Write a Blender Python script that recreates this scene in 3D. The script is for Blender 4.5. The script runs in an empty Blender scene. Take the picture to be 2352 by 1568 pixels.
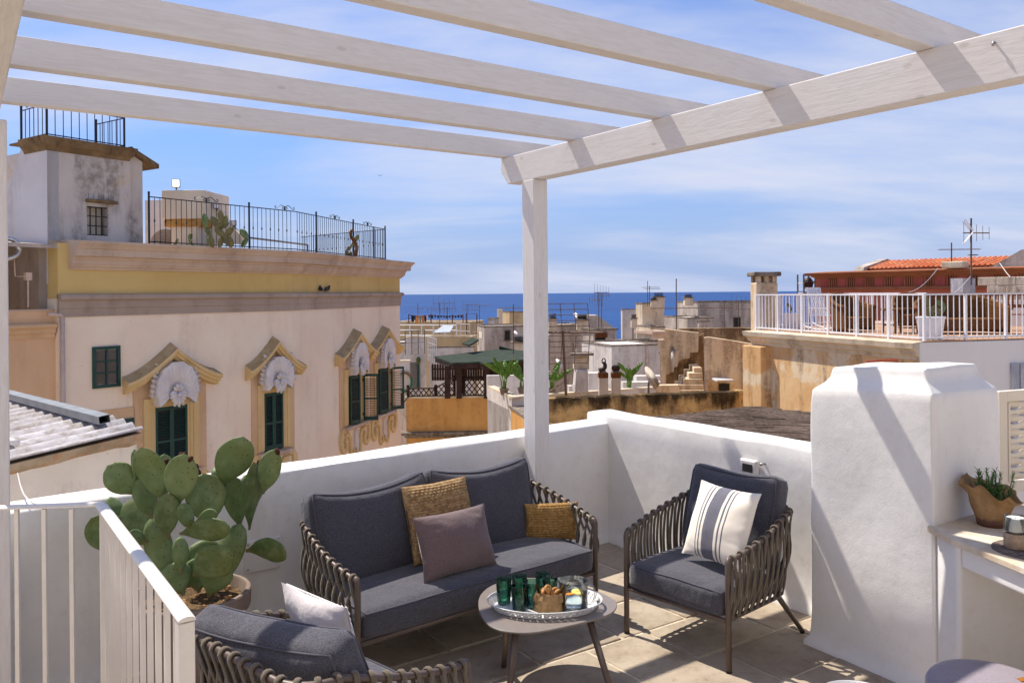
import bpy, bmesh, math, random
from mathutils import Vector as V, Matrix as M, noise as NZ
random.seed(7)
R = math.radians
S = bpy.context.scene
COL = S.collection
# ---------------------------------------------------------------- camera
EYE = 2.05                      # eye height above the terrace floor
FPX, UC, VC = 1881.0, 1176.0, 674.0   # focal length and principal point on a 2352 x 1568 plate
ROLL = R(0.5)
cam_d = bpy.data.cameras.new('camera'); cam = bpy.data.objects.new('camera', cam_d); COL.objects.link(cam)
cam.location = (0, 0, EYE)
cam.rotation_euler = (M.Rotation(R(90), 3, 'X') @ M.Rotation(-ROLL, 3, 'Z')).to_euler()
cam_d.sensor_width = 36.0; cam_d.lens = FPX / 2352 * 36.0
cam_d.shift_y = (VC - 784.0) / 2352
cam_d.clip_start = 0.05; cam_d.clip_end = 90000
S.camera = cam
# ---------------------------------------------------------------- sky and sun
SUN_EL = R(57); SUN_DIR = V((-0.743, 0.669, 0)).normalized()   # horizontal bearing of the sun
SUN_AZ = math.atan2(SUN_DIR.x, SUN_DIR.y)
S.world = bpy.data.worlds.new('World'); S.world.use_nodes = True
wn, wl = S.world.node_tree.nodes, S.world.node_tree.links
wn.clear()
def wnode(t, **k):
    n = wn.new(t)
    for a, b in k.items(): setattr(n, a, b)
    return n
sky = wnode('ShaderNodeTexSky', sky_type='NISHITA', sun_disc=False, sun_elevation=SUN_EL, sun_rotation=SUN_AZ,
            altitude=15, air_density=1.0, dust_density=0.1, ozone_density=2.5)
tc = wnode('ShaderNodeTexCoord'); sep = wnode('ShaderNodeSeparateXYZ'); wl.new(tc.outputs['Generated'], sep.inputs[0])
zc = wnode('ShaderNodeMath', operation='ADD'); wl.new(sep.outputs['Z'], zc.inputs[0]); zc.inputs[1].default_value = 0.22
zm = wnode('ShaderNodeMath', operation='MAXIMUM'); wl.new(zc.outputs[0], zm.inputs[0]); zm.inputs[1].default_value = 0.03
dv = wnode('ShaderNodeVectorMath', operation='DIVIDE'); wl.new(tc.outputs['Generated'], dv.inputs[0])
cmb = wnode('ShaderNodeCombineXYZ')
for k in range(3): wl.new(zm.outputs[0], cmb.inputs[k])
wl.new(cmb.outputs[0], dv.inputs[1])
mp = wnode('ShaderNodeMapping'); mp.inputs['Rotation'].default_value = (0, 0, R(38)); mp.inputs['Scale'].default_value = (0.5, 1.25, 0.3)
mp.inputs['Location'].default_value = (3.3, 1.2, 0)
wl.new(dv.outputs[0], mp.inputs['Vector'])
n1 = wnode('ShaderNodeTexNoise'); n1.inputs['Scale'].default_value = 0.85; n1.inputs['Detail'].default_value = 9; n1.inputs['Roughness'].default_value = 0.52; n1.inputs['Distortion'].default_value = 0.35
n2 = wnode('ShaderNodeTexNoise'); n2.inputs['Scale'].default_value = 2.6; n2.inputs['Detail'].default_value = 8; n2.inputs['Roughness'].default_value = 0.6
wl.new(mp.outputs[0], n1.inputs['Vector']); wl.new(mp.outputs[0], n2.inputs['Vector'])
r1 = wnode('ShaderNodeMapRange'); r1.inputs[1].default_value = 0.39; r1.inputs[2].default_value = 0.63; wl.new(n1.outputs[0], r1.inputs[0]); r1.interpolation_type = 'SMOOTHSTEP'
r2 = wnode('ShaderNodeMapRange'); r2.inputs[1].default_value = 0.30; r2.inputs[2].default_value = 0.68; r2.inputs[3].default_value = 0.40; wl.new(n2.outputs[0], r2.inputs[0])
cm = wnode('ShaderNodeMath', operation='MULTIPLY'); wl.new(r1.outputs[0], cm.inputs[0]); wl.new(r2.outputs[0], cm.inputs[1])
cs = wnode('ShaderNodeMath', operation='MULTIPLY'); cs.name = 'cloud_amount'; wl.new(cm.outputs[0], cs.inputs[0]); cs.inputs[1].default_value = 0.95
mixc = wnode('ShaderNodeMixRGB'); mixc.name = 'cloud_mix'; wl.new(cs.outputs[0], mixc.inputs[0]); mixc.inputs[2].default_value = (5.2, 5.5, 6.6, 1)
tint = wnode('ShaderNodeMixRGB', blend_type='MULTIPLY'); tint.inputs[0].default_value = 1; tint.inputs[2].default_value = (0.56, 0.76, 1.14, 1); wl.new(sky.outputs[0], tint.inputs[1])
hz = wnode('ShaderNodeMapRange', interpolation_type='SMOOTHSTEP'); hz.inputs[1].default_value = 0.30; hz.inputs[2].default_value = -0.02; hz.inputs[4].default_value = 0.97; wl.new(sep.outputs['Z'], hz.inputs[0])
hmix = wnode('ShaderNodeMixRGB'); wl.new(hz.outputs[0], hmix.inputs[0]); wl.new(tint.outputs[0], hmix.inputs[1]); hmix.inputs[2].default_value = (2.8, 3.6, 5.7, 1)
wl.new(hmix.outputs[0], mixc.inputs[1])
bg = wnode('ShaderNodeBackground'); bg.inputs['Strength'].default_value = 0.06
wl.new(mixc.outputs[0], bg.inputs['Color'])
wo = wnode('ShaderNodeOutputWorld'); wl.new(bg.outputs[0], wo.inputs['Surface'])
sl = bpy.data.lights.new('sun', 'SUN'); sun = bpy.data.objects.new('sun', sl); COL.objects.link(sun)
sl.energy = 2.9; sl.angle = R(0.53); sl.color = (1.0, 0.93, 0.82)
sun.location = (-20, 18, 40)
sd = V((SUN_DIR.x * math.cos(SUN_EL), SUN_DIR.y * math.cos(SUN_EL), math.sin(SUN_EL)))
sun.rotation_euler = sd.to_track_quat('Z', 'Y').to_euler()
S.view_settings.view_transform = 'Standard'; S.view_settings.look = 'None'
S.view_settings.exposure = 1.2; S.view_settings.gamma = 1.0; S.view_settings.use_curve_mapping = False
S.render.engine = 'CYCLES'
S.cycles.use_denoising = True
S.cycles.max_bounces = 8; S.cycles.transparent_max_bounces = 12; S.cycles.transmission_bounces = 8
S.cycles.caustics_reflective = False; S.cycles.caustics_refractive = False
# ---------------------------------------------------------------- placing helpers
CR = M.Rotation(R(90), 3, 'X') @ M.Rotation(-ROLL, 3, 'Z')
def ray(u, v):
    d = CR @ V(((u - UC) / FPX, -(v - VC) / FPX, -1.0))
    return d / d.y
def at(u, v, Y): return V((0, 0, EYE)) + ray(u, v) * Y          # the place seen there, Y metres ahead
def onz(u, v, z=0.0):                                            # the place seen there, on the level z
    d = ray(u, v); return V((0, 0, EYE)) + d * ((z - EYE) / d.z)
def onp(u, v, p, n):
    d = ray(u, v); o = V((0, 0, EYE)); return o + d * ((p - o).dot(n) / d.dot(n))
def lerp(a, b, t): return a + (b - a) * t
# ---------------------------------------------------------------- mesh building
class MB:
    def __init__(s): s.v = []; s.f = []; s.mi = []; s.cur = 0
    def add(s, vs, fs):
        o = len(s.v); s.v += [V(p) for p in vs]
        for f in fs: s.f.append([o + i for i in f]); s.mi.append(s.cur)
        return s
    def box(s, c, d, X=(1, 0, 0), Y=(0, 1, 0), Z=(0, 0, 1)):
        c, X, Y, Z = V(c), V(X) * d[0] / 2, V(Y) * d[1] / 2, V(Z) * d[2] / 2
        vs = [c + X * i + Y * j + Z * k for k in (-1, 1) for j in (-1, 1) for i in (-1, 1)]
        return s.add(vs, [(0, 2, 3, 1), (4, 5, 7, 6), (0, 1, 5, 4), (2, 6, 7, 3), (0, 4, 6, 2), (1, 3, 7, 5)])
    def hexa(s, b, t):          # bottom four, top four, in turn
        return s.add(list(b) + list(t), [(3, 2, 1, 0), (4, 5, 6, 7)] + [(i, (i + 1) % 4, 4 + (i + 1) % 4, 4 + i) for i in range(4)])
    def prism(s, poly, ext):    # a flat outline pushed along a vector
        n = len(poly); e = V(ext); p = [V(q) for q in poly]
        return s.add(p + [q + e for q in p], [list(range(n))[::-1], list(range(n, 2 * n))] + [(i, (i + 1) % n, n + (i + 1) % n, n + i) for i in range(n)])
    def tube(s, path, r, n=8, cap=True, flat=1.0, up=None, closed=False, xd=None):
        p = [V(q) for q in path]; m = len(p); rr = r if isinstance(r, (list, tuple)) else [r] * m
        rings = []; pu = None
        for i in range(m):
            if closed: t = p[(i + 1) % m] - p[i - 1]
            else: t = p[min(i + 1, m - 1)] - p[max(i - 1, 0)]
            if t.length < 1e-9: t = V((0, 0, 1))
            t.normalize()
            a = V(up) if up is not None else (pu if pu is not None else (V((0, 0, 1)) if abs(t.z) < .9 else V((1, 0, 0))))
            x = t.cross(a)
            if x.length < 1e-6: x = t.orthogonal()
            x.normalize()
            if xd is not None: x = (V(xd) - t * t.dot(V(xd))).normalized()
            y = x.cross(t); pu = y
            rings.append([p[i] + (x * math.cos(2 * math.pi * k / n) + y * math.sin(2 * math.pi * k / n) * flat) * rr[i] for k in range(n)])
        vs = [q for g in rings for q in g]; fs = []
        for i in range(m if closed else m - 1):
            j = (i + 1) % m
            for k in range(n): fs.append((i * n + k, i * n + (k + 1) % n, j * n + (k + 1) % n, j * n + k))
        if cap and not closed: fs += [list(range(n))[::-1], [(m - 1) * n + k for k in range(n)]]
        return s.add(vs, fs)
    def lathe(s, prof, n=32, c=(0, 0, 0), sx=1, sy=1, wob=None):
        c = V(c); vs = []; fs = []
        for r, z in prof:
            for k in range(n):
                a = 2 * math.pi * k / n; w = wob(a, z) if wob else 1
                vs.append(c + V((r * w * sx * math.cos(a), r * w * sy * math.sin(a), z)))
        for i in range(len(prof) - 1):
            for k in range(n): fs.append((i * n + k, i * n + (k + 1) % n, (i + 1) * n + (k + 1) % n, (i + 1) * n + k))
        if prof[0][0] > 1e-4: fs.append([k for k in range(n)][::-1])
        if prof[-1][0] > 1e-4: fs.append([(len(prof) - 1) * n + k for k in range(n)])
        return s.add(vs, fs)
    def grid(s, fn, nu, nv, cu=False):
        vs = [fn(i / nu if not cu else i / nu, j / nv) for j in range(nv + 1) for i in range(nu + (0 if cu else 1))]
        w = nu + (0 if cu else 1)
        return s.add(vs, [(j * w + i, j * w + (i + 1) % w, (j + 1) * w + (i + 1) % w, (j + 1) * w + i) for j in range(nv) for i in range(nu)])
    def ball(s, c, r, n=10, m=6):
        r = r if isinstance(r, (tuple, list)) else (r, r, r); c = V(c)
        return s.grid(lambda a, b: c + V((r[0] * math.sin(b * math.pi) * math.cos(a * 2 * math.pi), r[1] * math.sin(b * math.pi) * math.sin(a * 2 * math.pi), -r[2] * math.cos(b * math.pi))), n, m, True)
    def sweep(s, path, prof, up=(0, 0, 1), side=None, cap=True):
        """profile (out, up) carried along a level path; out is the right-hand side of travel; mitred"""
        p = [V(q) for q in path]; m = len(p); k = len(prof); vs = []
        for i in range(m):
            a = (p[i] - p[i - 1]).normalized() if i else None
            b = (p[i + 1] - p[i]).normalized() if i < m - 1 else None
            a = a or b; b = b or a
            na = V((a.y, -a.x, 0)); nb = V((b.y, -b.x, 0)); n = na + nb; n = n / max(n.dot(na), .2)
            for (o, h) in prof: vs.append(p[i] + n * o + V((0, 0, h)))
        fs = [(i * k + j, i * k + (j + 1) % k, (i + 1) * k + (j + 1) % k, (i + 1) * k + j) for i in range(m - 1) for j in range(k)]
        if cap: fs += [list(range(k)), [(m - 1) * k + j for j in range(k)][::-1]]
        return s.add(vs, fs)
    def mesh(s, name, smooth=False):
        me = bpy.data.meshes.new(name); me.from_pydata([tuple(q) for q in s.v], [], s.f)
        bm = bmesh.new(); bm.from_mesh(me); bmesh.ops.recalc_face_normals(bm, faces=bm.faces); bm.to_mesh(me); bm.free()
        if smooth: me.shade_smooth()
        return me
    def build(s, name, mat, parent=None, world=True, smooth=False, bev=0, seg=2, auto=None, sub=0):
        if parent is not None and world:
            iv = WM[parent.name].inverted(); s.v = [iv @ q for q in s.v]
        me = s.mesh(name, smooth)
        mats = mat if isinstance(mat, list) else [mat]
        for q in mats: me.materials.append(q)
        if len(mats) > 1: me.polygons.foreach_set('material_index', s.mi)
        return link(name, me, parent, bev, seg, auto, sub)
WM = {}                     # world matrix of every object made
def link(name, me, parent=None, bev=0, seg=2, auto=None, sub=0, mw=None):
    o = bpy.data.objects.new(name, me); COL.objects.link(o)
    if parent is not None: o.parent = parent
    if mw is not None: o.matrix_local = mw
    WM[o.name] = (WM[parent.name] if parent is not None else M.Identity(4)) @ (mw or M.Identity(4))
    if sub:
        m = o.modifiers.new('subdivision', 'SUBSURF'); m.levels = m.render_levels = sub
    if bev:
        m = o.modifiers.new('bevel', 'BEVEL'); m.width = bev; m.segments = seg; m.limit_method = 'ANGLE'; m.angle_limit = R(35)
    if auto is not None and me is not None:
        me.shade_smooth(); me.set_sharp_from_angle(angle=R(auto))
    return o
def tag(o, label=None, cat=None, group=None, kind=None):
    if label: o['label'] = label
    if cat: o['category'] = cat; kind = kind or 'thing'
    if group: o['group'] = group
    if kind: o['kind'] = kind
    return o
def thing(name, label, cat, loc=(0, 0, 0), rz=0, group=None, mw=None):
    o = bpy.data.objects.new(name, None); COL.objects.link(o); o.empty_display_size = .1
    mw = mw or (M.Translation(V(loc)) @ M.Rotation(rz, 4, 'Z')); o.matrix_world = mw; WM[o.name] = mw.copy()
    return tag(o, label, cat, group)
def copy_tree(o, parent=None, mw=None):
    c = o.copy(); COL.objects.link(c); c.parent = parent
    if mw is not None: c.matrix_local = mw
    WM[c.name] = (WM[parent.name] if parent is not None else M.Identity(4)) @ c.matrix_local
    for ch in list(o.children): copy_tree(ch, c)
    return c
def place(name, me, parent, p, X, Y=None, Z=None):      # a shared mesh set at p with given axes (in the parent's space if local)
    X = V(X).normalized(); Z = V(Z if Z else (0, 0, 1)); Y = V(Y) if Y else Z.cross(X).normalized(); Z = X.cross(Y)
    mw = M.Identity(4)
    for i in range(3): mw[i][0], mw[i][1], mw[i][2], mw[i][3] = X[i], Y[i], Z[i], p[i]
    if parent is not None: mw = WM[parent.name].inverted() @ mw
    return link(name, me, parent, mw=mw)
def frame(o, X, Z=(0, 0, 1)):
    X = V(X).normalized(); Z = V(Z).normalized(); Y = Z.cross(X).normalized(); Z = X.cross(Y); m = M.Identity(4)
    for i in range(3): m[i][0], m[i][1], m[i][2], m[i][3] = X[i], Y[i], Z[i], o[i]
    return m
# ---------------------------------------------------------------- materials
def srgb(h):
    if isinstance(h, (tuple, list)): return (*h[:3], 1)
    c = [int(h[i:i + 2], 16) / 255 for i in (0, 2, 4)]
    return tuple(x / 12.92 if x <= .04045 else ((x + .055) / 1.055) ** 2.4 for x in c) + (1,)
class Mat:
    def __init__(s, name, rough=.8, spec=.3, metal=0):
        s.m = bpy.data.materials.new(name); s.m.use_nodes = True; s.nt = s.m.node_tree; s.n = s.nt.nodes; s.l = s.nt.links
        s.b = s.n['Principled BSDF']; s.b.inputs['Roughness'].default_value = rough; s.b.inputs['Specular IOR Level'].default_value = spec; s.b.inputs['Metallic'].default_value = metal
        s.tc = None
    def co(s, scale=(1, 1, 1), space='Object', rot=(0, 0, 0)):
        if s.tc is None: s.tc = s.n.new('ShaderNodeTexCoord')
        if space == 'World':
            g = s.n.new('ShaderNodeNewGeometry'); src = g.outputs['Position']
        else: src = s.tc.outputs[space]
        mp = s.n.new('ShaderNodeMapping'); mp.inputs['Scale'].default_value = scale; mp.inputs['Rotation'].default_value = rot
        s.l.new(src, mp.inputs[0]); return mp.outputs[0]
    def noise(s, scale, detail=5, rough=.55, stretch=(1, 1, 1), space='World', dist=0):
        n = s.n.new('ShaderNodeTexNoise'); n.inputs['Scale'].default_value = scale; n.inputs['Detail'].default_value = detail; n.inputs['Roughness'].default_value = rough; n.inputs['Distortion'].default_value = dist
        s.l.new(s.co(stretch, space), n.inputs['Vector']); return n.outputs[0]
    def ramp(s, x, lo, hi, a=0, b=1, smooth=True):
        n = s.n.new('ShaderNodeMapRange'); n.inputs[1].default_value = lo; n.inputs[2].default_value = hi; n.inputs[3].default_value = a; n.inputs[4].default_value = b
        if smooth: n.interpolation_type = 'SMOOTHSTEP'
        s.l.new(x, n.inputs[0]); return n.outputs[0]
    def math(s, op, a, b=0):
        n = s.n.new('ShaderNodeMath'); n.operation = op
        for i, q in enumerate((a, b)):
            if isinstance(q, (int, float)): n.inputs[i].default_value = q
            else: s.l.new(q, n.inputs[i])
        return n.outputs[0]
    def mix(s, f, a, b, mode='MIX'):
        n = s.n.new('ShaderNodeMixRGB'); n.blend_type = mode
        for i, q in enumerate((f, a, b)):
            if isinstance(q, (int, float)): n.inputs[i].default_value = q
            elif isinstance(q, str): n.inputs[i].default_value = srgb(q)
            elif isinstance(q, tuple): n.inputs[i].default_value = (*q[:3], 1)
            else: s.l.new(q, n.inputs[i])
        return n.outputs[0]
    def color(s, c):
        if isinstance(c, (str, tuple)): s.b.inputs['Base Color'].default_value = srgb(c)
        else: s.l.new(c, s.b.inputs['Base Color'])
        return s
    def bump(s, h, strength=.3, dist=.01):
        n = s.n.new('ShaderNodeBump'); n.inputs['Strength'].default_value = strength; n.inputs['Distance'].default_value = dist
        prev = s.b.inputs['Normal'].links
        if prev: s.l.new(prev[0].from_socket, n.inputs['Normal'])
        s.l.new(h, n.inputs['Height']); s.l.new(n.outputs[0], s.b.inputs['Normal']); return s
    def rough(s, x): s.l.new(x, s.b.inputs['Roughness']); return s
def plain(name, c, rough=.6, spec=.3, metal=0, var=.12, sc=6, bump=0, bsc=60):
    """a solid colour with a little unevenness and grain"""
    m = Mat(name, rough, spec, metal); c = srgb(c)
    n = m.noise(sc, 4, .6)
    m.color(m.mix(m.ramp(n, .3, .7), tuple(x * (1 - var) for x in c[:3]), tuple(min(1, x * (1 + var)) for x in c[:3])))
    if bump: m.bump(m.noise(bsc, 3, .6), bump, .004)
    return m.m
def plaster(name, c, c2, streak=None, amt=.5, sc=1.2, bump=.35, bsc=28, thr=(.48, .68), speck=None, rough=.9, patch=None, pthr=(.55, .62), psc=1.5):
    """limewashed or painted render: blotches, runs of damp and trowel relief"""
    m = Mat(name, rough, .15)
    col = m.mix(m.ramp(m.noise(sc, 6, .6), .3, .7), c, c2)
    if patch: col = m.mix(m.math('MULTIPLY', m.ramp(m.noise(psc, 8, .65, dist=.4), *pthr), .85), col, patch)
    if streak:
        a = m.ramp(m.noise(sc * 2.6, 7, .62, (1, 1, .22)), *thr); b = m.ramp(m.noise(sc * 9, 5, .7), .35, .65, .35, 1)
        col = m.mix(m.math('MULTIPLY', m.math('MULTIPLY', a, b), amt), col, streak)
    if speck: col = m.mix(m.ramp(m.noise(sc * 26, 3, .7), .66, .74, 0, .6), col, speck)
    m.color(col)
    if bump:
        m.bump(m.noise(bsc * .12, 4, .5), bump * .8, .05); m.bump(m.noise(bsc, 5, .6), bump, .006)
    return m.m
# ---------------------------------------------------------------- terrace: shared directions
rd = V((0.828, 0.561, 0)).normalized(); ed = V((rd.y, -rd.x, 0))     # along the rafters / along the main beams
ZUP = V((0, 0, 1))
MT = {}
def whitewash(name, base, dirt, wrel=.5, spots=.25):
    m = Mat(name, .92, .12)
    col = m.mix(m.ramp(m.noise(.9, 5, .6), .3, .72), base, tuple(x * .86 for x in srgb(base)[:3]))
    st = m.math('MULTIPLY', m.ramp(m.noise(3.2, 7, .65, (1, 1, .12)), .54, .8), spots)
    col = m.mix(st, col, dirt)
    col = m.mix(m.ramp(m.noise(60, 3, .6), .68, .78, 0, spots), col, dirt)
    col = m.mix(m.ramp(m.noise(13, 6, .7), .5, .75, 0, .22), col, dirt)
    cr = m.n.new('ShaderNodeTexVoronoi'); cr.feature = 'DISTANCE_TO_EDGE'; cr.inputs['Scale'].default_value = 1.3; wv = m.n.new('ShaderNodeVectorMath'); wv.operation = 'ADD'; nc = m.n.new('ShaderNodeTexNoise'); nc.inputs['Scale'].default_value = 5; nc.inputs['Detail'].default_value = 5; gp = m.co((1, 1, 1), 'World'); m.l.new(gp, nc.inputs['Vector']); m.l.new(gp, wv.inputs[0]); m.l.new(nc.outputs['Color'], wv.inputs[1]); m.l.new(wv.outputs[0], cr.inputs['Vector'])
    crk = m.math('MULTIPLY', m.ramp(cr.outputs['Distance'], .0, .006, 1, 0), m.ramp(m.noise(1.1, 3, .5), .52, .62)); col = m.mix(m.math('MULTIPLY', crk, .14), col, '8A7C6C')
    # worn, sandy patches where rain sits on flat tops
    g = m.n.new('ShaderNodeNewGeometry'); sp = m.n.new('ShaderNodeSeparateXYZ'); m.l.new(g.outputs['Normal'], sp.inputs[0])
    fl = m.math('MULTIPLY', m.ramp(sp.outputs[2], .8, .98), m.ramp(m.noise(7, 7, .7), .5, .72, 0, .42))
    col = m.mix(fl, col, 'C9AE7E')
    m.color(col)
    m.bump(m.noise(2.2, 3, .5), wrel * .5, .05)
    m.bump(m.noise(26, 4, .55, (1, 1, .7), dist=.6), wrel * .30, .006)
    m.bump(m.noise(110, 4, .6), wrel * .5, .003)
    return m.m
MT['wall_white'] = whitewash('whitewashed_plaster', 'E5E2DF', 'B5A48E', .5, .4)
MT['block_white'] = whitewash('chimney_limewash', 'E9E7E5', 'C2B29C', .6, .2)
def wood_white():
    m = Mat('white_stained_timber', .62, .25)
    c = m.co((1, 9, 9)); w = m.n.new('ShaderNodeTexNoise'); w.inputs['Scale'].default_value = 6; w.inputs['Detail'].default_value = 6; w.inputs['Distortion'].default_value = 1.2; m.l.new(c, w.inputs['Vector'])
    c2 = m.co((.8, 30, 30)); w2 = m.n.new('ShaderNodeTexNoise'); w2.inputs['Scale'].default_value = 5; w2.inputs['Detail'].default_value = 4; m.l.new(c2, w2.inputs['Vector'])
    col = m.mix(m.ramp(w.outputs[0], .35, .7), 'DCD8D6', 'D4CFCC')
    col = m.mix(m.ramp(w2.outputs[0], .5, .75, 0, .3), col, 'CAC4C0')
    vo = m.n.new('ShaderNodeTexVoronoi'); vo.inputs['Scale'].default_value = 1.0; m.l.new(m.co((4.2, 9, 9)), vo.inputs['Vector'])
    col = m.mix(m.ramp(vo.outputs['Distance'], .06, .13, .45, 0), col, 'B4AAA5')
    m.color(col); m.bump(w.outputs[0], .16, .006); m.bump(w2.outputs[0], .15, .002)
    return m.m
MT['timber'] = wood_white()
def stone_floor():
    m = Mat('worn_limestone', .8, .25)
    oi = m.n.new('ShaderNodeObjectInfo')
    col = m.mix(oi.outputs['Random'], '9E9080', 'B2A592')
    col = m.mix(m.ramp(m.noise(2.4, 7, .65), .4, .68, 0, .75), col, '827362')
    col = m.mix(m.ramp(m.noise(14, 6, .7), .54, .72, 0, .55), col, '6A5A4A')
    col = m.mix(m.ramp(m.noise(9, 5, .7), .62, .75, 0, .5), col, 'C4B49C')
    m.color(col); m.bump(m.noise(22, 6, .65), .35, .012); m.bump(m.noise(4, 3, .5), .3, .03)
    return m.m
MT['slab'] = stone_floor()
MT['mortar'] = plaster('pale_mortar', 'D2C6B4', 'B5A690', '7A6A56', .6, 7, .6, 60)
# ---------------------------------------------------------------- walls of our terrace
BW_A, BW_B = onz(23, 1178, .97), onz(1396, 971, .97); BW_A.z = BW_B.z = 0
bwd = (BW_B - BW_A).normalized(); bwn = V((bwd.y, -bwd.x, 0))          # bwn points to the inside
SW_A, SW_B = BW_B.copy(), onz(1780, 1025, 1.02); SW_B.z = 0
swd = (SW_B - SW_A).normalized(); swn = V((swd.y, -swd.x, 0))          # inside
def plwall(name, p0, p1, t, hs, mat, nin, zb=-9, n=40, amp=.006, seed=0, fillet=True):
    """hand-plastered parapet: inner face along p0-p1, thickness away from nin, soft edges"""
    d = (p1 - p0); b = MB(); r = .018
    def prof(h):
        q = ([(.05, -.01), (.045, .02), (.02, .05), (.004, .1)] if fillet else [(0, -.01)]) + [(0, .3), (0, .6), (0, h - r - .12), (0, h - r), (-.3 * r, h - .3 * r), (-r, h), (-t * .35, h + .004), (-t * .65, h + .004), (-t + r, h), (-t + .3 * r, h - .3 * r), (-t, h - r), (-t, .2), (-t, zb)]
        return q
    k = len(prof(1))
    for i in range(n + 1):
        f = i / n; h = hs[0] + (hs[1] - hs[0]) * f
        for j, (o, z) in enumerate(prof(h)):
            p = p0 + d * f + nin * o + ZUP * z
            q = NZ.noise(p * 1.7 + V((seed, 0, 0))) * amp * 1.6 + NZ.noise(p * 5 + V((0, seed, 0))) * amp * .7
            if z > .01: p = p + nin * q + (ZUP * NZ.noise(V((f * d.length * 1.3, seed, j // 9))) * amp * 2.0 if z > .7 else V((0, 0, 0)))
            b.v.append(p)
    for i in range(n):
        for j in range(k - 1): b.f.append([i * k + j, i * k + j + 1, (i + 1) * k + j + 1, (i + 1) * k + j]); b.mi.append(0)
    b.f += [list(range(k)), [n * k + j for j in range(k)][::-1]]; b.mi += [0, 0]
    return b.build(name, mat, smooth=True, auto=50)
ob = plwall('parapet_wall', BW_A - bwd * 1.6, BW_B + bwd * .26, .28, (.97, .97), MT['wall_white'], bwn, seed=3)
tag(ob, 'long low white plastered parapet wall running behind the sofa and cactus', 'wall')
SWE = SW_A + swd * 2.75
ob = plwall('parapet_wall', SW_A - swd * .27, SWE, .30, (1.03, 1.03), MT['wall_white'], swn, seed=9, n=34, amp=.009)
tag(ob, 'white plastered side parapet wall behind the striped-pillow armchair', 'wall')
# ---------------------------------------------------------------- floor: mortar bed and stone slabs
def clip(poly, p, n):
    out = []
    for i in range(len(poly)):
        a, b = poly[i - 1], poly[i]; da, db = (a - p).dot(n), (b - p).dot(n)
        if (da >= 0) != (db >= 0): out.append(a + (b - a) * (da / (da - db)))
        if db >= 0: out.append(b)
    return out
fl = MB()
base = [BW_A - bwd * 1.6 + bwn * -.1, BW_B + bwd * .1 - bwn * .1, SWE - swn * .1, SWE + V((1.2, -5.5, 0)), V((-5.5, -2.6, 0))]
fl.prism([p + ZUP * -.006 for p in base][::-1], (0, 0, -.28))
floor = fl.build('terrace_floor', MT['mortar']); tag(floor, kind='structure')
rr = random.Random(11)
q0 = -3.222 - .44 * 8
for row in range(16):
    qa, qb = q0 + .44 * row, q0 + .44 * (row + 1); x = -4.2 + rr.uniform(-.4, 0)
    while x < 5.6:
        w = rr.choice((.46, .52, .6, .66, .74)); g = .0095
        poly = [rd * (x + g) + ed * (qa + g), rd * (x + w - g) + ed * (qa + g), rd * (x + w - g) + ed * (qb - g), rd * (x + g) + ed * (qb - g)]
        poly = [p + V((rr.uniform(-.005, .005), rr.uniform(-.005, .005), 0)) for p in poly]
        poly = clip(clip(poly, BW_A - bwn * .06, bwn), SW_A - swn * .06, swn); x += w
        if len(poly) < 3: continue
        c = sum(poly, V()) / len(poly)
        if c.y < -.6 or c.x < -4.6 or c.x > 4.6: continue
        zt = rr.uniform(-.002, .004)
        b = MB(); b.prism([p + ZUP * -.05 for p in poly], (0, 0, .05 + zt)); b.build('stone_slab', MT['slab'], floor, bev=.007, seg=2)
# ---------------------------------------------------------------- pergola
PC = V((.176, 6.14, 0))
perg = thing('pergola', 'large white timber pergola over the seating area', 'pergola', PC)
ZB, ZT = 2.895, 3.105
def timber(name, p, X, prof, wid, bev=.006):
    """prof in (along X, z); extruded across"""
    mw = frame(p, X); b = MB(); b.prism([(x, -wid / 2, z) for x, z in prof], (0, wid, 0))
    me = b.mesh(name); me.materials.append(MT['timber'])
    return link(name, me, perg, bev=bev, mw=WM[perg.name].inverted() @ mw)
for off, poff in ((0, 0), (-3.483, -3.452)):
    o0 = PC + rd * off
    timber('beam', o0 + ZUP * ZB, ed, [(-.365, .21), (-.365, .105), (-.275, 0), (6.4, 0), (6.4, .21)], .12)
    for s in ((0, 5.9) if off == 0 else (.35, 5.9)):
        mw = frame(PC + rd * poff + ed * s, ZUP, -rd); b = MB(); b.box((ZB / 2, 0, 0), (ZB, .150, .128)); me = b.mesh('post'); me.materials.append(MT['timber'])
        link('post', me, perg, bev=.006, mw=WM[perg.name].inverted() @ mw)
for k in range(9):
    timber('rafter', PC + ed * (-.363 + .0425 + .836 * k) + ZUP * ZT, V((.8113, .5846, 0)), [(-3.75, 0), (.55, 0), (.55, .135), (-3.75, .135)], .085)
b = MB(); b.tube([PC + ed * 3.32 - rd * .055 + ZUP * 3.06, PC + ed * 3.32 - rd * .074 + ZUP * 3.06, PC + ed * 3.32 - rd * .076 + ZUP * 3.045], .005, 8)
MT['steel'] = plain('dull_steel', (.35, .34, .33), .4, .5, .9)
b.build('hook', MT['steel'], perg, smooth=True)
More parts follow.
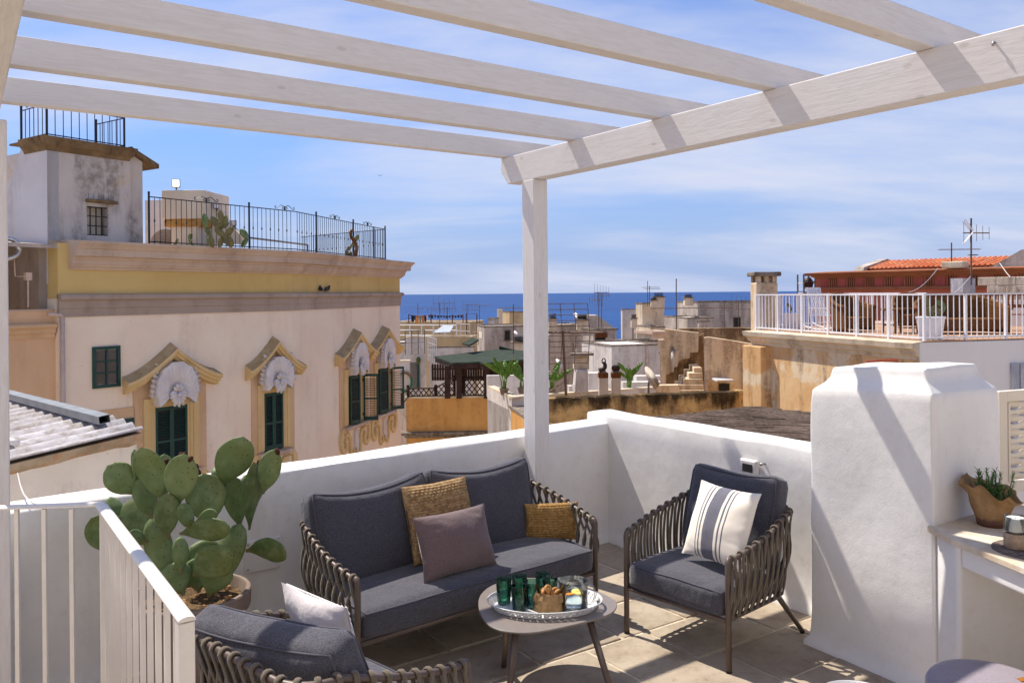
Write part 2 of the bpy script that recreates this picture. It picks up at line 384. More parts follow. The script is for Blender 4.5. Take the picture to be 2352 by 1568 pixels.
# ---------------------------------------------------------------- white masonry chimney block and counter
FL, FR, BR = at(1862, 893, 4.76), V((2.118, 4.133, 0)), V((2.68, 4.51, 0)); FL.z = 0
BL = FL + (BR - FR)
cen = (FL + FR + BR + BL) / 4
def ringat(ins, z, lift=(0, 0, 0, 0), cr=.07, n=8, flare=0):
    cs = []
    for p in (FL, FR, BR, BL):
        d = (p - cen); cs.append(p - d.normalized() * (ins - flare))
    out = []
    for i in range(4):
        a, c, d = cs[i - 1], cs[i], cs[(i + 1) % 4]
        u, w = (a - c).normalized(), (d - c).normalized()
        s0, s1 = c + u * cr, c + w * cr
        for k in range(5):
            t = k / 4; p = (s0 * (1 - t) ** 2 + c * 2 * t * (1 - t) + s1 * t * t); out.append(p + ZUP * (z + lift[i]))
        for k in range(1, n):
            e1 = d + (c - d).normalized() * cr; p = s1 + (e1 - s1) * k / n
            out.append(p + ZUP * (z + lift[i] + (lift[(i + 1) % 4] - lift[i]) * k / n))
    return out
b = MB(); levels = []
L = (0, .035, .03, 0)
spec = [(-.06, 0, 0), (-.055, .025, 0), (-.025, .05, 0), (-.015, .1, 0)] + [(-.012 + .012 * k / 9, .2 + 1.2 * k / 9, 0) for k in range(10)] + [(.003, 1.44, 1), (.006, 1.478, 1), (.016, 1.49, 1), (.07, 1.525, 1), (.098, 1.555, 1), (.108, 1.585, 1), (.112, 1.602, 1), (.122, 1.609, 1)]
spec += [(.25, 1.612, 1), (.36, 1.613, 1), (.44, 1.613, 1)]
k = 0
for ins, z, t in spec:
    g = ringat(ins, z, [x * t for x in L], cr=.016); k = len(g); levels.append(len(b.v))
    for p in g:
        q = V((p.x * 2.1, p.y * 2.1, p.z * 2.1)); d = (p - cen); d.z = 0; d.normalize()
        o = NZ.noise(q) * .013 + NZ.noise(q * 3.1) * .004
        b.v.append(p + d * o * (1 if z > .02 else .4) + ZUP * (NZ.noise(q * 1.7 + V((5, 1, 2))) * (.012 if z > 1.4 else 0)))
for i in range(len(levels) - 1):
    for j in range(k): b.f.append([levels[i] + j, levels[i] + (j + 1) % k, levels[i + 1] + (j + 1) % k, levels[i + 1] + j]); b.mi.append(0)
b.f.append([levels[-1] + j for j in range(k)]); b.mi.append(0)
ob = b.build('masonry_chimney', MT['block_white'], smooth=True, auto=38)
tag(ob, 'tall white limewashed masonry chimney block with sloping shoulders beside the counter', 'chimney')
# counter: travertine slab over a whitewashed base with an open niche
cz = .86
K0, K1, K2 = onz(2149, 1213, cz), onz(2186, 1236, cz), onz(2352, 1304, cz); K3 = K2 + (K2 - K1).normalized() * 1.1
cnt = thing('counter', 'white masonry counter with travertine top beside the chimney block', 'counter', (K1.x + .3, K1.y, 0))
MT['travertine'] = plaster('travertine', 'D8CBB9', 'C4B29A', 'A8957C', .5, 5, .15, 80)
BRx = BR + (BR - FR).normalized() * .6
out = [K0 - V((.02, -.05, 0)), K1, K2, K3, K3 + V((.9, .1, 0)), BRx + V((.5, 0, 0)), BR + (FR - BR).normalized() * .1]
b = MB(); b.prism([V((p.x, p.y, cz - .03)) for p in out], (0, 0, .03)); b.build('counter_top', MT['travertine'], cnt, bev=.004)
inn = V((1, .15, 0)).normalized(); kd = (K2 - K1).normalized()
f0 = K1 + inn * .03; f0.z = 0
b = MB()   # lintel band under the slab, side pier and back of the niche
def blk(a, bb, z0, z1, dep): b.prism([V((a.x, a.y, z0)), V((bb.x, bb.y, z0)), V((bb.x, bb.y, z0)) + inn * dep, V((a.x, a.y, z0)) + inn * dep], (0, 0, z1 - z0))
lz = .728
blk(f0 + kd * .022, f0 + kd * 1.6, lz, cz - .03, .62)
pz = V((FR.x, FR.y, 0)) + (BR - FR).normalized() * .02
b.prism([pz, f0 - inn * .01, f0 + kd * .02, f0 + kd * .02 + inn * .62, pz + (BR - FR).normalized() * .5], (0, 0, cz - .031))
blk(f0 + inn * .6 + kd * .02, f0 + kd * 1.6 + inn * .6, 0, lz, .1)
b.build('counter_base', MT['block_white'], cnt, bev=.018, seg=3)

# ---------------------------------------------------------------- unseen house wall, added and widened behind the viewer to bounce sunlight into shade
b = MB(); b.box((-1, -2.3, -1.5), (30, .4, 15)); hw_ = b.build('bounce_wall', MT['wall_white']); tag(hw_, kind='structure')
MT['added_door'] = plain('added_door_green', '2A4A40', .5); MT['added_window'] = plain('added_window_dark', (.03, .03, .035), .1, .5)
b = MB(); b.box((1.2, -2.1, 1.05), (1.0, .06, 2.1)); b.build('door', MT['added_door'], hw_)  # door invented to dress the added bounce wall
for x in (-2.4, 4.2, -7.5, 9):  # windows and sills made up for the same unseen wall
    b = MB(); b.box((x, -2.1, 1.5), (.9, .05, 1.2)); w_ = b.build('window', MT['added_window'], hw_); b = MB(); b.box((x, -2.08, .85), (1.1, .16, .06)); b.build('sill', MT['mortar'], w_)
# ---------------------------------------------------------------- soft furnishings
def fabric(name, a, b, sc=420, bump=.5, rough=.95, lin=1.0):
    m = Mat(name, rough, .1)
    m.b.inputs['Sheen Weight'].default_value = .25; m.b.inputs['Sheen Roughness'].default_value = .5
    h1 = m.noise(sc * 1.1, 2, .5, (1, .3, .6), 'Object'); h2 = m.noise(sc * 1.1, 2, .5, (.3, 1, .6), 'Object')
    h = m.math('ADD', h1, h2)
    col = m.mix(m.ramp(h, .8, 1.2), a, b)
    col = m.mix(m.ramp(m.noise(5, 4, .6), .35, .7, 0, .2), col, a)
    m.color(col); m.bump(h, bump, .0015); m.bump(m.noise(9, 4, .55), .4, .03)
    return m.m
MT['charcoal'] = fabric('charcoal_woven_fabric', '3B3A41', '5B5A62')
MT['piping'] = plain('charcoal_piping', '57555D', .9, .1)
MT['mauve'] = fabric('mauve_linen', '62514F', '7C6A6B', 520, .3)
MT['offwhite'] = fabric('pale_lilac_linen', 'CFC6C6', 'E3DBDA', 520, .25)
MT['frame'] = plain('taupe_powder_coat', '5F524B', .45, .4, .1, .06, 20)
MT['rope'] = fabric('taupe_rope', '5A5044', '7A6E5F', 900, .6)
MT['rubber'] = plain('black_rubber_foot', (.02, .02, .02), .7)
def rbox(w, d, h, r, n=12, bulge=0.0, sag=0.0, seed=0, wob=.004):
    """soft box cushion: rounded edges, domed faces"""
    b = MB(); hx, hy, hz = w / 2, d / 2, h / 2
    def pt(x, y, z):
        c = V((max(-hx + r, min(hx - r, x * hx)), max(-hy + r, min(hy - r, y * hy)), max(-hz + r, min(hz - r, z * hz))))
        q = V((x * hx, y * hy, z * hz)); d_ = q - c
        if d_.length > 1e-9: q = c + d_.normalized() * min(r, d_.length if d_.length < r else r)
        fx, fy, fz = 1 - x * x, 1 - y * y, 1 - z * z
        q.z += math.copysign(bulge * max(0, fx) ** .7 * max(0, fy) ** .7, z) * (abs(z) ** 3)
        q.y += math.copysign(bulge * .35 * max(0, fx) ** .6 * max(0, fz) ** .6, y) * (abs(y) ** 3)
        q.x += math.copysign(bulge * .25 * max(0, fy) ** .6 * max(0, fz) ** .6, x) * (abs(x) ** 3)
        s_ = V((seed * 3.1, seed, 0)); q += V((NZ.noise(q * 6 + s_), NZ.noise(q * 6 + s_ + V((9, 2, 1))), NZ.noise(q * 5 + s_ + V((4, 4, 7))))) * wob
        if sag: q.y -= sag * max(0, fx) * max(0, y)
        return q
    E = [-1 + 2 * i / n for i in range(n + 1)]
    E = [math.copysign(abs(e) ** .8, e) for e in E]
    for ax in range(3):
        for sg in (-1, 1):
            def fn(u, v, ax=ax, sg=sg):
                a, c = E[round(u * n)], E[round(v * n)]
                return pt(*((sg, a, c) if ax == 0 else (a, sg, c) if ax == 1 else (a, c, sg)))
            b.grid(fn, n, n)
    return b, pt
def weld(me):
    bm = bmesh.new(); bm.from_mesh(me); bmesh.ops.remove_doubles(bm, verts=bm.verts, dist=1e-5); bmesh.ops.recalc_face_normals(bm, faces=bm.faces); bm.to_mesh(me); bm.free()
def cushion(name, parent, mw, w, d, h, r=.03, bulge=.02, mat=None, seed=0, sag=0, pipes=(1, -1), n=14, label=None, cat=None):
    b, pt = rbox(w, d, h, r, n, bulge, sag, seed); me = b.mesh(name, True); weld(me); me.shade_smooth(); me.materials.append(mat or MT['charcoal'])
    o = link(name, me, parent, mw=mw)
    if label: tag(o, label, cat)
    t = MB(); N = 56
    for s in pipes:
        path = []
        for k in range(N):
            a = 2 * math.pi * k / N; cx, sy = math.cos(a), math.sin(a); m_ = max(abs(cx), abs(sy)); x, y = cx / m_, sy / m_
            p = pt(x * .985, y * .985, s * .90); path.append(p * 1.004)
        t.tube(path, .0045, 6, closed=True)
    if pipes: t.build('piping', MT['piping'], o, world=False, smooth=True)
    return o
def pillow(name, mw, w, h, t, mat, label, n=36, ear=.10, seed=0, wr=.006, pw=.62, disp=None, group=None):
    b = MB()
    def f(sg):
        def g(u, v):
            x, y = 2 * u - 1, 2 * v - 1
            e = ((1 - x * x) * (1 - y * y)); z = t / 2 * max(0, e) ** pw
            px, py = x * w / 2 * (1 - ear * (1 - y * y) * abs(x)), y * h / 2 * (1 - ear * (1 - x * x) * abs(y))
            q = V((px, py, 0)); s_ = V((seed * 2.3, 0, sg))
            k = min(1, e * 6)
            z += wr * k * (NZ.noise(q * 9 + s_) * 1.2 + .8 * abs(NZ.noise(V((q.x * 7, q.y * 22, seed)))) * (1 - e))
            if disp: z += disp(u, v) * k
            return V((px + wr * NZ.noise(q * 5 + s_ * 2), py + wr * NZ.noise(q * 5 + V((7, seed, 0))), sg * z))
        return g
    b.grid(f(1), n, n); b.grid(f(-1), n, n)
    me = b.mesh(name, True); weld(me); me.shade_smooth(); me.materials.append(mat)
    o = link(name, me, None, mw=mw); tag(o, label, 'pillow', group); return o
def axes(p, X, Y):      # pillow frame: X across, Y up along its face
    X = V(X).normalized(); Z = X.cross(V(Y)).normalized(); Y = Z.cross(X); m = M.Identity(4)
    for i in range(3): m[i][0], m[i][1], m[i][2], m[i][3] = X[i], Y[i], Z[i], p[i]
    return m
# ---------------------------------------------------------------- rope seats
def rope_seat(t, W, D, pitch=.067, zf=.60, zr=.735, zl=.275, rc=.16):
    """frame and rope shell in local axes: x right, y forward, front posts at y=0"""
    hw = W / 2
    def rail(inset, z0, z1, back, rc):
        p = []; x0, yb = hw - inset, -back
        n = 14
        for k in range(n + 1):
            f = k / n; p.append(V((-x0 - .03 * math.sin(f * math.pi) * (inset == 0), 0 + (yb + rc) * f, z0 + (z1 - z0) * (f ** 1.2))))
        for k in range(1, 9):
            a = math.pi * .5 * k / 8; p.append(V((-x0 + rc - rc * math.cos(a), yb + rc - rc * math.sin(a), z1)))
        m = 16
        for k in range(1, m): p.append(V((-x0 + rc + (2 * x0 - 2 * rc) * k / m, yb - .012 * math.sin(k / m * math.pi), z1 + .008 * math.sin(k / m * math.pi))))
        q = [V((-a.x, a.y, a.z)) for a in p[:n + 9]][::-1]
        return p + q
    top, low = rail(0, zf, zr, D, rc), rail(.012, zl, zl, D - .11, rc * .8)
    b = MB(); b.tube(top, .0135, 10); b.build('arm_rail', MT['frame'], t, world=False, smooth=True)
    b = MB(); b.tube(low, .012, 8); b.tube([(-hw, 0, zl), (hw, 0, zl)], .014, 8); b.tube([(-hw + .05, -D * .5, zl), (hw - .05, -D * .5, zl)], .012, 8); b.build('seat_frame', MT['frame'], t, world=False, smooth=True)
    for s in (-1, 1):
        b = MB(); b.tube([(s * hw, 0, .012), (s * hw, 0, zf - .01), (s * hw, -.006, zf + .006), (s * hw, -.03, zf + .008)], [.0165, .0165, .0165, .0135], 10); b.build('front_leg', MT['frame'], t, world=False, smooth=True)
        b = MB(); b.tube([(s * (hw - .07), -D + .17, zl), (s * (hw - .0), -D - .02, .012)], [.017, .014], 10); b.build('rear_leg', MT['frame'], t, world=False, smooth=True)
        b = MB(); b.tube([(s * hw, 0, 0), (s * hw, 0, .014)], .0175, 10); b.build('foot_cap', MT['rubber'], t, world=False)
        b = MB(); b.tube([(s * (hw - .001), -D - .021, 0), (s * (hw - .0015), -D - .019, .013)], .0155, 10); b.build('foot_cap', MT['rubber'], t, world=False)
    # arc-length lookup
    def arc(p):
        L = [0]
        for a, c in zip(p, p[1:]): L.append(L[-1] + (c - a).length)
        return L
    LT = arc(top); n = int(LT[-1] / pitch)
    def sample(p, L, f):
        s = f * L[-1]; i = 0
        while i < len(L) - 2 and L[i + 1] < s: i += 1
        k = (s - L[i]) / max(1e-9, L[i + 1] - L[i]); return p[i] + (p[i + 1] - p[i]) * k
    LL = arc(low)
    for i in range(n):
        f = (i + .55) / (n + .1); a = sample(top, LT, f); t1 = sample(top, LT, min(1, f + .01)) - sample(top, LT, max(0, f - .01)); t1.normalize()
        lo = sample(low, LL, f); hor = V((t1.x, t1.y, 0)).normalized(); out = V((hor.y, -hor.x, 0)) * -1
        if out.dot(V((a.x, a.y + D / 2, 0))) < 0: out = -out
        path = []; hp = pitch / 2 * .92
        def strand(sg, f2):
            w = .5 - .5 * math.cos(2 * math.pi * f2)
            bow = .022 * math.sin(math.pi * f2)
            return a + (lo - a) * f2 + hor * (sg * hp * w) + out * (sg * .012 * math.cos(2 * math.pi * f2) + bow)
        N = 10
        for k in range(N, 0, -1): path.append(strand(-1, k / N))
        for k in range(7):
            an = math.pi * k / 6; path.append(a - out * math.cos(an) * .0205 + V((0, 0, math.sin(an) * .0205)))
        for k in range(1, N + 1): path.append(strand(1, k / N))
        b = MB(); b.tube(path, .0115, 8, flat=.5, xd=hor); b.build('rope_loop', MT['rope'], t, world=False, smooth=True)
def seat_frame_of(p_right, p_left):
    """axes from the two front feet"""
    c = (p_right - p_left); W = c.length; c.normalize(); g = V((-c.y, c.x, 0)); o = (p_right + p_left) / 2; o.z = 0
    m = M.Identity(4)
    for i in range(3): m[i][0], m[i][1], m[i][2], m[i][3] = c[i], g[i], ZUP[i], o[i]
    return m, W
# sofa
sL, sR = onz(821, 1334, .6), onz(1367, 1196, .6); sL.z = sR.z = 0
mS, WS = seat_frame_of(sL, sR)
sofa = thing('sofa', 'charcoal two-seat outdoor sofa with taupe rope arms against the white wall', 'sofa', mw=mS)
rope_seat(sofa, WS, .76)
cushion('seat_cushion', sofa, M.Translation((0, -.325, .362)), WS - .05, .70, .15, .04, .022, seed=1, n=18)
for sx, sd_ in ((1, 2), (-1, 3)):
    w = (WS - .12) / 2
    mw = M.Translation((sx * (w / 2 + .004) + .045, -.575, .668)) @ M.Rotation(R(sx * 2.0), 4, 'Z') @ M.Rotation(R(90 + 14), 4, 'X') @ M.Rotation(R(-sx * 1.2), 4, 'Z')
    cushion('back_cushion', sofa, mw, w, .56, .17, .05, .04, seed=sd_, sag=.06, n=16)
# armchairs
c1R, c1L = onz(1440, 1453), onz(1674, 1545)
m1, W1 = seat_frame_of(c1R, c1L)
ch1 = thing('armchair', 'charcoal rope armchair holding the striped pillow beside the chimney block', 'armchair', mw=m1)
c2R = onz(1072, 1522, .6); c2R.z = 0; g2 = V((.66, .75, 0)).normalized(); c2L = c2R - V((g2.y, -g2.x, 0)) * .80
m2, W2 = seat_frame_of(c2R, c2L)
ch2 = thing('armchair', 'charcoal rope armchair seen from behind at the lower edge', 'armchair', mw=m2)
for t, W, sd_ in ((ch1, W1, 5), (ch2, W2, 7)):
    rope_seat(t, W, .755, zr=.735 if t is ch1 else .755)
    cushion('seat_cushion', t, M.Translation((0, -.315, .362)), W - .045, .68, .15, .04, .02, seed=sd_)
    y_, z_, ex = (-.60, .68, .10) if t is ch1 else (-.55, .60, .04)
    mw = M.Translation((0, y_, z_)) @ M.Rotation(R(90 + 17), 4, 'X')
    if t is ch2: mw = M.Translation((.0, y_, z_)) @ M.Rotation(R(11), 4, 'Z') @ M.Rotation(R(-3), 4, 'Y') @ M.Rotation(R(90 + 22), 4, 'X')
    cushion('back_cushion', t, mw, W - ex, .54, .16, .05, .04, seed=sd_ + 1, sag=.03, n=16)
# throw pillows
def dirs(m): return V((m[0][0], m[1][0], m[2][0])), V((m[0][1], m[1][1], m[2][1]))
sx_, sg_ = dirs(mS); c1x, c1g = dirs(m1); c2x, c2g = dirs(m2)
def knit(name, a, bcol, c):
    m = Mat(name, .95, .1); col = m.mix(m.ramp(m.noise(38, 5, .7, space='Object'), .35, .68), a, bcol)
    col = m.mix(m.ramp(m.noise(120, 3, .7, space='Object'), .55, .75, 0, .6), col, c); m.color(col); m.bump(m.noise(260, 3, .6, space='Object'), .5, .003); return m.m
MT['jute'] = knit('chunky_jute', '86694A', 'B89A70', '5A4430'); MT['raffia'] = knit('raffia_crochet', '8A6A3E', 'B48E58', '584226')
def stitch(nx, ny, amp):
    return lambda u, v: amp * (abs(math.sin(math.pi * (nx * u + .5 * (int(ny * v) % 2)))) * .7 + abs(math.sin(math.pi * ny * v)) - .8)
up = lambda m, g, k: (ZUP - g * k).normalized()
pw1 = axes(at(1012, 1192, 4.98), -sx_, ZUP - sg_ * .30); 
pillow('throw_pillow', pw1, .47, .46, .17, MT['jute'], 'chunky knitted jute pillow standing behind the mauve pillow on the sofa', 132, .05, 1, .006, .5, stitch(17, 26, .009))
pw2 = axes(at(1046, 1243, 4.74), -sx_, ZUP - sg_ * .36 + sx_ * .10)
pillow('throw_pillow', pw2, .51, .36, .17, MT['mauve'], 'mauve linen rectangular pillow in the middle of the sofa', 44, .07, 2, .009, .55)
pw3 = axes(at(1267, 1197, 5.42), -sx_ * .75 + sg_ * .5, ZUP - sg_ * .2 + sx_ * .28)
pillow('throw_pillow', pw3, .36, .25, .11, MT['raffia'], 'small crocheted raffia pillow leaning on the sofa right arm', 110, .06, 3, .006, .5, stitch(15, 15, .005))
def stripes():
    m = Mat('striped_cotton', .95, .1); sp = m.n.new('ShaderNodeSeparateXYZ'); m.l.new(m.co(), sp.inputs[0]); x = sp.outputs[0]; f = None
    for a, bb in ((-.107, -.098), (-.083, -.071), (-.052, .034), (.052, .064), (.080, .089)):
        k = m.math('MULTIPLY', m.math('GREATER_THAN', x, a), m.math('LESS_THAN', x, bb)); f = k if f is None else m.math('ADD', f, k)
    g = m.mix(m.ramp(m.noise(300, 2, .7, (1, 3, 1), 'Object'), .4, .65), '55545F', '85848F')
    m.color(m.mix(f, 'E9E0D2', g)); m.bump(m.noise(500, 2, .6, space='Object'), .25, .002); m.b.inputs['Sheen Weight'].default_value = .2; return m.m
pw4 = axes(at(1655, 1203, 4.76), -c1x * .96 + c1g * .12, ZUP - c1g * .42 - c1x * .10)
pillow('throw_pillow', pw4, .45, .45, .17, stripes(), 'cream cotton pillow with grey-blue stripes on the right armchair', 44, .07, 4, .007, .6)
pw5 = axes(at(748, 1470, 3.42), -c2x, ZUP - c2g * .30 - c2x * .06)
p5 = pillow('throw_pillow', pw5, .46, .44, .15, MT['offwhite'], 'pale lilac embroidered pillow on the armchair at the lower edge', 44, .08, 5, .008, .6)
b = MB(); path = []
for k in range(60):
    x = -1 + 2 * k / 59; path.append(V((x * .21, .205 - .012 * (1 - x * x) + .006 * math.sin(k * 1.6), .012)))
for k in range(60):
    y = 1 - 2 * k / 59; path.append(V((-.212 + .014 * (1 - y * y) + .006 * math.sin(k * 1.6), y * .2, .012)))
b.tube(path, .003, 5); MT['thread'] = plain('white_thread', 'F2EEEA', .9); b.build('embroidery', MT['thread'], p5, world=False)
# ---------------------------------------------------------------- coffee table
TZ = .42
def catmull(p, k=6, closed=True):
    n = len(p); out = []
    for i in range(n if closed else n - 1):
        a, b_, c, d = (p[(i - 1) % n], p[i], p[(i + 1) % n], p[(i + 2) % n]) if closed else (p[max(i - 1, 0)], p[i], p[i + 1], p[min(i + 2, n - 1)])
        for j in range(k):
            t = j / k; out.append(.5 * ((2 * b_) + (c - a) * t + (2 * a - 5 * b_ + 4 * c - d) * t * t + (3 * b_ - a - 3 * c + d) * t ** 3))
    if not closed: out.append(p[-1])
    return out
tl = [(1099, 1390), (1106, 1362), (1140, 1339), (1210, 1326), (1300, 1333), (1375, 1358), (1410, 1376), (1417, 1390), (1403, 1407), (1362, 1422), (1296, 1438), (1232, 1450), (1185, 1451), (1140, 1443), (1112, 1423)]
to = catmull([onz(u, v, TZ) for u, v in tl], 6); tc_ = sum(to, V()) / len(to)
table = thing('coffee_table', 'low taupe coffee table with rounded triangular top and splayed legs', 'table', (tc_.x, tc_.y, 0))
MT['tabletop'] = plain('taupe_tabletop', '7C736D', .38, .4, 0, .05, 30, .05, 400)
b = MB(); b.prism([p - ZUP * .010 for p in to], (0, 0, .010)); b.build('table_top', MT['tabletop'], table, bev=.003)
for (u0, v0), (u1, v1) in (((1166, 1420), (1157, 1530)), ((1186, 1440), (1163, 1646)), ((1352, 1415), (1420, 1640))):
    a, c = onz(u0, v0, TZ - .01), onz(u1, v1, 0)
    b = MB(); b.tube([a, c], [.019, .0145], 12); b.build('table_leg', MT['frame'], table, smooth=True)
# ---------------------------------------------------------------- tray with its glasses, jug and snacks
TC = onz(1251, 1379, TZ + .03); TC.z = TZ + .002
tray = thing('serving_tray', 'oval white metal tray with pierced rim on the coffee table', 'tray', TC)
MT['white_metal'] = plain('white_enamel', 'DDDDDB', .35, .5, 0, .03)
RX, RY = .268, .172
b = MB(); b.lathe([(.0001, .002), (1, .002), (1, 0), (.0001, 0)], 64, (0, 0, 0), RX, RY); b.build('tray_base', MT['white_metal'], tray, world=False)
b = MB(); NU, NV = 560, 14; keep = {}
def wallpt(i, j):
    a = 2 * math.pi * i / NU; f = j / NV; k = 1 + .115 * f; return V((RX * k * math.cos(a), RY * k * math.sin(a) + (RY * .02 * f) * math.sin(a), .002 + .036 * f))
def hole(i, j):
    a = i / NU; f = (j + .5) / NV; cell = a * 48; x = (cell % 1) - .5; y = f - .5
    if f < .12 or f > .88: return False
    aa = (a * 360) % 180
    if aa < 9 or aa > 171: return abs(y) < .3        # hand holes
    return (x * x / .02 + (y - .22) ** 2 / .014 < 1) or (x * x / .02 + (y + .22) ** 2 / .014 < 1) or (abs(x) < .085 and abs(y) < .25) or ((abs(x) - .5) ** 2 / .008 + y * y / .006 < 1)
vs = [wallpt(i, j) for j in range(NV + 1) for i in range(NU)]
b.add(vs, [(j * NU + i, j * NU + (i + 1) % NU, (j + 1) * NU + (i + 1) % NU, (j + 1) * NU + i) for j in range(NV) for i in range(NU) if not hole(i, j)])
w_ = b.build('pierced_rim', MT['white_metal'], tray, world=False)
md = w_.modifiers.new('solid', 'SOLIDIFY'); md.thickness = .0015
b = MB(); b.tube([wallpt(i * 8, NV) for i in range(70)], .0032, 6, closed=True); b.build('rim_bead', MT['white_metal'], tray, world=False, smooth=True)
def glass(name, col, rough=.02, gl=.9):
    """thin glass: light passes tinted, edges and grazing angles mirror"""
    m = Mat(name); m.n.remove(m.b); tr = m.n.new('ShaderNodeBsdfTransparent'); tr.inputs[0].default_value = (*col, 1); g = m.n.new('ShaderNodeBsdfGlossy'); g.inputs['Roughness'].default_value = rough
    fr = m.n.new('ShaderNodeFresnel'); fr.inputs[0].default_value = 1.5; k = m.math('MULTIPLY', fr.outputs[0], gl); mx = m.n.new('ShaderNodeMixShader'); m.l.new(k, mx.inputs[0]); m.l.new(tr.outputs[0], mx.inputs[1]); m.l.new(g.outputs[0], mx.inputs[2])
    m.l.new(mx.outputs[0], m.n['Material Output'].inputs[0]); return m.m
MT['green_glass'] = glass('green_ribbed_glass', (.46, .70, .62), .06); MT['clear_glass'] = glass('clear_glass', (.95, .97, .96)); MT['water'] = glass('water', (.90, .95, .97), 0)
gz = TZ + .005; gh = .132
gl = [((1140.0 + 17, 1321), 'leftmost green ribbed glass on the tray'), ((1192, 1337), 'frontmost green ribbed glass on the tray'),
      ((1193, 1315), 'green ribbed glass behind the leftmost one at the back of the tray'), ((1222, 1328), 'green ribbed glass in the middle of the tray behind the paper bag'),
      ((1247, 1309), 'rearmost green ribbed glass near the sofa edge on the tray'), ((1263, 1322), 'green ribbed glass standing next to the water jug')]
gm = MB(); rib = lambda a, z: 1 + (.013 * abs(math.cos(18 * a)) if .018 < z < .118 else 0)
gm.lathe([(.0001, 0), (.031, 0), (.0335, .004), (.0345, .015), (.0375, .06), (.0415, gh - .002), (.0408, gh), (.0398, gh - .002), (.0358, .06), (.0325, .016), (.030, .012), (.0001, .012)], 72, wob=rib)
gme = gm.mesh('tumbler', True); gme.materials.append(MT['green_glass'])
for i, ((u, v), lab) in enumerate(gl):
    p = onz(u, v + 6, gz + gh); o = link('tumbler', gme, mw=M.Translation((p.x, p.y, gz)) @ M.Rotation(i, 4, 'Z')); tag(o, lab, 'glass', 'green glasses on the tray')
jp = onz(1317, 1332, gz + .15); jp.z = gz
jug = thing('water_jug', 'clear glass water jug with lemon and orange slices on the tray', 'jug', jp, R(-25))
sp = lambda a, z: 1 + (.20 * max(0, (z - .105) / .045) ** 2 * max(0, math.cos(a - math.pi)) ** 14)
b = MB(); b.lathe([(.0001, 0), (.068, 0), (.073, .006), (.0735, .03), (.072, .09), (.0735, .15), (.0715, .151), (.0695, .149), (.0685, .09), (.0695, .03), (.067, .012), (.0001, .010)], 64, wob=sp); b.build('jug_body', MT['clear_glass'], jug, world=False, smooth=True)
b = MB(); b.tube(catmull([V((.070, 0, .135)), V((.098, 0, .142)), V((.118, 0, .115)), V((.112, 0, .07)), V((.092, 0, .045)), V((.0725, 0, .042))], 5, False), .0075, 10, flat=.7); b.build('jug_handle', MT['clear_glass'], jug, world=False, smooth=True)
b = MB(); b.lathe([(.0001, .0102), (.0668, .0122), (.0692, .03), (.0684, .082), (.0001, .083)], 48); b.build('water', MT['water'], jug, world=False, smooth=True)
def citrus(name, c1, c2):
    m = Mat(name, .35, .4); n = m.n.new('ShaderNodeTexWave'); n.wave_type = 'BANDS'; m.color(m.mix(m.ramp(m.noise(120, 3, .6, space='Object'), .4, .65), c1, c2)); m.b.inputs['Subsurface Weight'].default_value = .2; m.b.inputs['Subsurface Radius'].default_value = (.01, .008, .003); return m.m
MT['lemon'] = citrus('lemon_flesh', 'F0DC6A', 'F8F0B0'); MT['lemon_rind'] = plain('lemon_rind', 'E8CC3A', .4); MT['orange'] = citrus('orange_flesh', 'F09A20', 'F8B848'); MT['orange_rind'] = plain('orange_rind', 'E07A10', .4)
for (x, y, z, rx, nm, fm, rm, rad) in ((.018, .012, .088, 6, 'lemon_slice', 'lemon', 'lemon_rind', .033), (-.018, -.026, .084, -9, 'orange_slice', 'orange', 'orange_rind', .034)):
    mw = M.Translation((x, y, z)) @ M.Rotation(R(rx), 4, 'X') @ M.Rotation(R(rx), 4, 'Y')
    b = MB(); b.lathe([(.0001, 0), (rad * .93, 0), (rad, .002), (rad * .93, .004), (.0001, .004)], 32); me = b.mesh(nm, True); me.materials.append(MT[rm])
    o = link(nm, me, jug, mw=mw)
    b = MB()
    for k in range(9):
        a0, a1 = 2 * math.pi * k / 9 + .06, 2 * math.pi * (k + 1) / 9 - .06
        b.prism([V((.004 * math.cos((a0 + a1) / 2), .004 * math.sin((a0 + a1) / 2), .0042))] + [V((rad * .86 * math.cos(a0 + (a1 - a0) * q / 5), rad * .86 * math.sin(a0 + (a1 - a0) * q / 5), .0042)) for q in range(6)], (0, 0, .0008))
    b.build('citrus_segments', MT[fm], o, world=False)
MT['mint'] = plain('mint_leaf', '4E8A2A', .5, .3, 0, .3, 60)
b = MB()
for k, (a, l, h) in enumerate(((.3, .03, .02), (1.6, .028, .024), (2.8, .032, .016), (4.0, .03, .022), (5.2, .026, .028), (.9, .022, .034))):
    d = V((math.cos(a), math.sin(a), 0)); s = V((-d.y, d.x, 0)); o = V((-.045, .018, .088))
    b.add([o, o + d * l * .5 + s * l * .33 + ZUP * h * .8, o + d * l + ZUP * h, o + d * l * .5 - s * l * .33 + ZUP * h * .8, o + d * l * .5 + ZUP * h * .55], [(0, 1, 4), (1, 2, 4), (2, 3, 4), (3, 0, 4)])
b.build('mint_sprig', MT['mint'], jug, world=False)
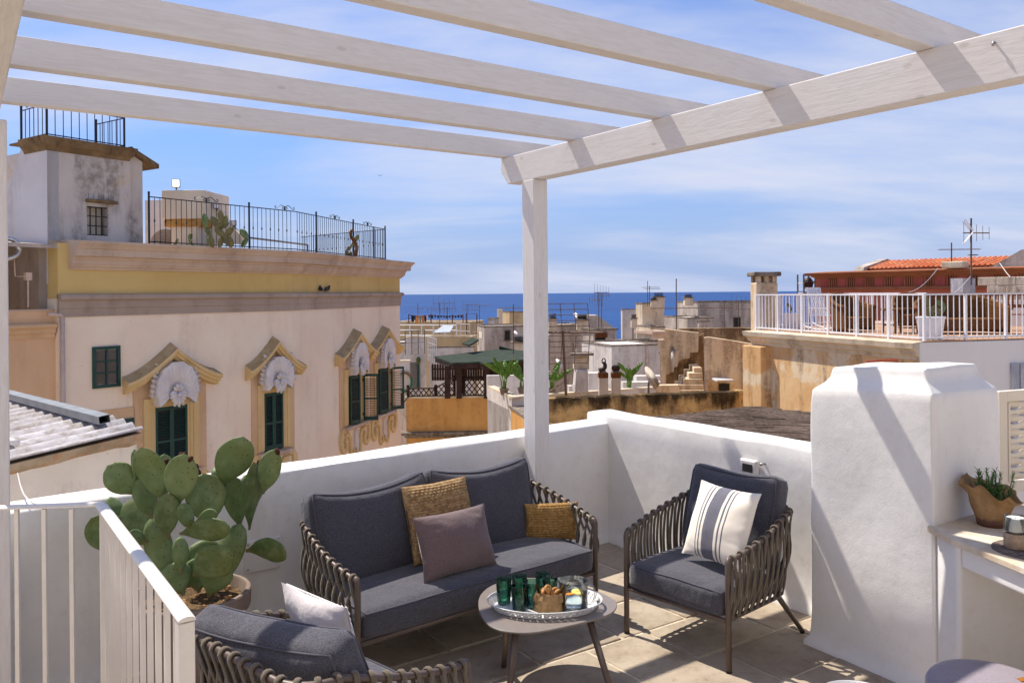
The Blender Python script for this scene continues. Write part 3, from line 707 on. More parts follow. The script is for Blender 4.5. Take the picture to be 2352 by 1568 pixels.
# paper bag of snacks
bp = onz(1264, 1399, gz); bp.z = gz
MT['kraft'] = plaster('brown_kraft_paper', 'A48560', '8A6C4A', '6A5036', .35, 14, .3, 120)
bag = thing('snack_bag', 'crumpled brown paper bag filled with ring biscuits on the tray', 'paper bag', bp, R(10))
def crump(a, z): return 1 + .14 * NZ.noise(V((math.cos(a) * 3.2, math.sin(a) * 3.2, z * 45))) + .08 * NZ.noise(V((math.cos(a) * 6, math.sin(a) * 6, z * 90 + 4)))
b = MB(); b.lathe([(.0001, .001), (.075, .001), (.081, .008), (.079, .03), (.076, .048), (.083, .052), (.085, .066), (.079, .088), (.073, .097), (.066, .09), (.064, .06), (.0001, .055)], 60, sx=1.02, sy=.8, wob=crump)
me_o = b.build('paper', MT['kraft'], bag, world=False, auto=24)
MT['biscuit'] = plain('baked_biscuit', 'B98C58', .6, .2, 0, .3, 60, .2, 150)
rb = random.Random(4)
b0 = MB(); b0.tube([(.017 * math.cos(a * .4189), .0135 * math.sin(a * .4189), .002 * math.sin(a)) for a in range(15)], .0075, 8, closed=True); bme = b0.mesh('ring_biscuit', True); bme.materials.append(MT['biscuit'])
for k in range(15):
    a = rb.uniform(0, 6.28); q = math.sqrt(rb.random()) * .042; link('ring_biscuit', bme, bag, mw=M.Translation((q * math.cos(a), q * math.sin(a) * .8, .068 + rb.uniform(0, .03))) @ M.Rotation(rb.uniform(0, 3), 4, 'X') @ M.Rotation(rb.uniform(0, 3), 4, 'Y'))
link('ring_biscuit', bme, bag, mw=M.Translation((-.012, .0, .108)) @ M.Rotation(R(70), 4, 'X') @ M.Rotation(.6, 4, 'Y'))
# ---------------------------------------------------------------- white stair railing at the left
RZ = 1.14
MT['rail_white'] = plain('white_painted_steel', 'E2DBD2', .35, .5, 0, .04, 8)
A0, A1, A2 = onz(-60, 1167, RZ), onz(232, 1157, RZ), onz(428, 1420, RZ)
rail = thing('stair_railing', 'white metal railing with slim bars in front of the cactus', 'railing', (A1.x, A1.y, 0))
def handrail(p, q, ext0=0, ext1=0):
    d = (q - p).normalized(); n = V((d.y, -d.x, 0)); p = p - d * ext0; q = q + d * ext1
    prof = [(-.024, -.006), (-.024, 0), (-.014, .007), (0, .0095), (.014, .007), (.024, 0), (.024, -.006)]
    b = MB(); k = len(prof)
    b.add([c + n * o + ZUP * z for c in (p, q) for o, z in prof], [(i, (i + 1) % k, k + (i + 1) % k, k + i) for i in range(k)] + [list(range(k)), list(range(k, 2 * k))[::-1]])
    return b.build('handrail', MT['rail_white'], rail, bev=.001)
handrail(A0, A1, 0, .012); handrail(A1, A2, -.012, .01)
bm_ = MB(); bm_.box((0, 0, (RZ - .01) / 2), (.017, .017, RZ - .01)); bme_ = bm_.mesh('baluster'); bme_.materials.append(MT['rail_white'])
d1, d2 = (A1 - A0).normalized(), (A2 - A1).normalized(); bars = []
for u in (58, 165, 165 - 215, 272):
    pass
for u in (8, 64, 128) : pass
for zx in (-85, 135, 355, 575): bars.append((onz((zx / 2.008) / 1.7415, 1163, RZ), d1))
for k in range(12): bars.append((lerp(A1, A2, (k + .15) / 12.1), d2))
for p, d in bars: place('baluster', bme_, rail, V((p.x, p.y, 0)), d)
b = MB(); b.box(V((A2.x, A2.y, 0)) - d2 * .018 + ZUP * (RZ - .01) / 2, (.045, .045, RZ - .012), d2, V((-d2.y, d2.x, 0))); b.build('newel_post', MT['rail_white'], rail, bev=.002)
b = MB(); b.box(lerp(A1, A2, .5) * 1 + ZUP * (.08 - RZ), ((A2 - A1).length, .02, .012), d2, V((-d2.y, d2.x, 0))); b.build('bottom_rail', MT['rail_white'], rail)
b = MB(); b.box(lerp(A0, A1, .5) * 1 + ZUP * (.08 - RZ), ((A1 - A0).length, .02, .012), d1, V((-d1.y, d1.x, 0))); b.build('bottom_rail', MT['rail_white'], rail)
# ---------------------------------------------------------------- prickly pear in its pot
PP = V((-1.655, 4.17, 0)); PZ = .55
MT['pot'] = plaster('aged_terracotta', '8A7A6E', '7A695E', 'A89A8E', .5, 4, .2, 60)
MT['soil'] = plaster('pumice_soil', '6A5238', '3E2E20', '9A8058', .8, 30, 1.0, 90)
pot = thing('plant_pot', 'large brown terracotta pot holding the prickly pear cactus', 'plant pot', PP)
b = MB(); b.lathe([(.0001, 0), (.205, 0), (.215, .02), (.262, .40), (.268, .45), (.292, .455), (.297, .47), (.298, PZ - .006), (.293, PZ), (.276, PZ), (.268, PZ - .012), (.262, .47), (.255, .462), (.0001, .46)], 56, wob=lambda a, z: 1 + .004 * math.sin(3 * a)); b.build('pot_body', MT['pot'], pot, world=False, auto=40)
b = MB(); b.lathe([(.0001, .505), (.12, .508), (.2, .5), (.268, .49)], 48, wob=lambda a, z: 1 + .03 * math.sin(9 * a) * (z < .495)); b.build('potting_grit', MT['soil'], pot, world=False)
pb = MB(); pb.ball((0, 0, 0), (.012, .01, .008), 6, 4); peb = pb.mesh('pebble'); peb.materials.append(plain('pebble', 'A5825A', .8, .2, 0, .4, 40))
rp = random.Random(5)
for k in range(60):
    a = rp.uniform(0, 6.28); q = math.sqrt(rp.random()) * .25; link('pebble', peb, pot, mw=M.Translation((q * math.cos(a), q * math.sin(a), .506)) @ M.Rotation(rp.uniform(0, 6), 4, 'Z') @ M.Diagonal((rp.uniform(.6, 1.5), rp.uniform(.6, 1.4), 1, 1)))
cact = thing('cactus', 'tall prickly pear cactus with many flat green pads in the terracotta pot', 'cactus', PP + ZUP * .5)
def padmat():
    m = Mat('prickly_pear_skin', .55, .3); oi = m.n.new('ShaderNodeObjectInfo')
    col = m.mix(oi.outputs['Random'], '44572C', '667A4C')
    col = m.mix(m.ramp(m.noise(9, 5, .6, space='Object'), .4, .72, 0, .6), col, '8A9A70')
    col = m.mix(m.ramp(m.noise(22, 5, .7, space='Object'), .63, .74, 0, .55), col, '8A7A52')
    vo = m.n.new('ShaderNodeTexVoronoi'); vo.inputs['Scale'].default_value = 42; vo.inputs['Randomness'].default_value = .35; m.l.new(m.co((1, .9, .02)), vo.inputs['Vector'])
    dot = m.ramp(vo.outputs['Distance'], .09, .15, 1, 0)
    sy = m.n.new('ShaderNodeSeparateXYZ'); m.l.new(m.co(), sy.inputs[0]); cork = m.math('MULTIPLY', m.ramp(m.math('ADD', sy.outputs[1], m.math('MULTIPLY', m.noise(30, 4, .7, space='Object'), .05)), .03, .075, 1, 0), .75); col = m.mix(cork, col, '6E5C3C')
    col = m.mix(m.ramp(m.noise(3.5, 3, .5, space='Object'), .4, .7, 0, .45), col, '8F8A4E')
    m.color(m.mix(m.math('MULTIPLY', dot, .85), col, '2A2412')); m.bump(m.math('MULTIPLY', dot, 1), .5, .006); m.bump(m.noise(14, 3, .5, space='Object'), .25, .02)
    m.b.inputs['Subsurface Weight'].default_value = .0
    return m.m
MT['pad'] = padmat()
def pad(b0, t0, w, Y0, Y1=None, yaw=0, th=.0135, name='pad'):
    zc = lambda q: ((q[0] / 1.96) / 1.7415, (1500 + q[1] / 1.96) / 1.7415)
    B, T = at(*zc(b0), Y0), at(*zc(t0), Y1 or Y0); up_ = T - B; L = up_.length * 1.02; up_.normalize()
    W = .99 * w / 1.96 / 1.7415 / FPX * Y0; view = V((B.x, B.y, 0)).normalized(); nrm = M.Rotation(R(yaw), 3, up_) @ (-view)
    X = up_.cross(nrm).normalized(); Zn = X.cross(up_); W = W / max(.45, abs(math.cos(R(yaw))))
    b = MB(); NT, NA = 16, 18; sd_ = rp.uniform(0, 50); bend = rp.uniform(-.02, .02)
    def fn(a, t):
        an = a * 2 * math.pi; e = .035 + .93 * t; wd = (math.sin(math.pi * min(.999, e ** 1.32)) ** .72)
        if t < .25: wd *= .55 + .45 * (t / .25) ** .8
        if t == 0: wd = .12
        if t == 1: wd = .02
        x = W / 2 * wd * math.cos(an); z = (th * (.6 + .4 * wd) if t > 0.02 else th * .7) * (wd ** .35) * math.sin(an)
        q = V((x, t * L, z)); k = 1 + .05 * NZ.noise(V((math.cos(an) * 1.5, t * 4, sd_)))
        return V((q.x * k, q.y, q.z + bend * math.sin(t * 3.1) + .012 * NZ.noise(V((x * 9, t * 3, sd_)))))
    b.grid(fn, NA, NT, True); me = b.mesh(name, True); me.materials.append(MT['pad'])
    mw = M.Identity(4)
    for i in range(3): mw[i][0], mw[i][1], mw[i][2], mw[i][3] = X[i], up_[i], Zn[i], B[i]
    return link(name, me, cact, mw=WM[cact.name].inverted() @ mw)
for args in [((1320, 1640), (1190, 1125), 210, 4.10, 4.12, 10, .035), ((1420, 1560), (1410, 1270), 130, 4.02, 4.03, 0, .03), ((1700, 1680), (1885, 1170), 215, 4.22, 4.28, -15, .035), ((1560, 1660), (1650, 1290), 340, 4.26, 4.33, 10, .035),
             ((1740, 865), (1905, 488), 285, 4.28, 4.22, 12), ((1885, 1195), (1815, 800), 190, 4.3, 4.32, 20), ((1640, 1190), (1600, 778), 310, 4.16, 4.2, 8), ((1400, 1010), (1440, 622), 258, 4.0, 3.93, -8), ((1290, 960), (1290, 622), 170, 4.2, 4.28, 15),
             ((1265, 975), (1105, 578), 235, 4.08, 4.0, -22), ((1065, 900), (1045, 586), 80, 4.12, 4.1, 55), ((1060, 935), (845, 712), 225, 4.1, 4.02, 18), ((1195, 1125), (1105, 800), 185, 4.1, 4.1, 20), ((1130, 1320), (1015, 985), 220, 4.24, 4.3, 5),
             ((945, 1400), (715, 1125), 235, 4.1, 4.0, 10), ((1310, 1280), (1310, 930), 200, 3.96, 3.95, -5), ((1515, 1215), (1420, 1010), 115, 3.9, 3.85, 30), ((1408, 1245), (1800, 1185), 212, 3.94, 3.84, 8), ((1530, 1150), (1700, 1085), 110, 4.06, 4.06, 10),
             ((1515, 1570), (1805, 1365), 285, 3.98, 3.86, -10), ((1955, 1210), (1985, 688), 125, 4.27, 4.2, 50), ((2060, 930), (2155, 588), 178, 4.24, 4.2, -12), ((2012, 1025), (2018, 676), 85, 4.3, 4.3, 45), ((1928, 1375), (2238, 1392), 218, 4.24, 4.12, 12),
             ((1815, 640), (1803, 527), 55, 4.33, 4.36, 10), ((1740, 870), (1705, 712), 120, 4.36, 4.4, 10), ((1150, 1330), (1020, 1230), 110, 4.05, 4.0, 20), ((1900, 930), (1930, 780), 90, 4.4, 4.42, 25), ((960, 1200), (860, 960), 130, 4.22, 4.28, 30), ((1440, 1720), (1330, 1480), 250, 4.06, 4.05, 5, .03), ((1640, 1730), (1720, 1490), 260, 4.08, 4.02, -8, .03), ((1300, 1700), (1240, 1440), 200, 4.14, 4.15, 15, .03), ((1560, 1700), (1520, 1440), 220, 4.2, 4.2, 0, .03)]:
    pad(*args)
fm = MB(); fm.ball((0, 0, 0), (.013, .013, .02), 8, 6); fme = fm.mesh('prickly_pear_fruit', True); fme.materials.append(plain('dried_fruit', '4A2A1A', .8, .2, 0, .4, 90))
for x, y, Y in ((1418, 632, 3.95), (1442, 630, 3.95), (1300, 680, 4.18), (1555, 757, 4.1), (1540, 722, 4.12), (2175, 598, 4.2), (1062, 628, 4.05), (2030, 690, 4.28), (1490, 660, 3.94)):
    p = at((x / 1.96) / 1.7415, (1500 + y / 1.96) / 1.7415, Y); link('prickly_pear_fruit', fme, cact, mw=WM[cact.name].inverted() @ M.Translation(p) @ M.Rotation(rp.uniform(-.8, .8), 4, 'Y'))
# ---------------------------------------------------------------- fittings on the walls
MT['plate'] = plain('white_plastic', 'DAD4D0', .4, .4, 0, .03); MT['dark'] = plain('dark_plastic', (.03, .028, .026), .35, .4, 0, .2)
def onwall(u, v): return onp(u, v, BW_A, bwn)
def wplate(us, name, label, cat, dep=.012):
    p = [onwall(u, v) for u, v in us]; t = thing(name, label, cat, p[3])
    b = MB(); b.prism([q - bwn * .01 for q in p], bwn * (dep + .01)); b.build('cover', MT['plate'], t, bev=.004)
    for q, w in ((p[3], lerp(p[3], p[1], .1)), (p[0], lerp(p[0], p[2], .1))):
        b = MB(); b.tube([w + bwn * dep, w + bwn * (dep + .003)], .006, 8); b.build('screw', MT['steel'], t)
    return t, p
def ph(x, y): return ((900 + x / 3.92) / 1.7415, (2050 + y / 3.92) / 1.7415)
wplate([ph(290, 460), ph(855, 360), ph(850, 850), ph(290, 950)], 'wall_plate', 'large blank white cover plate on the wall right of the cactus', 'cover plate')
t, p = wplate([ph(1225, 800), ph(1560, 740), ph(1560, 1030), ph(1240, 1095)], 'power_box', 'white power outlet box low on the wall beside the sofa arm', 'outlet box', .02)
def text(name, s, size, mw, mat, parent=None, ext=.0006):
    c = bpy.data.curves.new(name, 'FONT'); c.body = s; c.size = size; c.extrude = ext; c.align_x = 'LEFT'
    o = bpy.data.objects.new(name, c); COL.objects.link(o); c.materials.append(mat); o.parent = parent
    me = bpy.data.meshes.new_from_object(o.evaluated_get(bpy.context.evaluated_depsgraph_get())); bpy.data.objects.remove(o)
    return link(name, me, parent, mw=(WM[parent.name].inverted() @ mw) if parent else mw)
fx = (p[1] - p[0]).normalized(); m = M.Identity(4); Zf = bwn
Yf = Zf.cross(fx)
pt_ = p[0] + fx * .03 - ZUP * .022 + bwn * .0205
for i in range(3): m[i][0], m[i][1], m[i][2], m[i][3] = fx[i], Yf[i], Zf[i], pt_[i]
text('lettering', 'POWER', .016, m, MT['dark'], t)
def onsw(u, v): return onp(u, v, SW_A, swn)
sp_ = [onsw(1704, 1051), onsw(1744, 1056), onsw(1744, 1096), onsw(1704, 1090)]; so = sum(sp_, V()) / 4
sw = thing('light_switch', 'white outdoor wall switch box with dark window above the armchair', 'switch', so)
mwS = frame(so, swd); w_, h_ = (sp_[1] - sp_[0]).length, .088
def lb(name, d, c, mat, bev=.004):
    b = MB(); b.box(c, d); me = b.mesh(name); me.materials.append(mat); return link(name, me, sw, bev=bev, mw=WM[sw.name].inverted() @ mwS)
lb('housing', (.145, .03, .118), (0, -.012, 0), MT['plate'], .01); lb('lid', (.122, .008, .092), (0, -.028, .003), MT['plate'], .004); lb('window', (.085, .004, .055), (0, -.0335, .002), MT['dark'], .002)
b = MB(); q = onsw(1755, 1065); b.tube([q - swn * .01, q + swn * .03], .006, 8); b.tube([q + swn * .03, q + swn * .035], .011, 8)
ob = b.build('wall_anchor', MT['steel'], smooth=True); tag(ob, 'small metal anchor bolt in the white wall beside the switch', 'bolt')
# ---------------------------------------------------------------- things on and by the counter
MT['brown_pot'] = plain('brown_ceramic', '5A3A28', .5, .4)
hp = V((2.52, 4.20, cz)); hp = onz(2278, 1205, cz)
herb = thing('herb_pot', 'rosemary plant wrapped in brown kraft paper on the counter', 'potted plant', hp)
b = MB(); b.lathe([(.0001, 0), (.066, 0), (.07, .01), (.074, .05), (.0001, .05)], 32); b.build('pot', MT['brown_pot'], herb, world=False, smooth=True)
def wrapw(a, z):
    k = max(0, (z - .04) / .15); return 1 + k * (.30 * NZ.noise(V((math.cos(a) * 1.7 + 3, math.sin(a) * 1.7, z * 8))) + .10 * NZ.noise(V((math.cos(a) * 5, math.sin(a) * 5, z * 18)))) + .03 * NZ.noise(V((math.cos(a) * 7, math.sin(a) * 7, z * 30)))
b = MB(); NA = 72; prof = [(.071, .03), (.078, .05), (.088, .08), (.096, .11), (.108, .14), (.125, .165), (.142, .185)]
for r_, z in prof:
    for k in range(NA):
        a = 2 * math.pi * k / NA; w = wrapw(a, z); zz = z + max(0, z - .11) * (0.9 * NZ.noise(V((math.cos(a) * 1.9, math.sin(a) * 1.9, 5))) + .5 * math.cos(a - math.pi * .85)); b.v.append(V((r_ * w * math.cos(a), r_ * w * math.sin(a), zz)))
for i in range(len(prof) - 1):
    for k in range(NA): b.f.append([i * NA + k, i * NA + (k + 1) % NA, (i + 1) * NA + (k + 1) % NA, (i + 1) * NA + k]); b.mi.append(0)
o = b.build('paper_wrap', MT['kraft'], herb, world=False, auto=35); o.modifiers.new('solid', 'SOLIDIFY').thickness = .0015
b = MB(); b.lathe([(.0001, .1), (.085, .1)], 24); b.build('soil', MT['soil'], herb, world=False)
MT['rosemary'] = plain('rosemary_leaf', '4C6E38', .6, .2, 0, .45, 50)
b = MB()
for k in range(34):
    a = rp.uniform(0, 6.28); q = rp.uniform(.01, .075); o = V((q * math.cos(a), q * math.sin(a), .1)); h = rp.uniform(.09, .19) * (1.15 if math.cos(a) < 0 else 1); ln = V((rp.uniform(-.3, .3), rp.uniform(-.3, .3), 1)).normalized()
    b.tube([o, o + ln * h], [.0022, .0012], 4)
    for j in range(int(h / .0042)):
        c = o + ln * (h * (.12 + .88 * j / (h / .0042))); an = rp.uniform(0, 6.28); d = V((math.cos(an), math.sin(an), rp.uniform(.5, 1.3))).normalized(); s_ = d.cross(ZUP).normalized() * .0019; l = rp.uniform(.018, .03)
        b.add([c - s_, c + s_, c + d * l * .6 + s_ * 1.1, c + d * l, c + d * l * .6 - s_ * 1.1], [(0, 1, 2, 3, 4)])
b.build('rosemary_stems', MT['rosemary'], herb, world=False)
cp = onz(2333, 1262, cz); mp_ = cp + V((.05, -.02, 0))
MT['yarn'] = knit('grey_cotton_yarn', '5E524C', '857770', '40362F')
b = MB(); b.lathe([(.0001, .006)] + [(.014 * k + .0001, .006 + .003 * (k % 2)) for k in range(1, 11)] + [(.148, .007), (.15, .003), (.148, 0), (.0001, 0)], 72, wob=lambda a, z: 1 + .012 * abs(math.sin(30 * a)))
me = b.mesh('placemat', True); me.materials.append(MT['yarn']); o = link('placemat', me, mw=M.Translation(mp_ + ZUP * .001)); tag(o, 'round grey-brown crocheted placemat on the counter', 'placemat')
can = thing('candle_holder', 'pale candle in a glass cup on a wood base on the placemat', 'candle holder', cp + ZUP * .011)
MT['wood_base'] = plain('limed_wood', 'A8927A', .7, .2, 0, .2, 40); MT['wax'] = plain('white_wax', 'EDEAE6', .5, .3, 0, .02)
b = MB(); b.lathe([(.0001, 0), (.044, 0), (.048, .005), (.049, .055), (.045, .066), (.034, .07), (.0001, .07)], 36); b.build('base', MT['wood_base'], can, world=False, auto=40)
b = MB(); b.lathe([(.0001, .0715), (.035, .0715), (.038, .075), (.038, .135), (.0365, .136), (.030, .132), (.0001, .131)], 36); b.build('candle', MT['wax'], can, world=False, auto=40)
b = MB(); b.lathe([(.030, .0705), (.046, .0725), (.0475, .08), (.0475, .142), (.0465, .143), (.0455, .142), (.0455, .081), (.044, .0745)], 40); b.build('glass_cup', MT['clear_glass'], can, world=False, smooth=True)
b = MB(); b.tube([(0, 0, .13), (0, 0, .14)], .0012, 5); b.build('wick', MT['dark'], can, world=False)
# woven shutter panel standing behind the counter
so_ = at(2291, 1110, 4.62); sdx = V((.93, .36, 0)).normalized(); sp1 = V((so_.x, so_.y, 0)); z0, z1, wd = .90, 1.475, .52
shut = thing('woven_panel', 'cream framed panel with woven slats at the right edge behind the herbs', 'panel', sp1 + ZUP * z0)
MT['cream'] = plain('cream_paint', 'DDD3C2', .5, .35, 0, .04); mwP = frame(sp1, sdx)
def sb(name, c, d, bev=.003):
    b = MB(); b.box(c, d); me = b.mesh(name); me.materials.append(MT['cream']); return link(name, me, shut, bev=bev, mw=WM[shut.name].inverted() @ mwP)
for x in (.03, wd - .03): sb('stile', (x, 0, (z0 + z1) / 2), (.06, .04, z1 - z0))
for z in (z0 + .03, z1 - .03): sb('rail', (wd / 2, 0, z), (wd - .122, .038, .06))
for x in (.068, wd - .068): sb('bead', (x, -.004, (z0 + z1) / 2), (.014, .046, z1 - z0 - .13))
for k in range(11):
    b = MB(); zz = z0 + .085 + k * .041; ph_ = k % 2 * math.pi
    b.grid(lambda u, v, zz=zz, ph_=ph_: V((.075 + u * (wd - .15), .012 * math.sin(u * 4 * math.pi + ph_), zz - .017 + .034 * v + .006 * math.sin(u * 4 * math.pi + ph_) * (v - .5) * 2)), 28, 2); me = b.mesh('slat', True); me.materials.append(MT['cream'])
    o = link('slat', me, shut, mw=WM[shut.name].inverted() @ mwP); o.modifiers.new('solid', 'SOLIDIFY').thickness = .004
# pouf and small white table at the lower edge
MT['felt'] = fabric('lilac_grey_felt', '7F7680', '968D96', 500, .3); MT['leather'] = plain('tan_leather', '9A6226', .5, .3)
pf = V((1.99, 3.42, 0)); pouf = thing('pouf', 'round lilac-grey felt pouf with a tan leather tab under the counter', 'pouf', pf)
b = MB(); b.lathe([(.0001, .01), (.235, .01), (.25, .03), (.252, .2), (.25, .385), (.238, .402), (.2, .409), (.0001, .414)], 56); b.build('pouf_body', MT['felt'], pouf, world=False, auto=50)
b = MB(); b.box((.185, .03, .4125), (.13, .03, .004), (.97, .24, -.0)); b.build('leather_tab', MT['leather'], pouf, world=False, bev=.001)
wt = onz(1978, 1614, .42); wtb = thing('side_table', 'small round white metal table cut off by the lower edge', 'table', (wt.x, wt.y, 0))
b = MB(); b.lathe([(.0001, .40), (.16, .40), (.165, .405), (.166, .432), (.162, .436), (.158, .432), (.156, .415), (.0001, .412)], 48); b.build('table_top', MT['white_metal'], wtb, world=False, auto=40)
for k in range(3):
    a = k * 2.094 + .4; b = MB(); b.tube([(.11 * math.cos(a), .11 * math.sin(a), .405), (.15 * math.cos(a), .15 * math.sin(a), 0)], .008, 8); b.build('leg', MT['white_metal'], wtb, world=False, smooth=True)
# ---------------------------------------------------------------- the pink palazzo across the street (heights from eye level)
CZ = 1.186
Cc = [onz(u, v, EYE + CZ) for u, v in ((172, 550.6), (700, 577), (944, 601.8))]
for c in Cc: c.z = EYE
def offset(path, o):
    out = []
    for i in range(len(path)):
        a = (path[i] - path[i - 1]).normalized() if i else None; b = (path[i + 1] - path[i]).normalized() if i < len(path) - 1 else None
        a = a or b; b = b or a; na, nb = V((a.y, -a.x, 0)), V((b.y, -b.x, 0)); n = na + nb; n = n / n.dot(na); out.append(path[i] + n * o)
    return out
FW = offset(Cc, -.45)
class Fac:
    def __init__(s, p, q): s.o = p.copy(); s.d = (q - p).normalized(); s.n = V((s.d.y, -s.d.x, 0)); s.L = (q - p).length
    def pt(s, a, o, z): return s.o + s.d * a + s.n * o + ZUP * z
    def uv(s, u, v, o=0):
        p = onp(u, v, s.o + s.n * o, s.n) - s.o; return p.dot(s.d), p.z
F1, F2 = Fac(FW[0], FW[1]), Fac(FW[1], FW[2])
pal = thing('palazzo', 'pink palazzo with yellow frieze and baroque window surrounds across the street', 'building', (FW[1].x, FW[1].y, -9))
MT['pink'] = plaster('pink_render', 'F4E4CE', 'ECD6BE', 'C8AE94', .5, .5, .35, 30, (.48, .72), speck='B89A80', patch='F0DCC8', pthr=(.5, .7), psc=.25)
MT['ochre'] = plaster('ochre_render', 'D8B692', 'CDAA84', 'A5835E', .35, .8, .2, 30)
MT['ochre_lt'] = plaster('yellow_ochre_moulding', 'DCC08E', 'D2B47E', 'A88858', .35, 1.2, .2, 30)
MT['frieze'] = plaster('mustard_frieze', 'D6BA7C', 'CCAE6E', 'A4874E', .5, .5, .2, 25, (.5, .72), patch='BC9E5E', pthr=(.58, .7), psc=.35)
MT['cornice'] = plaster('grey_beige_cornice', 'CDB7A2', 'BCA490', '907A68', .5, .7, .2, 30)
MT['taupe_band'] = plaster('taupe_moulding', 'B3A193', 'A59384', '7C6B60', .5, .6, .2, 30)
MT['stone_top'] = plaster('lichened_stone', 'B8A27E', 'A68F6A', '75654E', .6, 3, .5, 40, speck='3A3024')
MT['shell'] = plaster('white_stucco', 'DDD6D2', 'CFC8C6', 'A39B9A', .3, 3, .15, 40)
MT['shutter'] = plain('green_shutter_paint', '15403A', .45, .4, 0, .18, 12)
MT['gloom'] = plain('gloom_black', (.012, .014, .013), .6)  # near-black for uncut openings, painting in the shade inside them
MT['pane'] = plain('old_window_glass', (.045, .04, .045), .08, .6, 0, .3, 3)
d0 = F1.d; LEFT = FW[0] - d0 * .12; BACK = -F1.n
# walls (pink), with the end returning away from us on the right
wl_ = [LEFT, FW[1], FW[2], FW[2] - F2.n * 9 + F2.d * 1.0, LEFT - F1.n * 9]
b = MB(); b.prism([p + ZUP * (-9 - EYE) for p in wl_], (0, 0, 9 + EYE - .02)); b.build('wall', MT['pink'], pal)
fp = offset([LEFT, FW[1], FW[2]], .004)
b = MB(); b.prism([p + ZUP * -.03 for p in [fp[0], fp[1], fp[2], FW[2] - F2.n * 9 + F2.d * 1.0, LEFT - F1.n * 9]], (0, 0, CZ - .02)); b.build('frieze', MT['frieze'], pal)
ret = FW[2] - F2.n * 3 + F2.d * .3
b = MB(); b.sweep([LEFT, FW[1], FW[2], ret], [(-.05, -.46), (.03, -.46), (.03, -.29), (.05, -.28), (.05, -.12), (.10, -.11), (.13, -.085), (.135, -.04), (.12, .0), (.09, .02), (-.05, .025)])
for q in b.v: q.z += .05
b.build('string_course', MT['taupe_band'], pal, auto=30)
LC = FW[0] + d0 * .10
b = MB(); b.sweep([LC, FW[1], FW[2], ret], [(-.05, -.60), (.05, -.60), (.07, -.55), (.12, -.535), (.13, -.50), (.16, -.48), (.165, -.40), (.19, -.385), (.20, -.33), (.33, -.315), (.335, -.17), (.365, -.155), (.385, -.11), (.43, -.07), (.45, -.05), (.45, 0), (-.4, .04)])
for q in b.v: q.z += CZ
b.build('cornice', MT['cornice'], pal, auto=25)
b = MB(); b.prism([p + ZUP * (CZ - .06) for p in [LEFT - F1.n * .3, FW[1] - F1.n * .3, FW[2] - F2.n * .3, FW[2] - F2.n * 9 + F2.d * 1.0, LEFT - F1.n * 9]], (0, 0, .09)); b.build('roof_deck', MT['cornice'], pal)
# --- window surrounds
def flatbox(b, F, s0, s1, z0, z1, o0, o1): b.hexa([F.pt(s0, o0, z0), F.pt(s1, o0, z0), F.pt(s1, o1, z0), F.pt(s0, o1, z0)], [F.pt(s0, o0, z1), F.pt(s1, o0, z1), F.pt(s1, o1, z1), F.pt(s0, o1, z1)]); return b
slat_me = MB(); slat_me.box((0, 0, 0), (1, .028, .008)); slat_me = slat_me.mesh('louvre_slat'); slat_me.materials.append(MT['shutter'])
def leaf(F, hinge, z0, z1, w, ang, sg, o, npan=1):
    """a louvred leaf hinged at s=hinge, swung open by ang from closed; sg=+1 extends to larger s"""
    dirv = (F.d * sg) * math.cos(ang) + F.n * math.sin(ang); P = F.pt(hinge, o, 0); nn = dirv.cross(ZUP).normalized()
    b = MB(); st = .055; H = z1 - z0; zc = (z0 + z1) / 2
    for x in (st / 2, w - st / 2): b.box(P + dirv * x + ZUP * zc, (st, .035, H), dirv, nn)
    for z, h in ((z0 + .06, .12), (z1 - .04, .08), (zc - .05, .06)): b.box(P + dirv * (w / 2) + ZUP * z, (w - 2 * st - .002, .033, h), dirv, nn)
    lf = b.build('shutter', MT['shutter'], pal)
    n = int((H - .26) / .058)
    for k in range(n):
        z = z0 + .15 + (H - .26) * k / n
        if abs(z - zc + .05) < .045: continue
        p = P + dirv * (w / 2) + ZUP * z; t = (nn * .8 + ZUP * .62).normalized()
        if nn.dot(F.n) < 0: t = (nn * .8 - ZUP * .62).normalized()
        o_ = place('louvre_slat', slat_me, lf, p, dirv, Y=t); o_.scale = (w - 2 * st, 1, 1)
    for z in (z0 + .2, z1 - .2):
        b = MB(); b.tube([P + ZUP * (z - .04) - dirv * .015, P + ZUP * (z + .04) - dirv * .015], .014, 6); b.build('hinge', MT['gloom'], lf)
    return lf
def spiral(cx, cz, r0, r1, a0, a1, n=16): return [(cx + (r0 + (r1 - r0) * k / n) * math.cos(a0 + (a1 - a0) * k / n), cz + (r0 + (r1 - r0) * k / n) * math.sin(a0 + (a1 - a0) * k / n)) for k in range(n + 1)]
def band(b, F, sc, pts, wid, o0, o1):
    n = len(pts); L, Rr = [], []
    for i in range(n):
        a, c = V((*pts[max(0, i - 1)], 0)), V((*pts[min(n - 1, i + 1)], 0)); t = (c - a).normalized(); nn = V((-t.y, t.x, 0)); p = V((*pts[i], 0)); w = wid[i] if isinstance(wid, list) else wid
        L.append(p + nn * w / 2); Rr.append(p - nn * w / 2)
    vs = [];
    for p, q in zip(L, Rr): vs += [F.pt(sc + p.x, o0, p.y), F.pt(sc + p.x, o1, p.y), F.pt(sc + q.x, o1, q.y), F.pt(sc + q.x, o0, q.y)]
    fs = [(4 * i + k, 4 * i + (k + 1) % 4, 4 * i + 4 + (k + 1) % 4, 4 * i + 4 + k) for i in range(n - 1) for k in range(4)] + [(0, 1, 2, 3), (4 * n - 1, 4 * n - 2, 4 * n - 3, 4 * n - 4)]
    b.add(vs, fs)
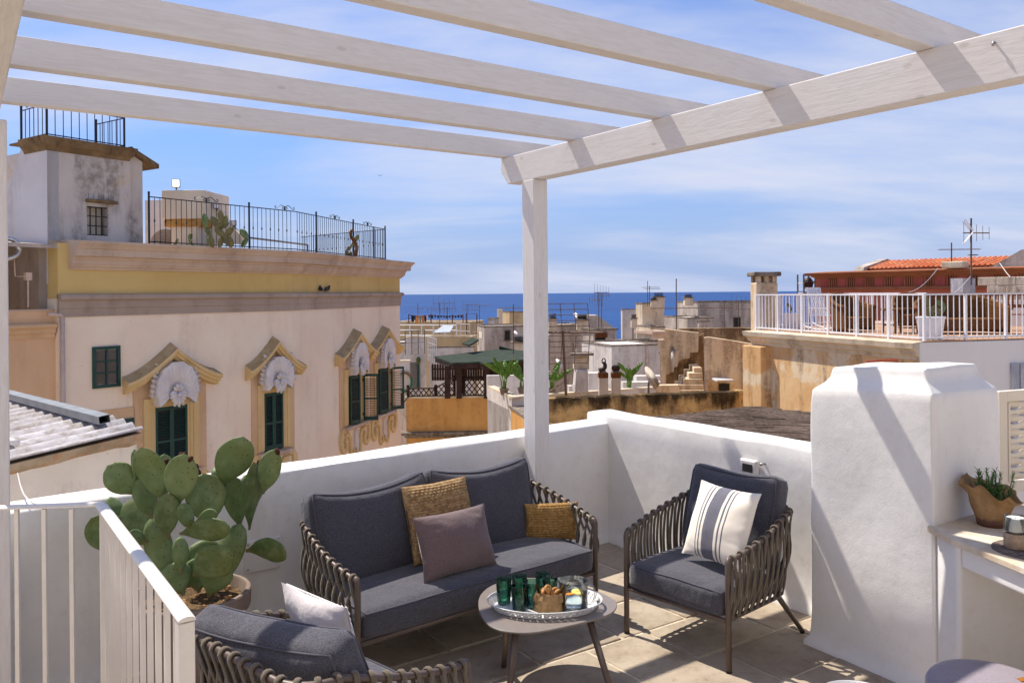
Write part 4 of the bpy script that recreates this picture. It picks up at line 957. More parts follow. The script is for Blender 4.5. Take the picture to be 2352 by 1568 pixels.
def petal(b, F, sc, zc, o, ang, L, w, lift, n=6, lobes=2, curl=.04):
    """one leaf-like stucco petal laid on the wall"""
    vs = []
    for i in range(n + 1):
        t = i / n; ww = w * math.sin(math.pi * min(.97, .08 + .9 * t)) ** .7 * (1 + .22 * math.sin(t * math.pi * 2 * lobes)); x, z = L * t, 0
        for k in (-1, -.5, 0, .5, 1):
            px, pz = x, k * ww; X = px * math.cos(ang) - pz * math.sin(ang); Z = px * math.sin(ang) + pz * math.cos(ang)
            vs.append(F.pt(sc + X, o + lift * math.sin(t * math.pi * .75) - abs(k) ** 1.5 * .045 + (.016 if k == 0 else 0) - curl * t * t * 0, zc + Z))
        
    m_ = 5; b.add(vs, [(i * m_ + k, i * m_ + k + 1, (i + 1) * m_ + k + 1, (i + 1) * m_ + k) for i in range(n) for k in range(m_ - 1)])
def surround(F, sc, a, zt, zb, k=1.0, sills=True):
    zp = lambda x: zt + k * (.66 + .70 * max(0, 1 - abs(x) / (3 * a)) ** 1.45)     # curve of the pediment's front top edge
    # backing panel
    b = MB(); N = 20; xs = [-2.28 * a + 4.56 * a * i / N for i in range(N + 1)]
    vs = []
    for x in xs:
        zz0 = zt + .002 if abs(x) < a * 1.02 else zb - .1
        vs += [F.pt(sc + x, .03, zz0), F.pt(sc + x, .03, zp(x) - .12), F.pt(sc + x, -.02, zz0), F.pt(sc + x, -.02, zp(x) - .12)]
    fs = []
    for i in range(N):
        o = 4 * i; fs += [(o, o + 4, o + 5, o + 1), (o, o + 2, o + 6, o + 4)]
    fs += [(0, 1, 3, 2), (4 * N, 4 * N + 2, 4 * N + 3, 4 * N + 1)]; b.add(vs, fs)
    sur = b.build('window_surround', MT['ochre'], pal)
    # architrave in three steps
    b = MB()
    for x0, x1, o1, top in ((1.36, 1.74, .085, .24 * k), (1.16, 1.362, .065, .135 * k), (1.0, 1.162, .045, .05 * k)):
        for sg in (-1, 1):
            s0, s1 = sorted((sc + sg * x0 * a, sc + sg * x1 * a)); flatbox(b, F, s0, s1, zb, zt + top, .0, o1)
        zlo = {1.36: .135 * k, 1.16: .05 * k, 1.0: 0}[x0]
        flatbox(b, F, sc - x0 * a, sc + x0 * a, zt + zlo, zt + top, .0, o1 - .0015)
    b.build('architrave', MT['ochre_lt'], sur, bev=.012)
    # pediment: mouldings swept along the ogee
    prof = [(-.03, .15), (.30, 0), (.305, -.075), (.25, -.10), (.235, -.16), (.18, -.175), (.165, -.235), (.10, -.26), (-.03, -.27)]
    xs = [3 * a * (i / 16) for i in range(-16, 17)]; b = MB(); m_ = len(prof)
    for x in xs:
        e = max(0, abs(x) / (3 * a) - .86) / .14
        for (o, h) in prof: b.v.append(F.pt(sc + x * (1 - .05 * (1 - max(0, o) / .36)), max(-.03, o), zp(x) + h))
    for i in range(len(xs) - 1):
        for j in range(m_): b.f.append([i * m_ + j, i * m_ + (j + 1) % m_, (i + 1) * m_ + (j + 1) % m_, (i + 1) * m_ + j]); b.mi.append(1 if j == 0 else 0)
    b.f += [list(range(m_)), [(len(xs) - 1) * m_ + j for j in range(m_)][::-1]]; b.mi += [0, 0]
    b.build('pediment', [MT['ochre_lt'], MT['stone_top']], sur)
    # shell cartouche
    b = MB(); cz_ = zt + .40 * k; RR = min(.54, 1.5 * a) * (k ** .5); ribs = 9
    def fan(u, v):
        an = math.pi * (-.18 + 1.36 * u); rib = math.cos(u * ribs * 2 * math.pi); r = RR * v * (1 + .02 * rib * v)
        dome = .16 + .16 * math.sin(v * math.pi * .62) + (.02 * abs(rib) - .01) * v
        return F.pt(sc + r * 1.0 * math.cos(an), dome, cz_ + r * 1.2 * math.sin(an))
    b.grid(fan, 90, 8)
    def skirt(u, v):
        p = fan(u, 1); q = F.pt((p - F.o).dot(F.d), .02, (p - F.o).z); return p + (q - p) * v
    b.grid(skirt, 90, 1)
    b.build('shell_ornament', MT['shell'], sur, auto=45)
    b = MB()
    for i in range(9):
        an = math.pi * (1.05 + .9 * i / 8) if i < 7 else 0
        petal(b, F, sc, cz_ - .10 * k, .30, math.pi * (.98 + 1.04 * i / 8), (.30 if i in (3, 4, 5) else .24) * k, .075, .07)
    for i in range(4): petal(b, F, sc, cz_ - .02 * k, .32, math.pi * (.2 + .6 * i / 3), .17 * k, .06, .06)
    b.ball(F.pt(sc, .36, cz_ - .12 * k), .045, 10, 6)
    for sg in (-1, 1):
        for i in range(7):
            f = i / 6; x = sg * RR * (.98 - .18 * f * f); z = cz_ - .12 * k + .62 * k * f * 1.0
            petal(b, F, sc + x * .92, z, .20, math.pi * (.5 - sg * (.42 - .2 * f)), .19 * k, .05, .06, 5)
        b.ball(F.pt(sc + sg * RR * .86, .26, cz_ - .06 * k), .04, 8, 5)
    tag(b.build('leaf_ornament', MT['shell'], sur), kind='stuff')
    # sill and scrolls
    b = MB(); flatbox(b, F, sc - 1.75 * a, sc + 1.75 * a, zb - .13, zb - .04, 0, .20); flatbox(b, F, sc - 1.7 * a, sc + 1.7 * a, zb - .17, zb - .128, 0, .15); b.build('sill', MT['cornice'], sur, bev=.012)
    b = MB()
    for sg in (-1, 1):
        P = [(1.55, -.18), (1.95, -.12), (2.2, -.25), (2.25, -.45), (2.1, -.68), (1.75, -.80), (1.45, -.70), (1.42, -.52), (1.6, -.45)]
        band(b, F, sc, [(sg * x * a, zb + z * k) for x, z in P], .15, 0, .09)
        P = [(1.5, -.30), (1.1, -.30), (.85, -.45), (.78, -.7), (.75, -.92), (.55, -1.05), (.3, -.98), (.28, -.84)]
        band(b, F, sc, [(sg * x * a, zb + z * k) for x, z in P], .13, 0, .08)
    b.build('scroll_bracket', MT['ochre_lt'], sur)
    b = MB(); petal(b, F, sc, zb - .18 * k, .10, -math.pi / 2, .75 * k, .07, .05, 8, 3); b.build('pendant_leaf', MT['shell'], sur)
    b = MB(); flatbox(b, F, sc - a, sc + a, zb - .03, zt, -.01, .008); b.build('dark_window_panel', MT['gloom'], sur)  # wall is not cut: dark panel paints the unlit interior
    return sur
ZT_, ZB_ = -2.56, -4.06
def sspan(F, u0, u1, v): return F.uv(u0, v)[0], F.uv(u1, v)[0]
w1 = sspan(F1, 355, 428, 960); w2 = sspan(F1, 605, 648, 905); w3 = sspan(F2, 798, 827, 900); w4 = sspan(F2, 866, 891, 880)
for F, (s0, s1), mode in ((F1, w1, 0), (F1, w2, 0), (F2, w3, 1), (F2, w4, 2)):
    sc, a = (s0 + s1) / 2, (s1 - s0) / 2; surround(F, sc, a, ZT_, ZB_, 1.0)
    if mode == 0:
        leaf(F, sc - a, ZB_, ZT_, a, 0, 1, .03); leaf(F, sc + a, ZB_, ZT_, a, 0, -1, .03)
    else:
        leaf(F, sc - a, ZB_, ZT_, a * 1.0, R(14), 1, .10); leaf(F, sc + a, ZB_, ZT_, a * 1.0, R(100 if mode == 1 else 135), -1, .12)
# side window half hidden by the shed roof
s0, z0 = F1.uv(212, 945); s1, _ = F1.uv(308, 940); b = MB(); flatbox(b, F1, s0, s1, ZB_ - .5, z0, -.02, .03); sw_ = b.build('window_surround', MT['ochre'], pal)
s0, z0 = F1.uv(250, 966); s1, _ = F1.uv(304, 964); leaf(F1, s0, ZB_ - .5, z0, (s1 - s0), 0, 1, .06); b = MB(); flatbox(b, F1, s0, s1, ZB_ - .5, z0, 0, .036); b.build('dark_window_panel', MT['gloom'], sw_)  # dark backing behind the slats, painted in place of inner shade
# small six-pane window
s0, zt0 = F1.uv(211, 797); s1, zt1 = F1.uv(274, 793); _, zb0 = F1.uv(211, 893); zt0 = zt1 = (zt0 + zt1) / 2
b = MB(); fw = .07
flatbox(b, F1, s0, s0 + fw, zb0, zt0, -.02, .05); flatbox(b, F1, s1 - fw, s1, zb0, zt0, -.02, .05); flatbox(b, F1, s0 + fw, s1 - fw, zb0, zb0 + fw, -.02, .048); flatbox(b, F1, s0 + fw, s1 - fw, zt0 - fw, zt0, -.02, .048)
sm = (s0 + s1) / 2; flatbox(b, F1, sm - .018, sm + .018, zb0 + fw, zt0 - fw, -.02, .044); hh = (zt0 - zb0 - 2 * fw) / 3
for k in (1, 2): flatbox(b, F1, s0 + fw, s1 - fw, zb0 + fw + hh * k - .016, zb0 + fw + hh * k + .016, -.02, .042)
win = b.build('small_window', MT['shutter'], pal)
for i in (0, 1):
    for k in range(3):
        b = MB(); x0 = (s0 + fw, sm + .018)[i]; x1 = (sm - .018, s1 - fw)[i]; flatbox(b, F1, x0, x1, zb0 + fw + hh * k + .016, zb0 + fw + hh * (k + 1) - .016, -.01, .02); b.build('pane', MT['pane'], win)
# rainwater pipe on the seam
MT['pipe'] = plain('painted_pipe', 'C9B3A4', .5, .3); b = MB(); pp = FW[0] - d0 * .06 + F1.n * .06
b.tube([pp + ZUP * -.42, pp + ZUP * -8], .045, 8); b.tube([pp + ZUP * -.42, pp + ZUP * -.36 - d0 * .05, pp + ZUP * -.34 - d0 * .3], .04, 8); ob = b.build('drainpipe', MT['pipe'], pal, smooth=True)
# two pigeons on the string course
MT['feather'] = plain('slate_feathers', (.035, .035, .042), .6, .3, 0, .5, 25)
for (u, v, yaw, lab) in ((737, 672, 40, 'dark pigeon on the left, preening on the grey string course'), (752, 672, -10, 'dark pigeon on the right, sitting on the grey string course')):
    p = onp(u, v, F2.pt(0, .07, 0), F2.n); p = V((p.x, p.y, EYE + .075))
    t = thing('pigeon', lab, 'bird', p, math.atan2(F2.d.y, F2.d.x) + R(yaw), 'pigeons on the string course')
    b = MB(); b.tube([(-.17, 0, .05), (-.10, 0, .08), (-.04, 0, .10), (.03, 0, .115), (.075, 0, .15), (.09, 0, .19), (.12, 0, .195), (.145, 0, .185)], [.012, .03, .058, .062, .042, .03, .027, .006], 10); b.build('body', MT['feather'], t, world=False, smooth=True)
    for y in (-.02, .02): b = MB(); b.tube([(.0, y, .06), (.005, y, 0)], .005, 5); b.build('leg', MT['steel'], t, world=False)
# ---------------------------------------------------------------- ground and sea
MT['street'] = plaster('town_ground', 'B9A78C', '9E8C74', '7A6A56', .5, .05, .2, 2)
b = MB(); b.box((0, 20, -9.2), (500, 190, .4)); ob = b.build('ground', MT['street']); tag(ob, kind='structure')
def seamat():
    m = Mat('sea_water', .45, .12); 
    col = m.mix(m.ramp(m.noise(.004, 5, .6, (.35, 1, 1)), .35, .65), '06366E', '09427E'); col = m.mix(m.ramp(m.noise(.12, 6, .65, (.25, 1, 1)), .5, .75, 0, .5), col, '175A98'); m.color(col)
    m.bump(m.noise(.25, 6, .65, (.4, 1, 1)), .6, 1.5); return m.m
MT['sea'] = seamat()
b = MB(); b.add([(-60000, 100, -9.35), (60000, 100, -9.35), (60000, 70000, -9.35), (-60000, 70000, -9.35)], [(0, 1, 2, 3)]); ob = b.build('sea', MT['sea']); tag(ob, kind='structure')
MT['grey_wall'] = plaster('stained_grey_wall', 'A89C93', '978A80', '5E544C', .6, .8, .3, 30, (.48, .68))
# ---------------------------------------------------------------- iron railings
MT['iron'] = plain('black_wrought_iron', (.018, .02, .024), .5, .4, .3, .2)
def ironrail(t, path, h, posts, pitch=.13, r=.008, collars=True, scrolls=()):
    """bars between the corners of a level path; posts at given fractions along each leg"""
    bar = MB(); bar.tube([(0, 0, 0), (0, 0, h - .02)], r, 5, cap=False); bme = bar.mesh('bar'); bme.materials.append(MT['iron'])
    bar = MB(); bar.tube([(0, 0, 0), (0, 0, h - .02)], r, 5, cap=False); bar.lathe([(r, h * .46), (.022, h * .48), (.022, h * .49), (r, h * .5), (.02, h * .515), (r, h * .53)], 6); bme2 = bar.mesh('bar'); bme2.materials.append(MT['iron'])
    po = MB(); po.tube([(0, 0, -.02), (0, 0, h + .06)], .025, 8); po.ball((0, 0, h + .075), .03, 8, 5); pme = po.mesh('post'); pme.materials.append(MT['iron'])
    for i in range(len(path) - 1):
        p, q = path[i], path[i + 1]; L = (q - p).length; n = max(1, int(L / pitch)); d = (q - p).normalized()
        for z in (h - .02, .05):
            b = MB(); b.tube([p + ZUP * z, q + ZUP * z], .013, 5); b.build('rail', MT['iron'], t)
        for k in range(1, n): place('bar', bme2 if (collars and k % 2) else bme, t, p + (q - p) * k / n, (1, 0, 0))
        for f in posts[i]: place('post', pme, t, p + (q - p) * f, (1, 0, 0))
        for f in scrolls[i] if scrolls else ():
            c = p + (q - p) * f + ZUP * h; b = MB()
            for sg in (-1, 1):
                pts = [c + d * (sg * x) + ZUP * z for x, z in [(0, .06), (.06, .1), (.14, .11), (.22, .06), (.29, .02), (.33, .04), (.32, .08), (.29, .075)]]; b.tube(catmull(pts, 3, False), .009, 5)
                pts = [c + d * (sg * x) + ZUP * z for x, z in [(.01, .02), (.06, .015), (.085, .045), (.06, .07), (.04, .05)]]; b.tube(catmull(pts, 3, False), .009, 5)
            b.tube([c - ZUP * .02, c + ZUP * .09], .02, 6); b.build('scroll', MT['iron'], t)
rp_ = offset(Cc, -.32); dk = CZ + .015
def onrail(seg, u): return (onp(u, 590, rp_[seg], (F1 if seg == 0 else F2).n) - rp_[seg]).dot((F1 if seg == 0 else F2).d)
pA = rp_[0] + F1.d * onrail(0, 343); pB = rp_[1]; pC = rp_[1] + F2.d * onrail(1, 885); pD = pC - F2.n * 4.5 + F2.d * 2.5
L0, L1 = (pB - pA).length, (pC - pB).length
f573 = (onrail(0, 573) - onrail(0, 343)) / L0
t = thing('roof_railing', 'black wrought iron railing along the palazzo roof edge', 'railing', pA + ZUP * dk)
ironrail(t, [p + ZUP * dk for p in (pA, pB, pC, pD)], 1.09, [(0, f573), (onrail(1, 727) / L1, onrail(1, 812) / L1), (0, .12)], .135, scrolls=[((onrail(0, 475) - onrail(0, 343)) / L0, (onrail(0, 655) - onrail(0, 343)) / L0), (onrail(1, 770) / L1, onrail(1, 845) / L1), ()])
# ---------------------------------------------------------------- stair tower on the roof
MT['tower'] = plaster('weathered_white_plaster', 'CFC5BC', 'BDB1A6', '6E6257', .75, .7, .35, 30, (.46, .66), speck='5A4E44', patch='C9B59B', pthr=(.52, .66), psc=.9)
MT['tower_white'] = plaster('white_limewash_side', 'D8D3D2', 'CBC5C4', '9A8E86', .35, .6, .3, 30)
MT['lichen'] = plaster('blackened_stone', '8A7254', '6C583E', '3A2F24', .7, 2.5, .6, 30, speck='8A7A60')
TF = Fac(FW[0] - F1.n * .38, FW[1] - F1.n * .38)
tower = thing('stair_tower', 'weathered white stair tower with stone cornice on the palazzo roof', 'tower', TF.pt(1, -1, CZ))
sl_, zt_ = TF.uv(108, 345); sr_, _ = TF.uv(300, 400); zt_ = 3.26; zb_ = CZ - .9
wz1, wz0 = TF.uv(224, 475)[1], TF.uv(224, 541)[1]; ws0, ws1 = TF.uv(200, 500)[0], TF.uv(248, 500)[0]
b = MB()
def tb(b, s0, s1, z0, z1, o0, o1): return flatbox(b, TF, s0, s1, z0, z1, o0, o1)
tb(b, sl_, ws0, zb_, zt_, -.3, 0); tb(b, ws1, sr_, zb_, zt_, -.3, 0); tb(b, ws0, ws1, wz1, zt_, -.3, 0); tb(b, ws0, ws1, zb_, wz0, -.3, 0); b.build('front_wall', MT['tower'], tower)
b = MB(); side = [(0, zb_), (0, zt_), (-1.05, zt_), (-1.6, zt_ - .75), (-2.6, zt_ - 1.0), (-2.6, zb_)]
b.prism([TF.pt(sl_ - .012, o, z) for o, z in side], TF.d * .25); b.build('side_wall', MT['tower_white'], tower)
b = MB(); tb(b, sl_ + .245, sr_, zb_, zt_ - .02, -2.6, -.302); b.build('core', MT['tower'], tower)
MT['cream_wall'] = plaster('cream_plaster', 'E6D9C4', 'DACBB4', 'B79F84', .3, .8, .2, 30)
b = MB(); tb(b, ws0 - .0, ws1 + .0, wz0, wz1, -.301, -.29); b.build('window_back', MT['cream_wall'], tower)  # bright cream paints in the sunlit wall seen through the opening
b = MB(); w_ = ws1 - ws0; h_ = wz1 - wz0
for k in (1, 2, 3): b.box(TF.pt(ws0 + w_ * k / 3.6 - .03, -.06, (wz0 + wz1) / 2), (.02, .02, h_), TF.d, TF.n)
for k in (1, 2): b.box(TF.pt((ws0 + ws1) / 2, -.045, wz0 + h_ * k / 3), (w_, .02, .02), TF.d, TF.n)
for z in (wz0 + .015, wz1 - .015): b.box(TF.pt((ws0 + ws1) / 2, -.047, z), (w_, .02, .02), TF.d, TF.n)
b.build('window_grille', MT['iron'], tower)
s0, z0 = TF.uv(196, 459); s1, z1 = TF.uv(264, 467); b = MB(); tb(b, s0, s1, (z0 + z1) / 2 - .04, (z0 + z1) / 2 + .03, -.05, .14); led = b.build('window_ledge', MT['lichen'], tower, bev=.015)
b = MB()
for k in range(6): b.tube([TF.pt(s0 + (s1 - s0) * (k + .4) / 6, .05, (z0 + z1) / 2 + .02), TF.pt(s0 + (s1 - s0) * (k + .4) / 6, .05, (z0 + z1) / 2 + .15)], .004, 4)
tag(b.build('bird_spikes', MT['iron'], led), kind='stuff')
b = MB(); b.sweep([TF.pt(sl_ - .01, -.9, zt_), TF.pt(sl_ - .01, 0, zt_), TF.pt(sr_ - .05, 0, zt_), TF.pt(sr_ - .05, -1.6, zt_)], [(-.15, -.16), (.02, -.16), (.04, -.10), (.07, -.06), (.10, -.04), (.11, .02), (.14, .06), (.15, .13), (-.15, .16)]); b.build('tower_cornice', MT['lichen'], tower, auto=30)
b = MB(); tb(b, sl_, sr_ - .05, zt_ + .1, zt_ + .14, -1.6, .0); b.build('tower_deck', MT['lichen'], tower)
se, _ = TF.uv(331, 450); b = MB(); ze0, ze1 = TF.uv(302, 350)[1], TF.uv(331, 372)[1]
b.prism([TF.pt(s, -.06, z) for s, z in ((sr_, zb_), (se, zb_), (se, ze1), (sr_, ze0))], -TF.n * 1.6); b.build('annex_wall', MT['tower'], tower)
sq, zq = TF.uv(361, 388); b = MB(); b.prism([TF.pt(s, .08, z) for s, z in ((sr_ - .02, ze0 + .12), (sr_ - .02, ze0 + .0), (sq, zq), (sq, zq + .1))], -TF.n * 1.9); b.build('annex_roof', MT['lichen'], tower)
zz = zt_ + .14; tr_ = thing('tower_railing', 'small black iron railing on top of the stair tower', 'railing', TF.pt(sl_, 0, zz))
pa = TF.pt(sl_ + .04, -1.15, zz); pb_ = TF.pt(sl_ + .02, -.04, zz); pc = TF.pt(sr_ - .12, -.04, zz); pd = TF.pt(sr_ - .12, -1.2, zz)
ironrail(tr_, [pa, pb_, pc, pd], .70, [(0,), (0, .999), (.999,)], .16, .009, False, [(.5,), (.48,), ()])
# ---------------------------------------------------------------- what stands on the palazzo roof behind the railing
def ubox(b, u0, u1, v0, v1, Y, dep, dv=None):
    """upright block whose front, square to us, fills those plate limits at Y metres"""
    p, q = at(u0, v0, Y), at(u1, v1, Y); z0 = min(p.z, q.z) if dv is None else dv
    b.hexa([V((p.x, Y, z0)), V((q.x, Y, z0)), V((q.x + dep * .1, Y + dep, z0)), V((p.x - dep * .1, Y + dep, z0))], [V((p.x, Y, p.z)), V((q.x, Y, p.z)), V((q.x + dep * .1, Y + dep, p.z)), V((p.x - dep * .1, Y + dep, p.z))]); return b
MT['carved'] = plaster('honey_carved_stone', 'C79E62', 'A87F48', '6E4E2C', .7, 6, .9, 30)
pv = thing('roof_pavilion', 'cream masonry pier with carved honey stone capital on the palazzo roof', 'pavilion', at(420, 556, 20.6))
zd = EYE + CZ
b = MB(); ubox(b, 371, 470, 437, 502, 20.6, 1.4); b.build('upper_block', MT['cream_wall'], pv, bev=.02)
b = MB(); ubox(b, 376, 464, 502.2, 520, 20.64, 1.2); b.build('capital', MT['carved'], pv, bev=.05, seg=3)
b = MB(); ubox(b, 392, 455, 520.2, 556, 20.7, 1.0, zd - .2); b.build('shaft', MT['cream_wall'], pv)
b = MB(); n = 14; q0, q1 = at(333, 460, 22.5), at(394, 460, 22.5); cx, rr_ = lerp(q0.x, q1.x, .75), .42
zs = at(372, 540, 22.5).z; vs = [V((q0.x, 22.5, zd - .2)), V((q0.x, 22.5, q0.z)), V((q1.x, 22.5, q0.z)), V((q1.x, 22.5, zs))]
vs = [V((q0.x, 22.5, zd - .2)), V((q0.x, 22.5, q0.z)), V((cx + rr_, 22.5, q0.z)), V((cx + rr_, 22.5, zd - .2))] + [V((cx + rr_ * .98 * math.cos(math.pi * k / n), 22.5, zs - .25 + rr_ * math.sin(math.pi * k / n))) for k in range(n + 1)] + [V((cx - rr_ * .98, 22.5, zd - .2))]
b.prism(vs, (0, .4, 0)); b.build('arch_wall', MT['tower_white'], pv); b = MB(); b.box((cx, 23.2, zd + .6), (rr_ * 2.4, .1, 1.4)); b.build('arch_recess', MT['grey_wall'], pv)
b = MB(); b.prism([at(u, v, 21.2) for u, v in ((470, 556), (470, 468), (512, 484), (516, 500), (556, 545), (556, 560))], (0, .3, 0)); b.build('ramp_wall', MT['cream_wall'], pv)
MT['lampglass'] = Mat('lit_floodlight'); MT['lampglass'].b.inputs['Emission Color'].default_value = (1, .85, .55, 1); MT['lampglass'].b.inputs['Emission Strength'].default_value = 1.3; MT['lampglass'].color((.9, .8, .6)); MT['lampglass'] = MT['lampglass'].m
MT['grey_metal'] = plain('grey_paint_metal', '6E6A66', .5, .4, .2)
def flood(u, v, Y, s, label, lit):
    c = at(u, v, Y); t = thing('floodlight', label, 'floodlight', c, R(15), 'floodlights on the palazzo roof')
    b = MB(); b.box((0, .04, 0), (s, .08, s * 1.1)); b.build('housing', MT['grey_metal'], t, world=False, bev=.01)
    b = MB(); b.box((0, -.004, 0), (s * .82, .01, s * .88)); b.build('lens', MT['lampglass'] if lit else MT['plate'], t, world=False)
    b = MB(); b.tube([(0, .06, -s * .5), (0, .1, -s * .8)], .02, 6); b.build('bracket', MT['grey_metal'], t, world=False)
flood(404, 421, 20.6, .19, 'lit square floodlight on top of the cream roof pier', True)
flood(497, 473, 21.0, .13, 'small floodlight on the sloping wall right of the roof pier', False)
flood(537, 512, 21.1, .13, 'small floodlight lower down on the sloping roof wall', False)
def padclump(name, label, c, n, H, seed, group='prickly pears on the palazzo roof', mat='pad'):
    r_ = random.Random(seed); t = thing(name, label, 'cactus', c, 0, group); tops = []
    for k in range(n):
        base = V((r_.uniform(-.12, .12), r_.uniform(-.1, .1), 0)) if k < max(1, n // 3) or not tops else r_.choice(tops)
        an = r_.uniform(-1.1, 1.1); L = H * r_.uniform(.26, .38); up_ = V((math.sin(an), r_.uniform(-.25, .25), math.cos(an))).normalized(); X = V((math.cos(an), r_.uniform(-.4, .4), -math.sin(an))).normalized(); X = (X - up_ * X.dot(up_)).normalized(); Zn = X.cross(up_); W = L * .52
        b = MB(); b.grid(lambda a, tt: base + up_ * (L * tt) + X * (W / 2 * (math.sin(math.pi * min(.99, .06 + .92 * tt ** 1.1)) ** .6) * math.cos(a * 6.283)) + Zn * (L * .07 * math.sin(math.pi * min(.98, .1 + .88 * tt)) ** .5 * math.sin(a * 6.283)), 12, 8, True); b.build('pad', MT[mat], t, world=False, smooth=True); tops.append(base + up_ * L * .92)
for u, v, H, n, sd_, lab in ((402, 556, .5, 2, 1, 'single-pad prickly pear at the foot of the roof pier'), (437, 557, .5, 4, 2, 'small prickly pear behind the iron railing right of the roof pier'), (495, 562, .95, 9, 3, 'branching prickly pear behind the middle of the iron railing'), (543, 565, .95, 9, 4, 'broad prickly pear leaning right behind the iron railing'), (800, 588, .7, 6, 6, 'prickly pear beside the twisted trunk at the far roof end')):
    Y = 19.6 if u < 600 else 25.6; p = at(u, v, Y); padclump('cactus', lab, V((p.x, Y, zd - .02)), n, H, sd_)
p = at(815, 585, 25.6); b = MB(); q = V((p.x, 25.6, zd)); b.tube(catmull([q, q + V((.06, 0, .25)), q + V((.02, 0, .45)), q + V((-.1, 0, .6)), q + V((-.13, 0, .78)), q + V((-.03, 0, .85))], 4, False), [.06 - .0012 * k for k in range(21)], 7)
ob = b.build('euphorbia_trunk', plain('cork_bark', '6E4A2E', .9, .1, 0, .4, 8), smooth=True); tag(ob, 'twisted brown euphorbia trunk behind the far end of the roof railing', 'plant')
b = MB(); p0, p1 = at(573, 546, 23), at(706, 546, 26.5); p1.z = p0.z
for a_, c_ in ((p0, p1), (p0, V((p0.x, p0.y, zd))), (p1, V((p1.x, p1.y, zd)))): b.tube([a_, c_], .03, 6)
ob = b.build('pipe_stand', MT['grey_metal'], smooth=True); tag(ob, 'grey metal pipe stand on the palazzo roof behind the railing', 'pipe stand')
# ---------------------------------------------------------------- annexe left of the palazzo: parapet, lean-to and machines
AF = Fac(FW[0] - F1.d * 7 - F1.n * .12, FW[0] - F1.n * .12); aL = AF.L - .12
ann = thing('annexe', 'peach rendered annexe with moulded parapet left of the palazzo', 'building', AF.pt(3, 0, -9))
MT['peach'] = plaster('peach_render', 'DDB893', 'D2AB86', 'B08A68', .35, .5, .25, 30)
za = -.27
b = MB(); flatbox(b, AF, 0, aL, -9 - EYE + 2, za, -.3, 0); b.build('wall', MT['peach'], ann)
b = MB(); b.sweep([AF.pt(0, 0, za), AF.pt(aL - .03, 0, za)], [(-.1, -.56), (.03, -.56), (.05, -.48), (.09, -.45), (.10, -.38), (.13, -.36), (.16, -.33), (.16, -.29), (.13, -.26), (-.1, -.25)]); b.build('moulding', MT['ochre'], ann, auto=30)
b = MB(); flatbox(b, AF, 0, aL, za, za + .03, -.32, .02); b.build('coping', MT['cornice'], ann)
b = MB(); flatbox(b, AF, 0, aL + .1, za - 1, 1.12, -2.5, -2.2); flatbox(b, AF, aL - .16, aL + .11, za, 1.1, -2.19, -.31); b.build('back_wall', MT['grey_wall'], ann)
b = MB(); b.prism([AF.pt(aL + .12, o, z) for o, z in ((.12, 1.02), (.12, 1.10), (-2.6, 1.30), (-2.6, 1.22))], -AF.d * 7); b.build('lean_to_roof', plain('rusty_sheet', 'A5978C', .7, .3, 0, .35, 2), ann)
b = MB(); c0 = AF.pt(aL - 1.35, -.15, 1.12); b.tube(catmull([c0, c0 + AF.d * .35 + ZUP * .08, c0 + AF.d * .62 + ZUP * .05, c0 + AF.d * .72 - ZUP * .15, c0 + AF.d * .55 - ZUP * .32, c0 + AF.d * .1 - ZUP * .36 - AF.n * .2], 5, False), .055, 10); b.build('flexible_duct', plain('foil_duct', (.55, .55, .55), .3, .5, .8, .3, 40, .6, 60), ann, smooth=True)
p = AF.pt(aL - 1.82, -.7, za + .3); ac = thing('air_conditioner', 'white air conditioning unit on the annexe roof at the left edge', 'air conditioner', p - ZUP * .3, math.atan2(AF.d.y, AF.d.x))
b = MB(); b.box((0, 0, .4), (.8, .34, .62)); b.build('casing', MT['plate'], ac, world=False, bev=.015)
for k in range(12): b = MB(); b.box((-.06, -.178, .16 + .04 * k), (.58, .016, .018)); b.build('grille_bar', MT['grey_metal'], ac, world=False)
b = MB(); b.box((-.06, -.171, .4), (.6, .004, .54)); b.build('grille_back', MT['gloom'], ac, world=False)
p = AF.pt(aL - 1.98, -1.0, .28); tk = MB(); tk.lathe([(.0001, 0), (.16, .01), (.2, .05), (.2, .5), (.17, .57), (.0001, .6)], 20, p); ob = tk.build('pressure_tank', plain('blue_tank', '0E5FA8', .35, .5), smooth=True); tag(ob, 'blue pressure tank above the air conditioner at the left edge', 'tank')
b = MB(); q = AF.pt(aL - 1.5, -.4, .35); b.tube([q - AF.d * .5, q - AF.d * .15, q + ZUP * -.12, q + ZUP * -.6], .03, 8); b.build('pipe', MT['pipe'], ann, smooth=True)
b = MB(); q = AF.pt(aL - .38, -.32, .0); b.box(q + ZUP * .44, (.12, .1, .16), AF.d, AF.n); b.tube([q + ZUP * .36, q - ZUP * .2], .018, 6); b.tube([q + ZUP * .44, q + ZUP * .44 - AF.d * .25, q + ZUP * .9 - AF.d * .27], .012, 6); b.build('junction_box', MT['pipe'], ann)
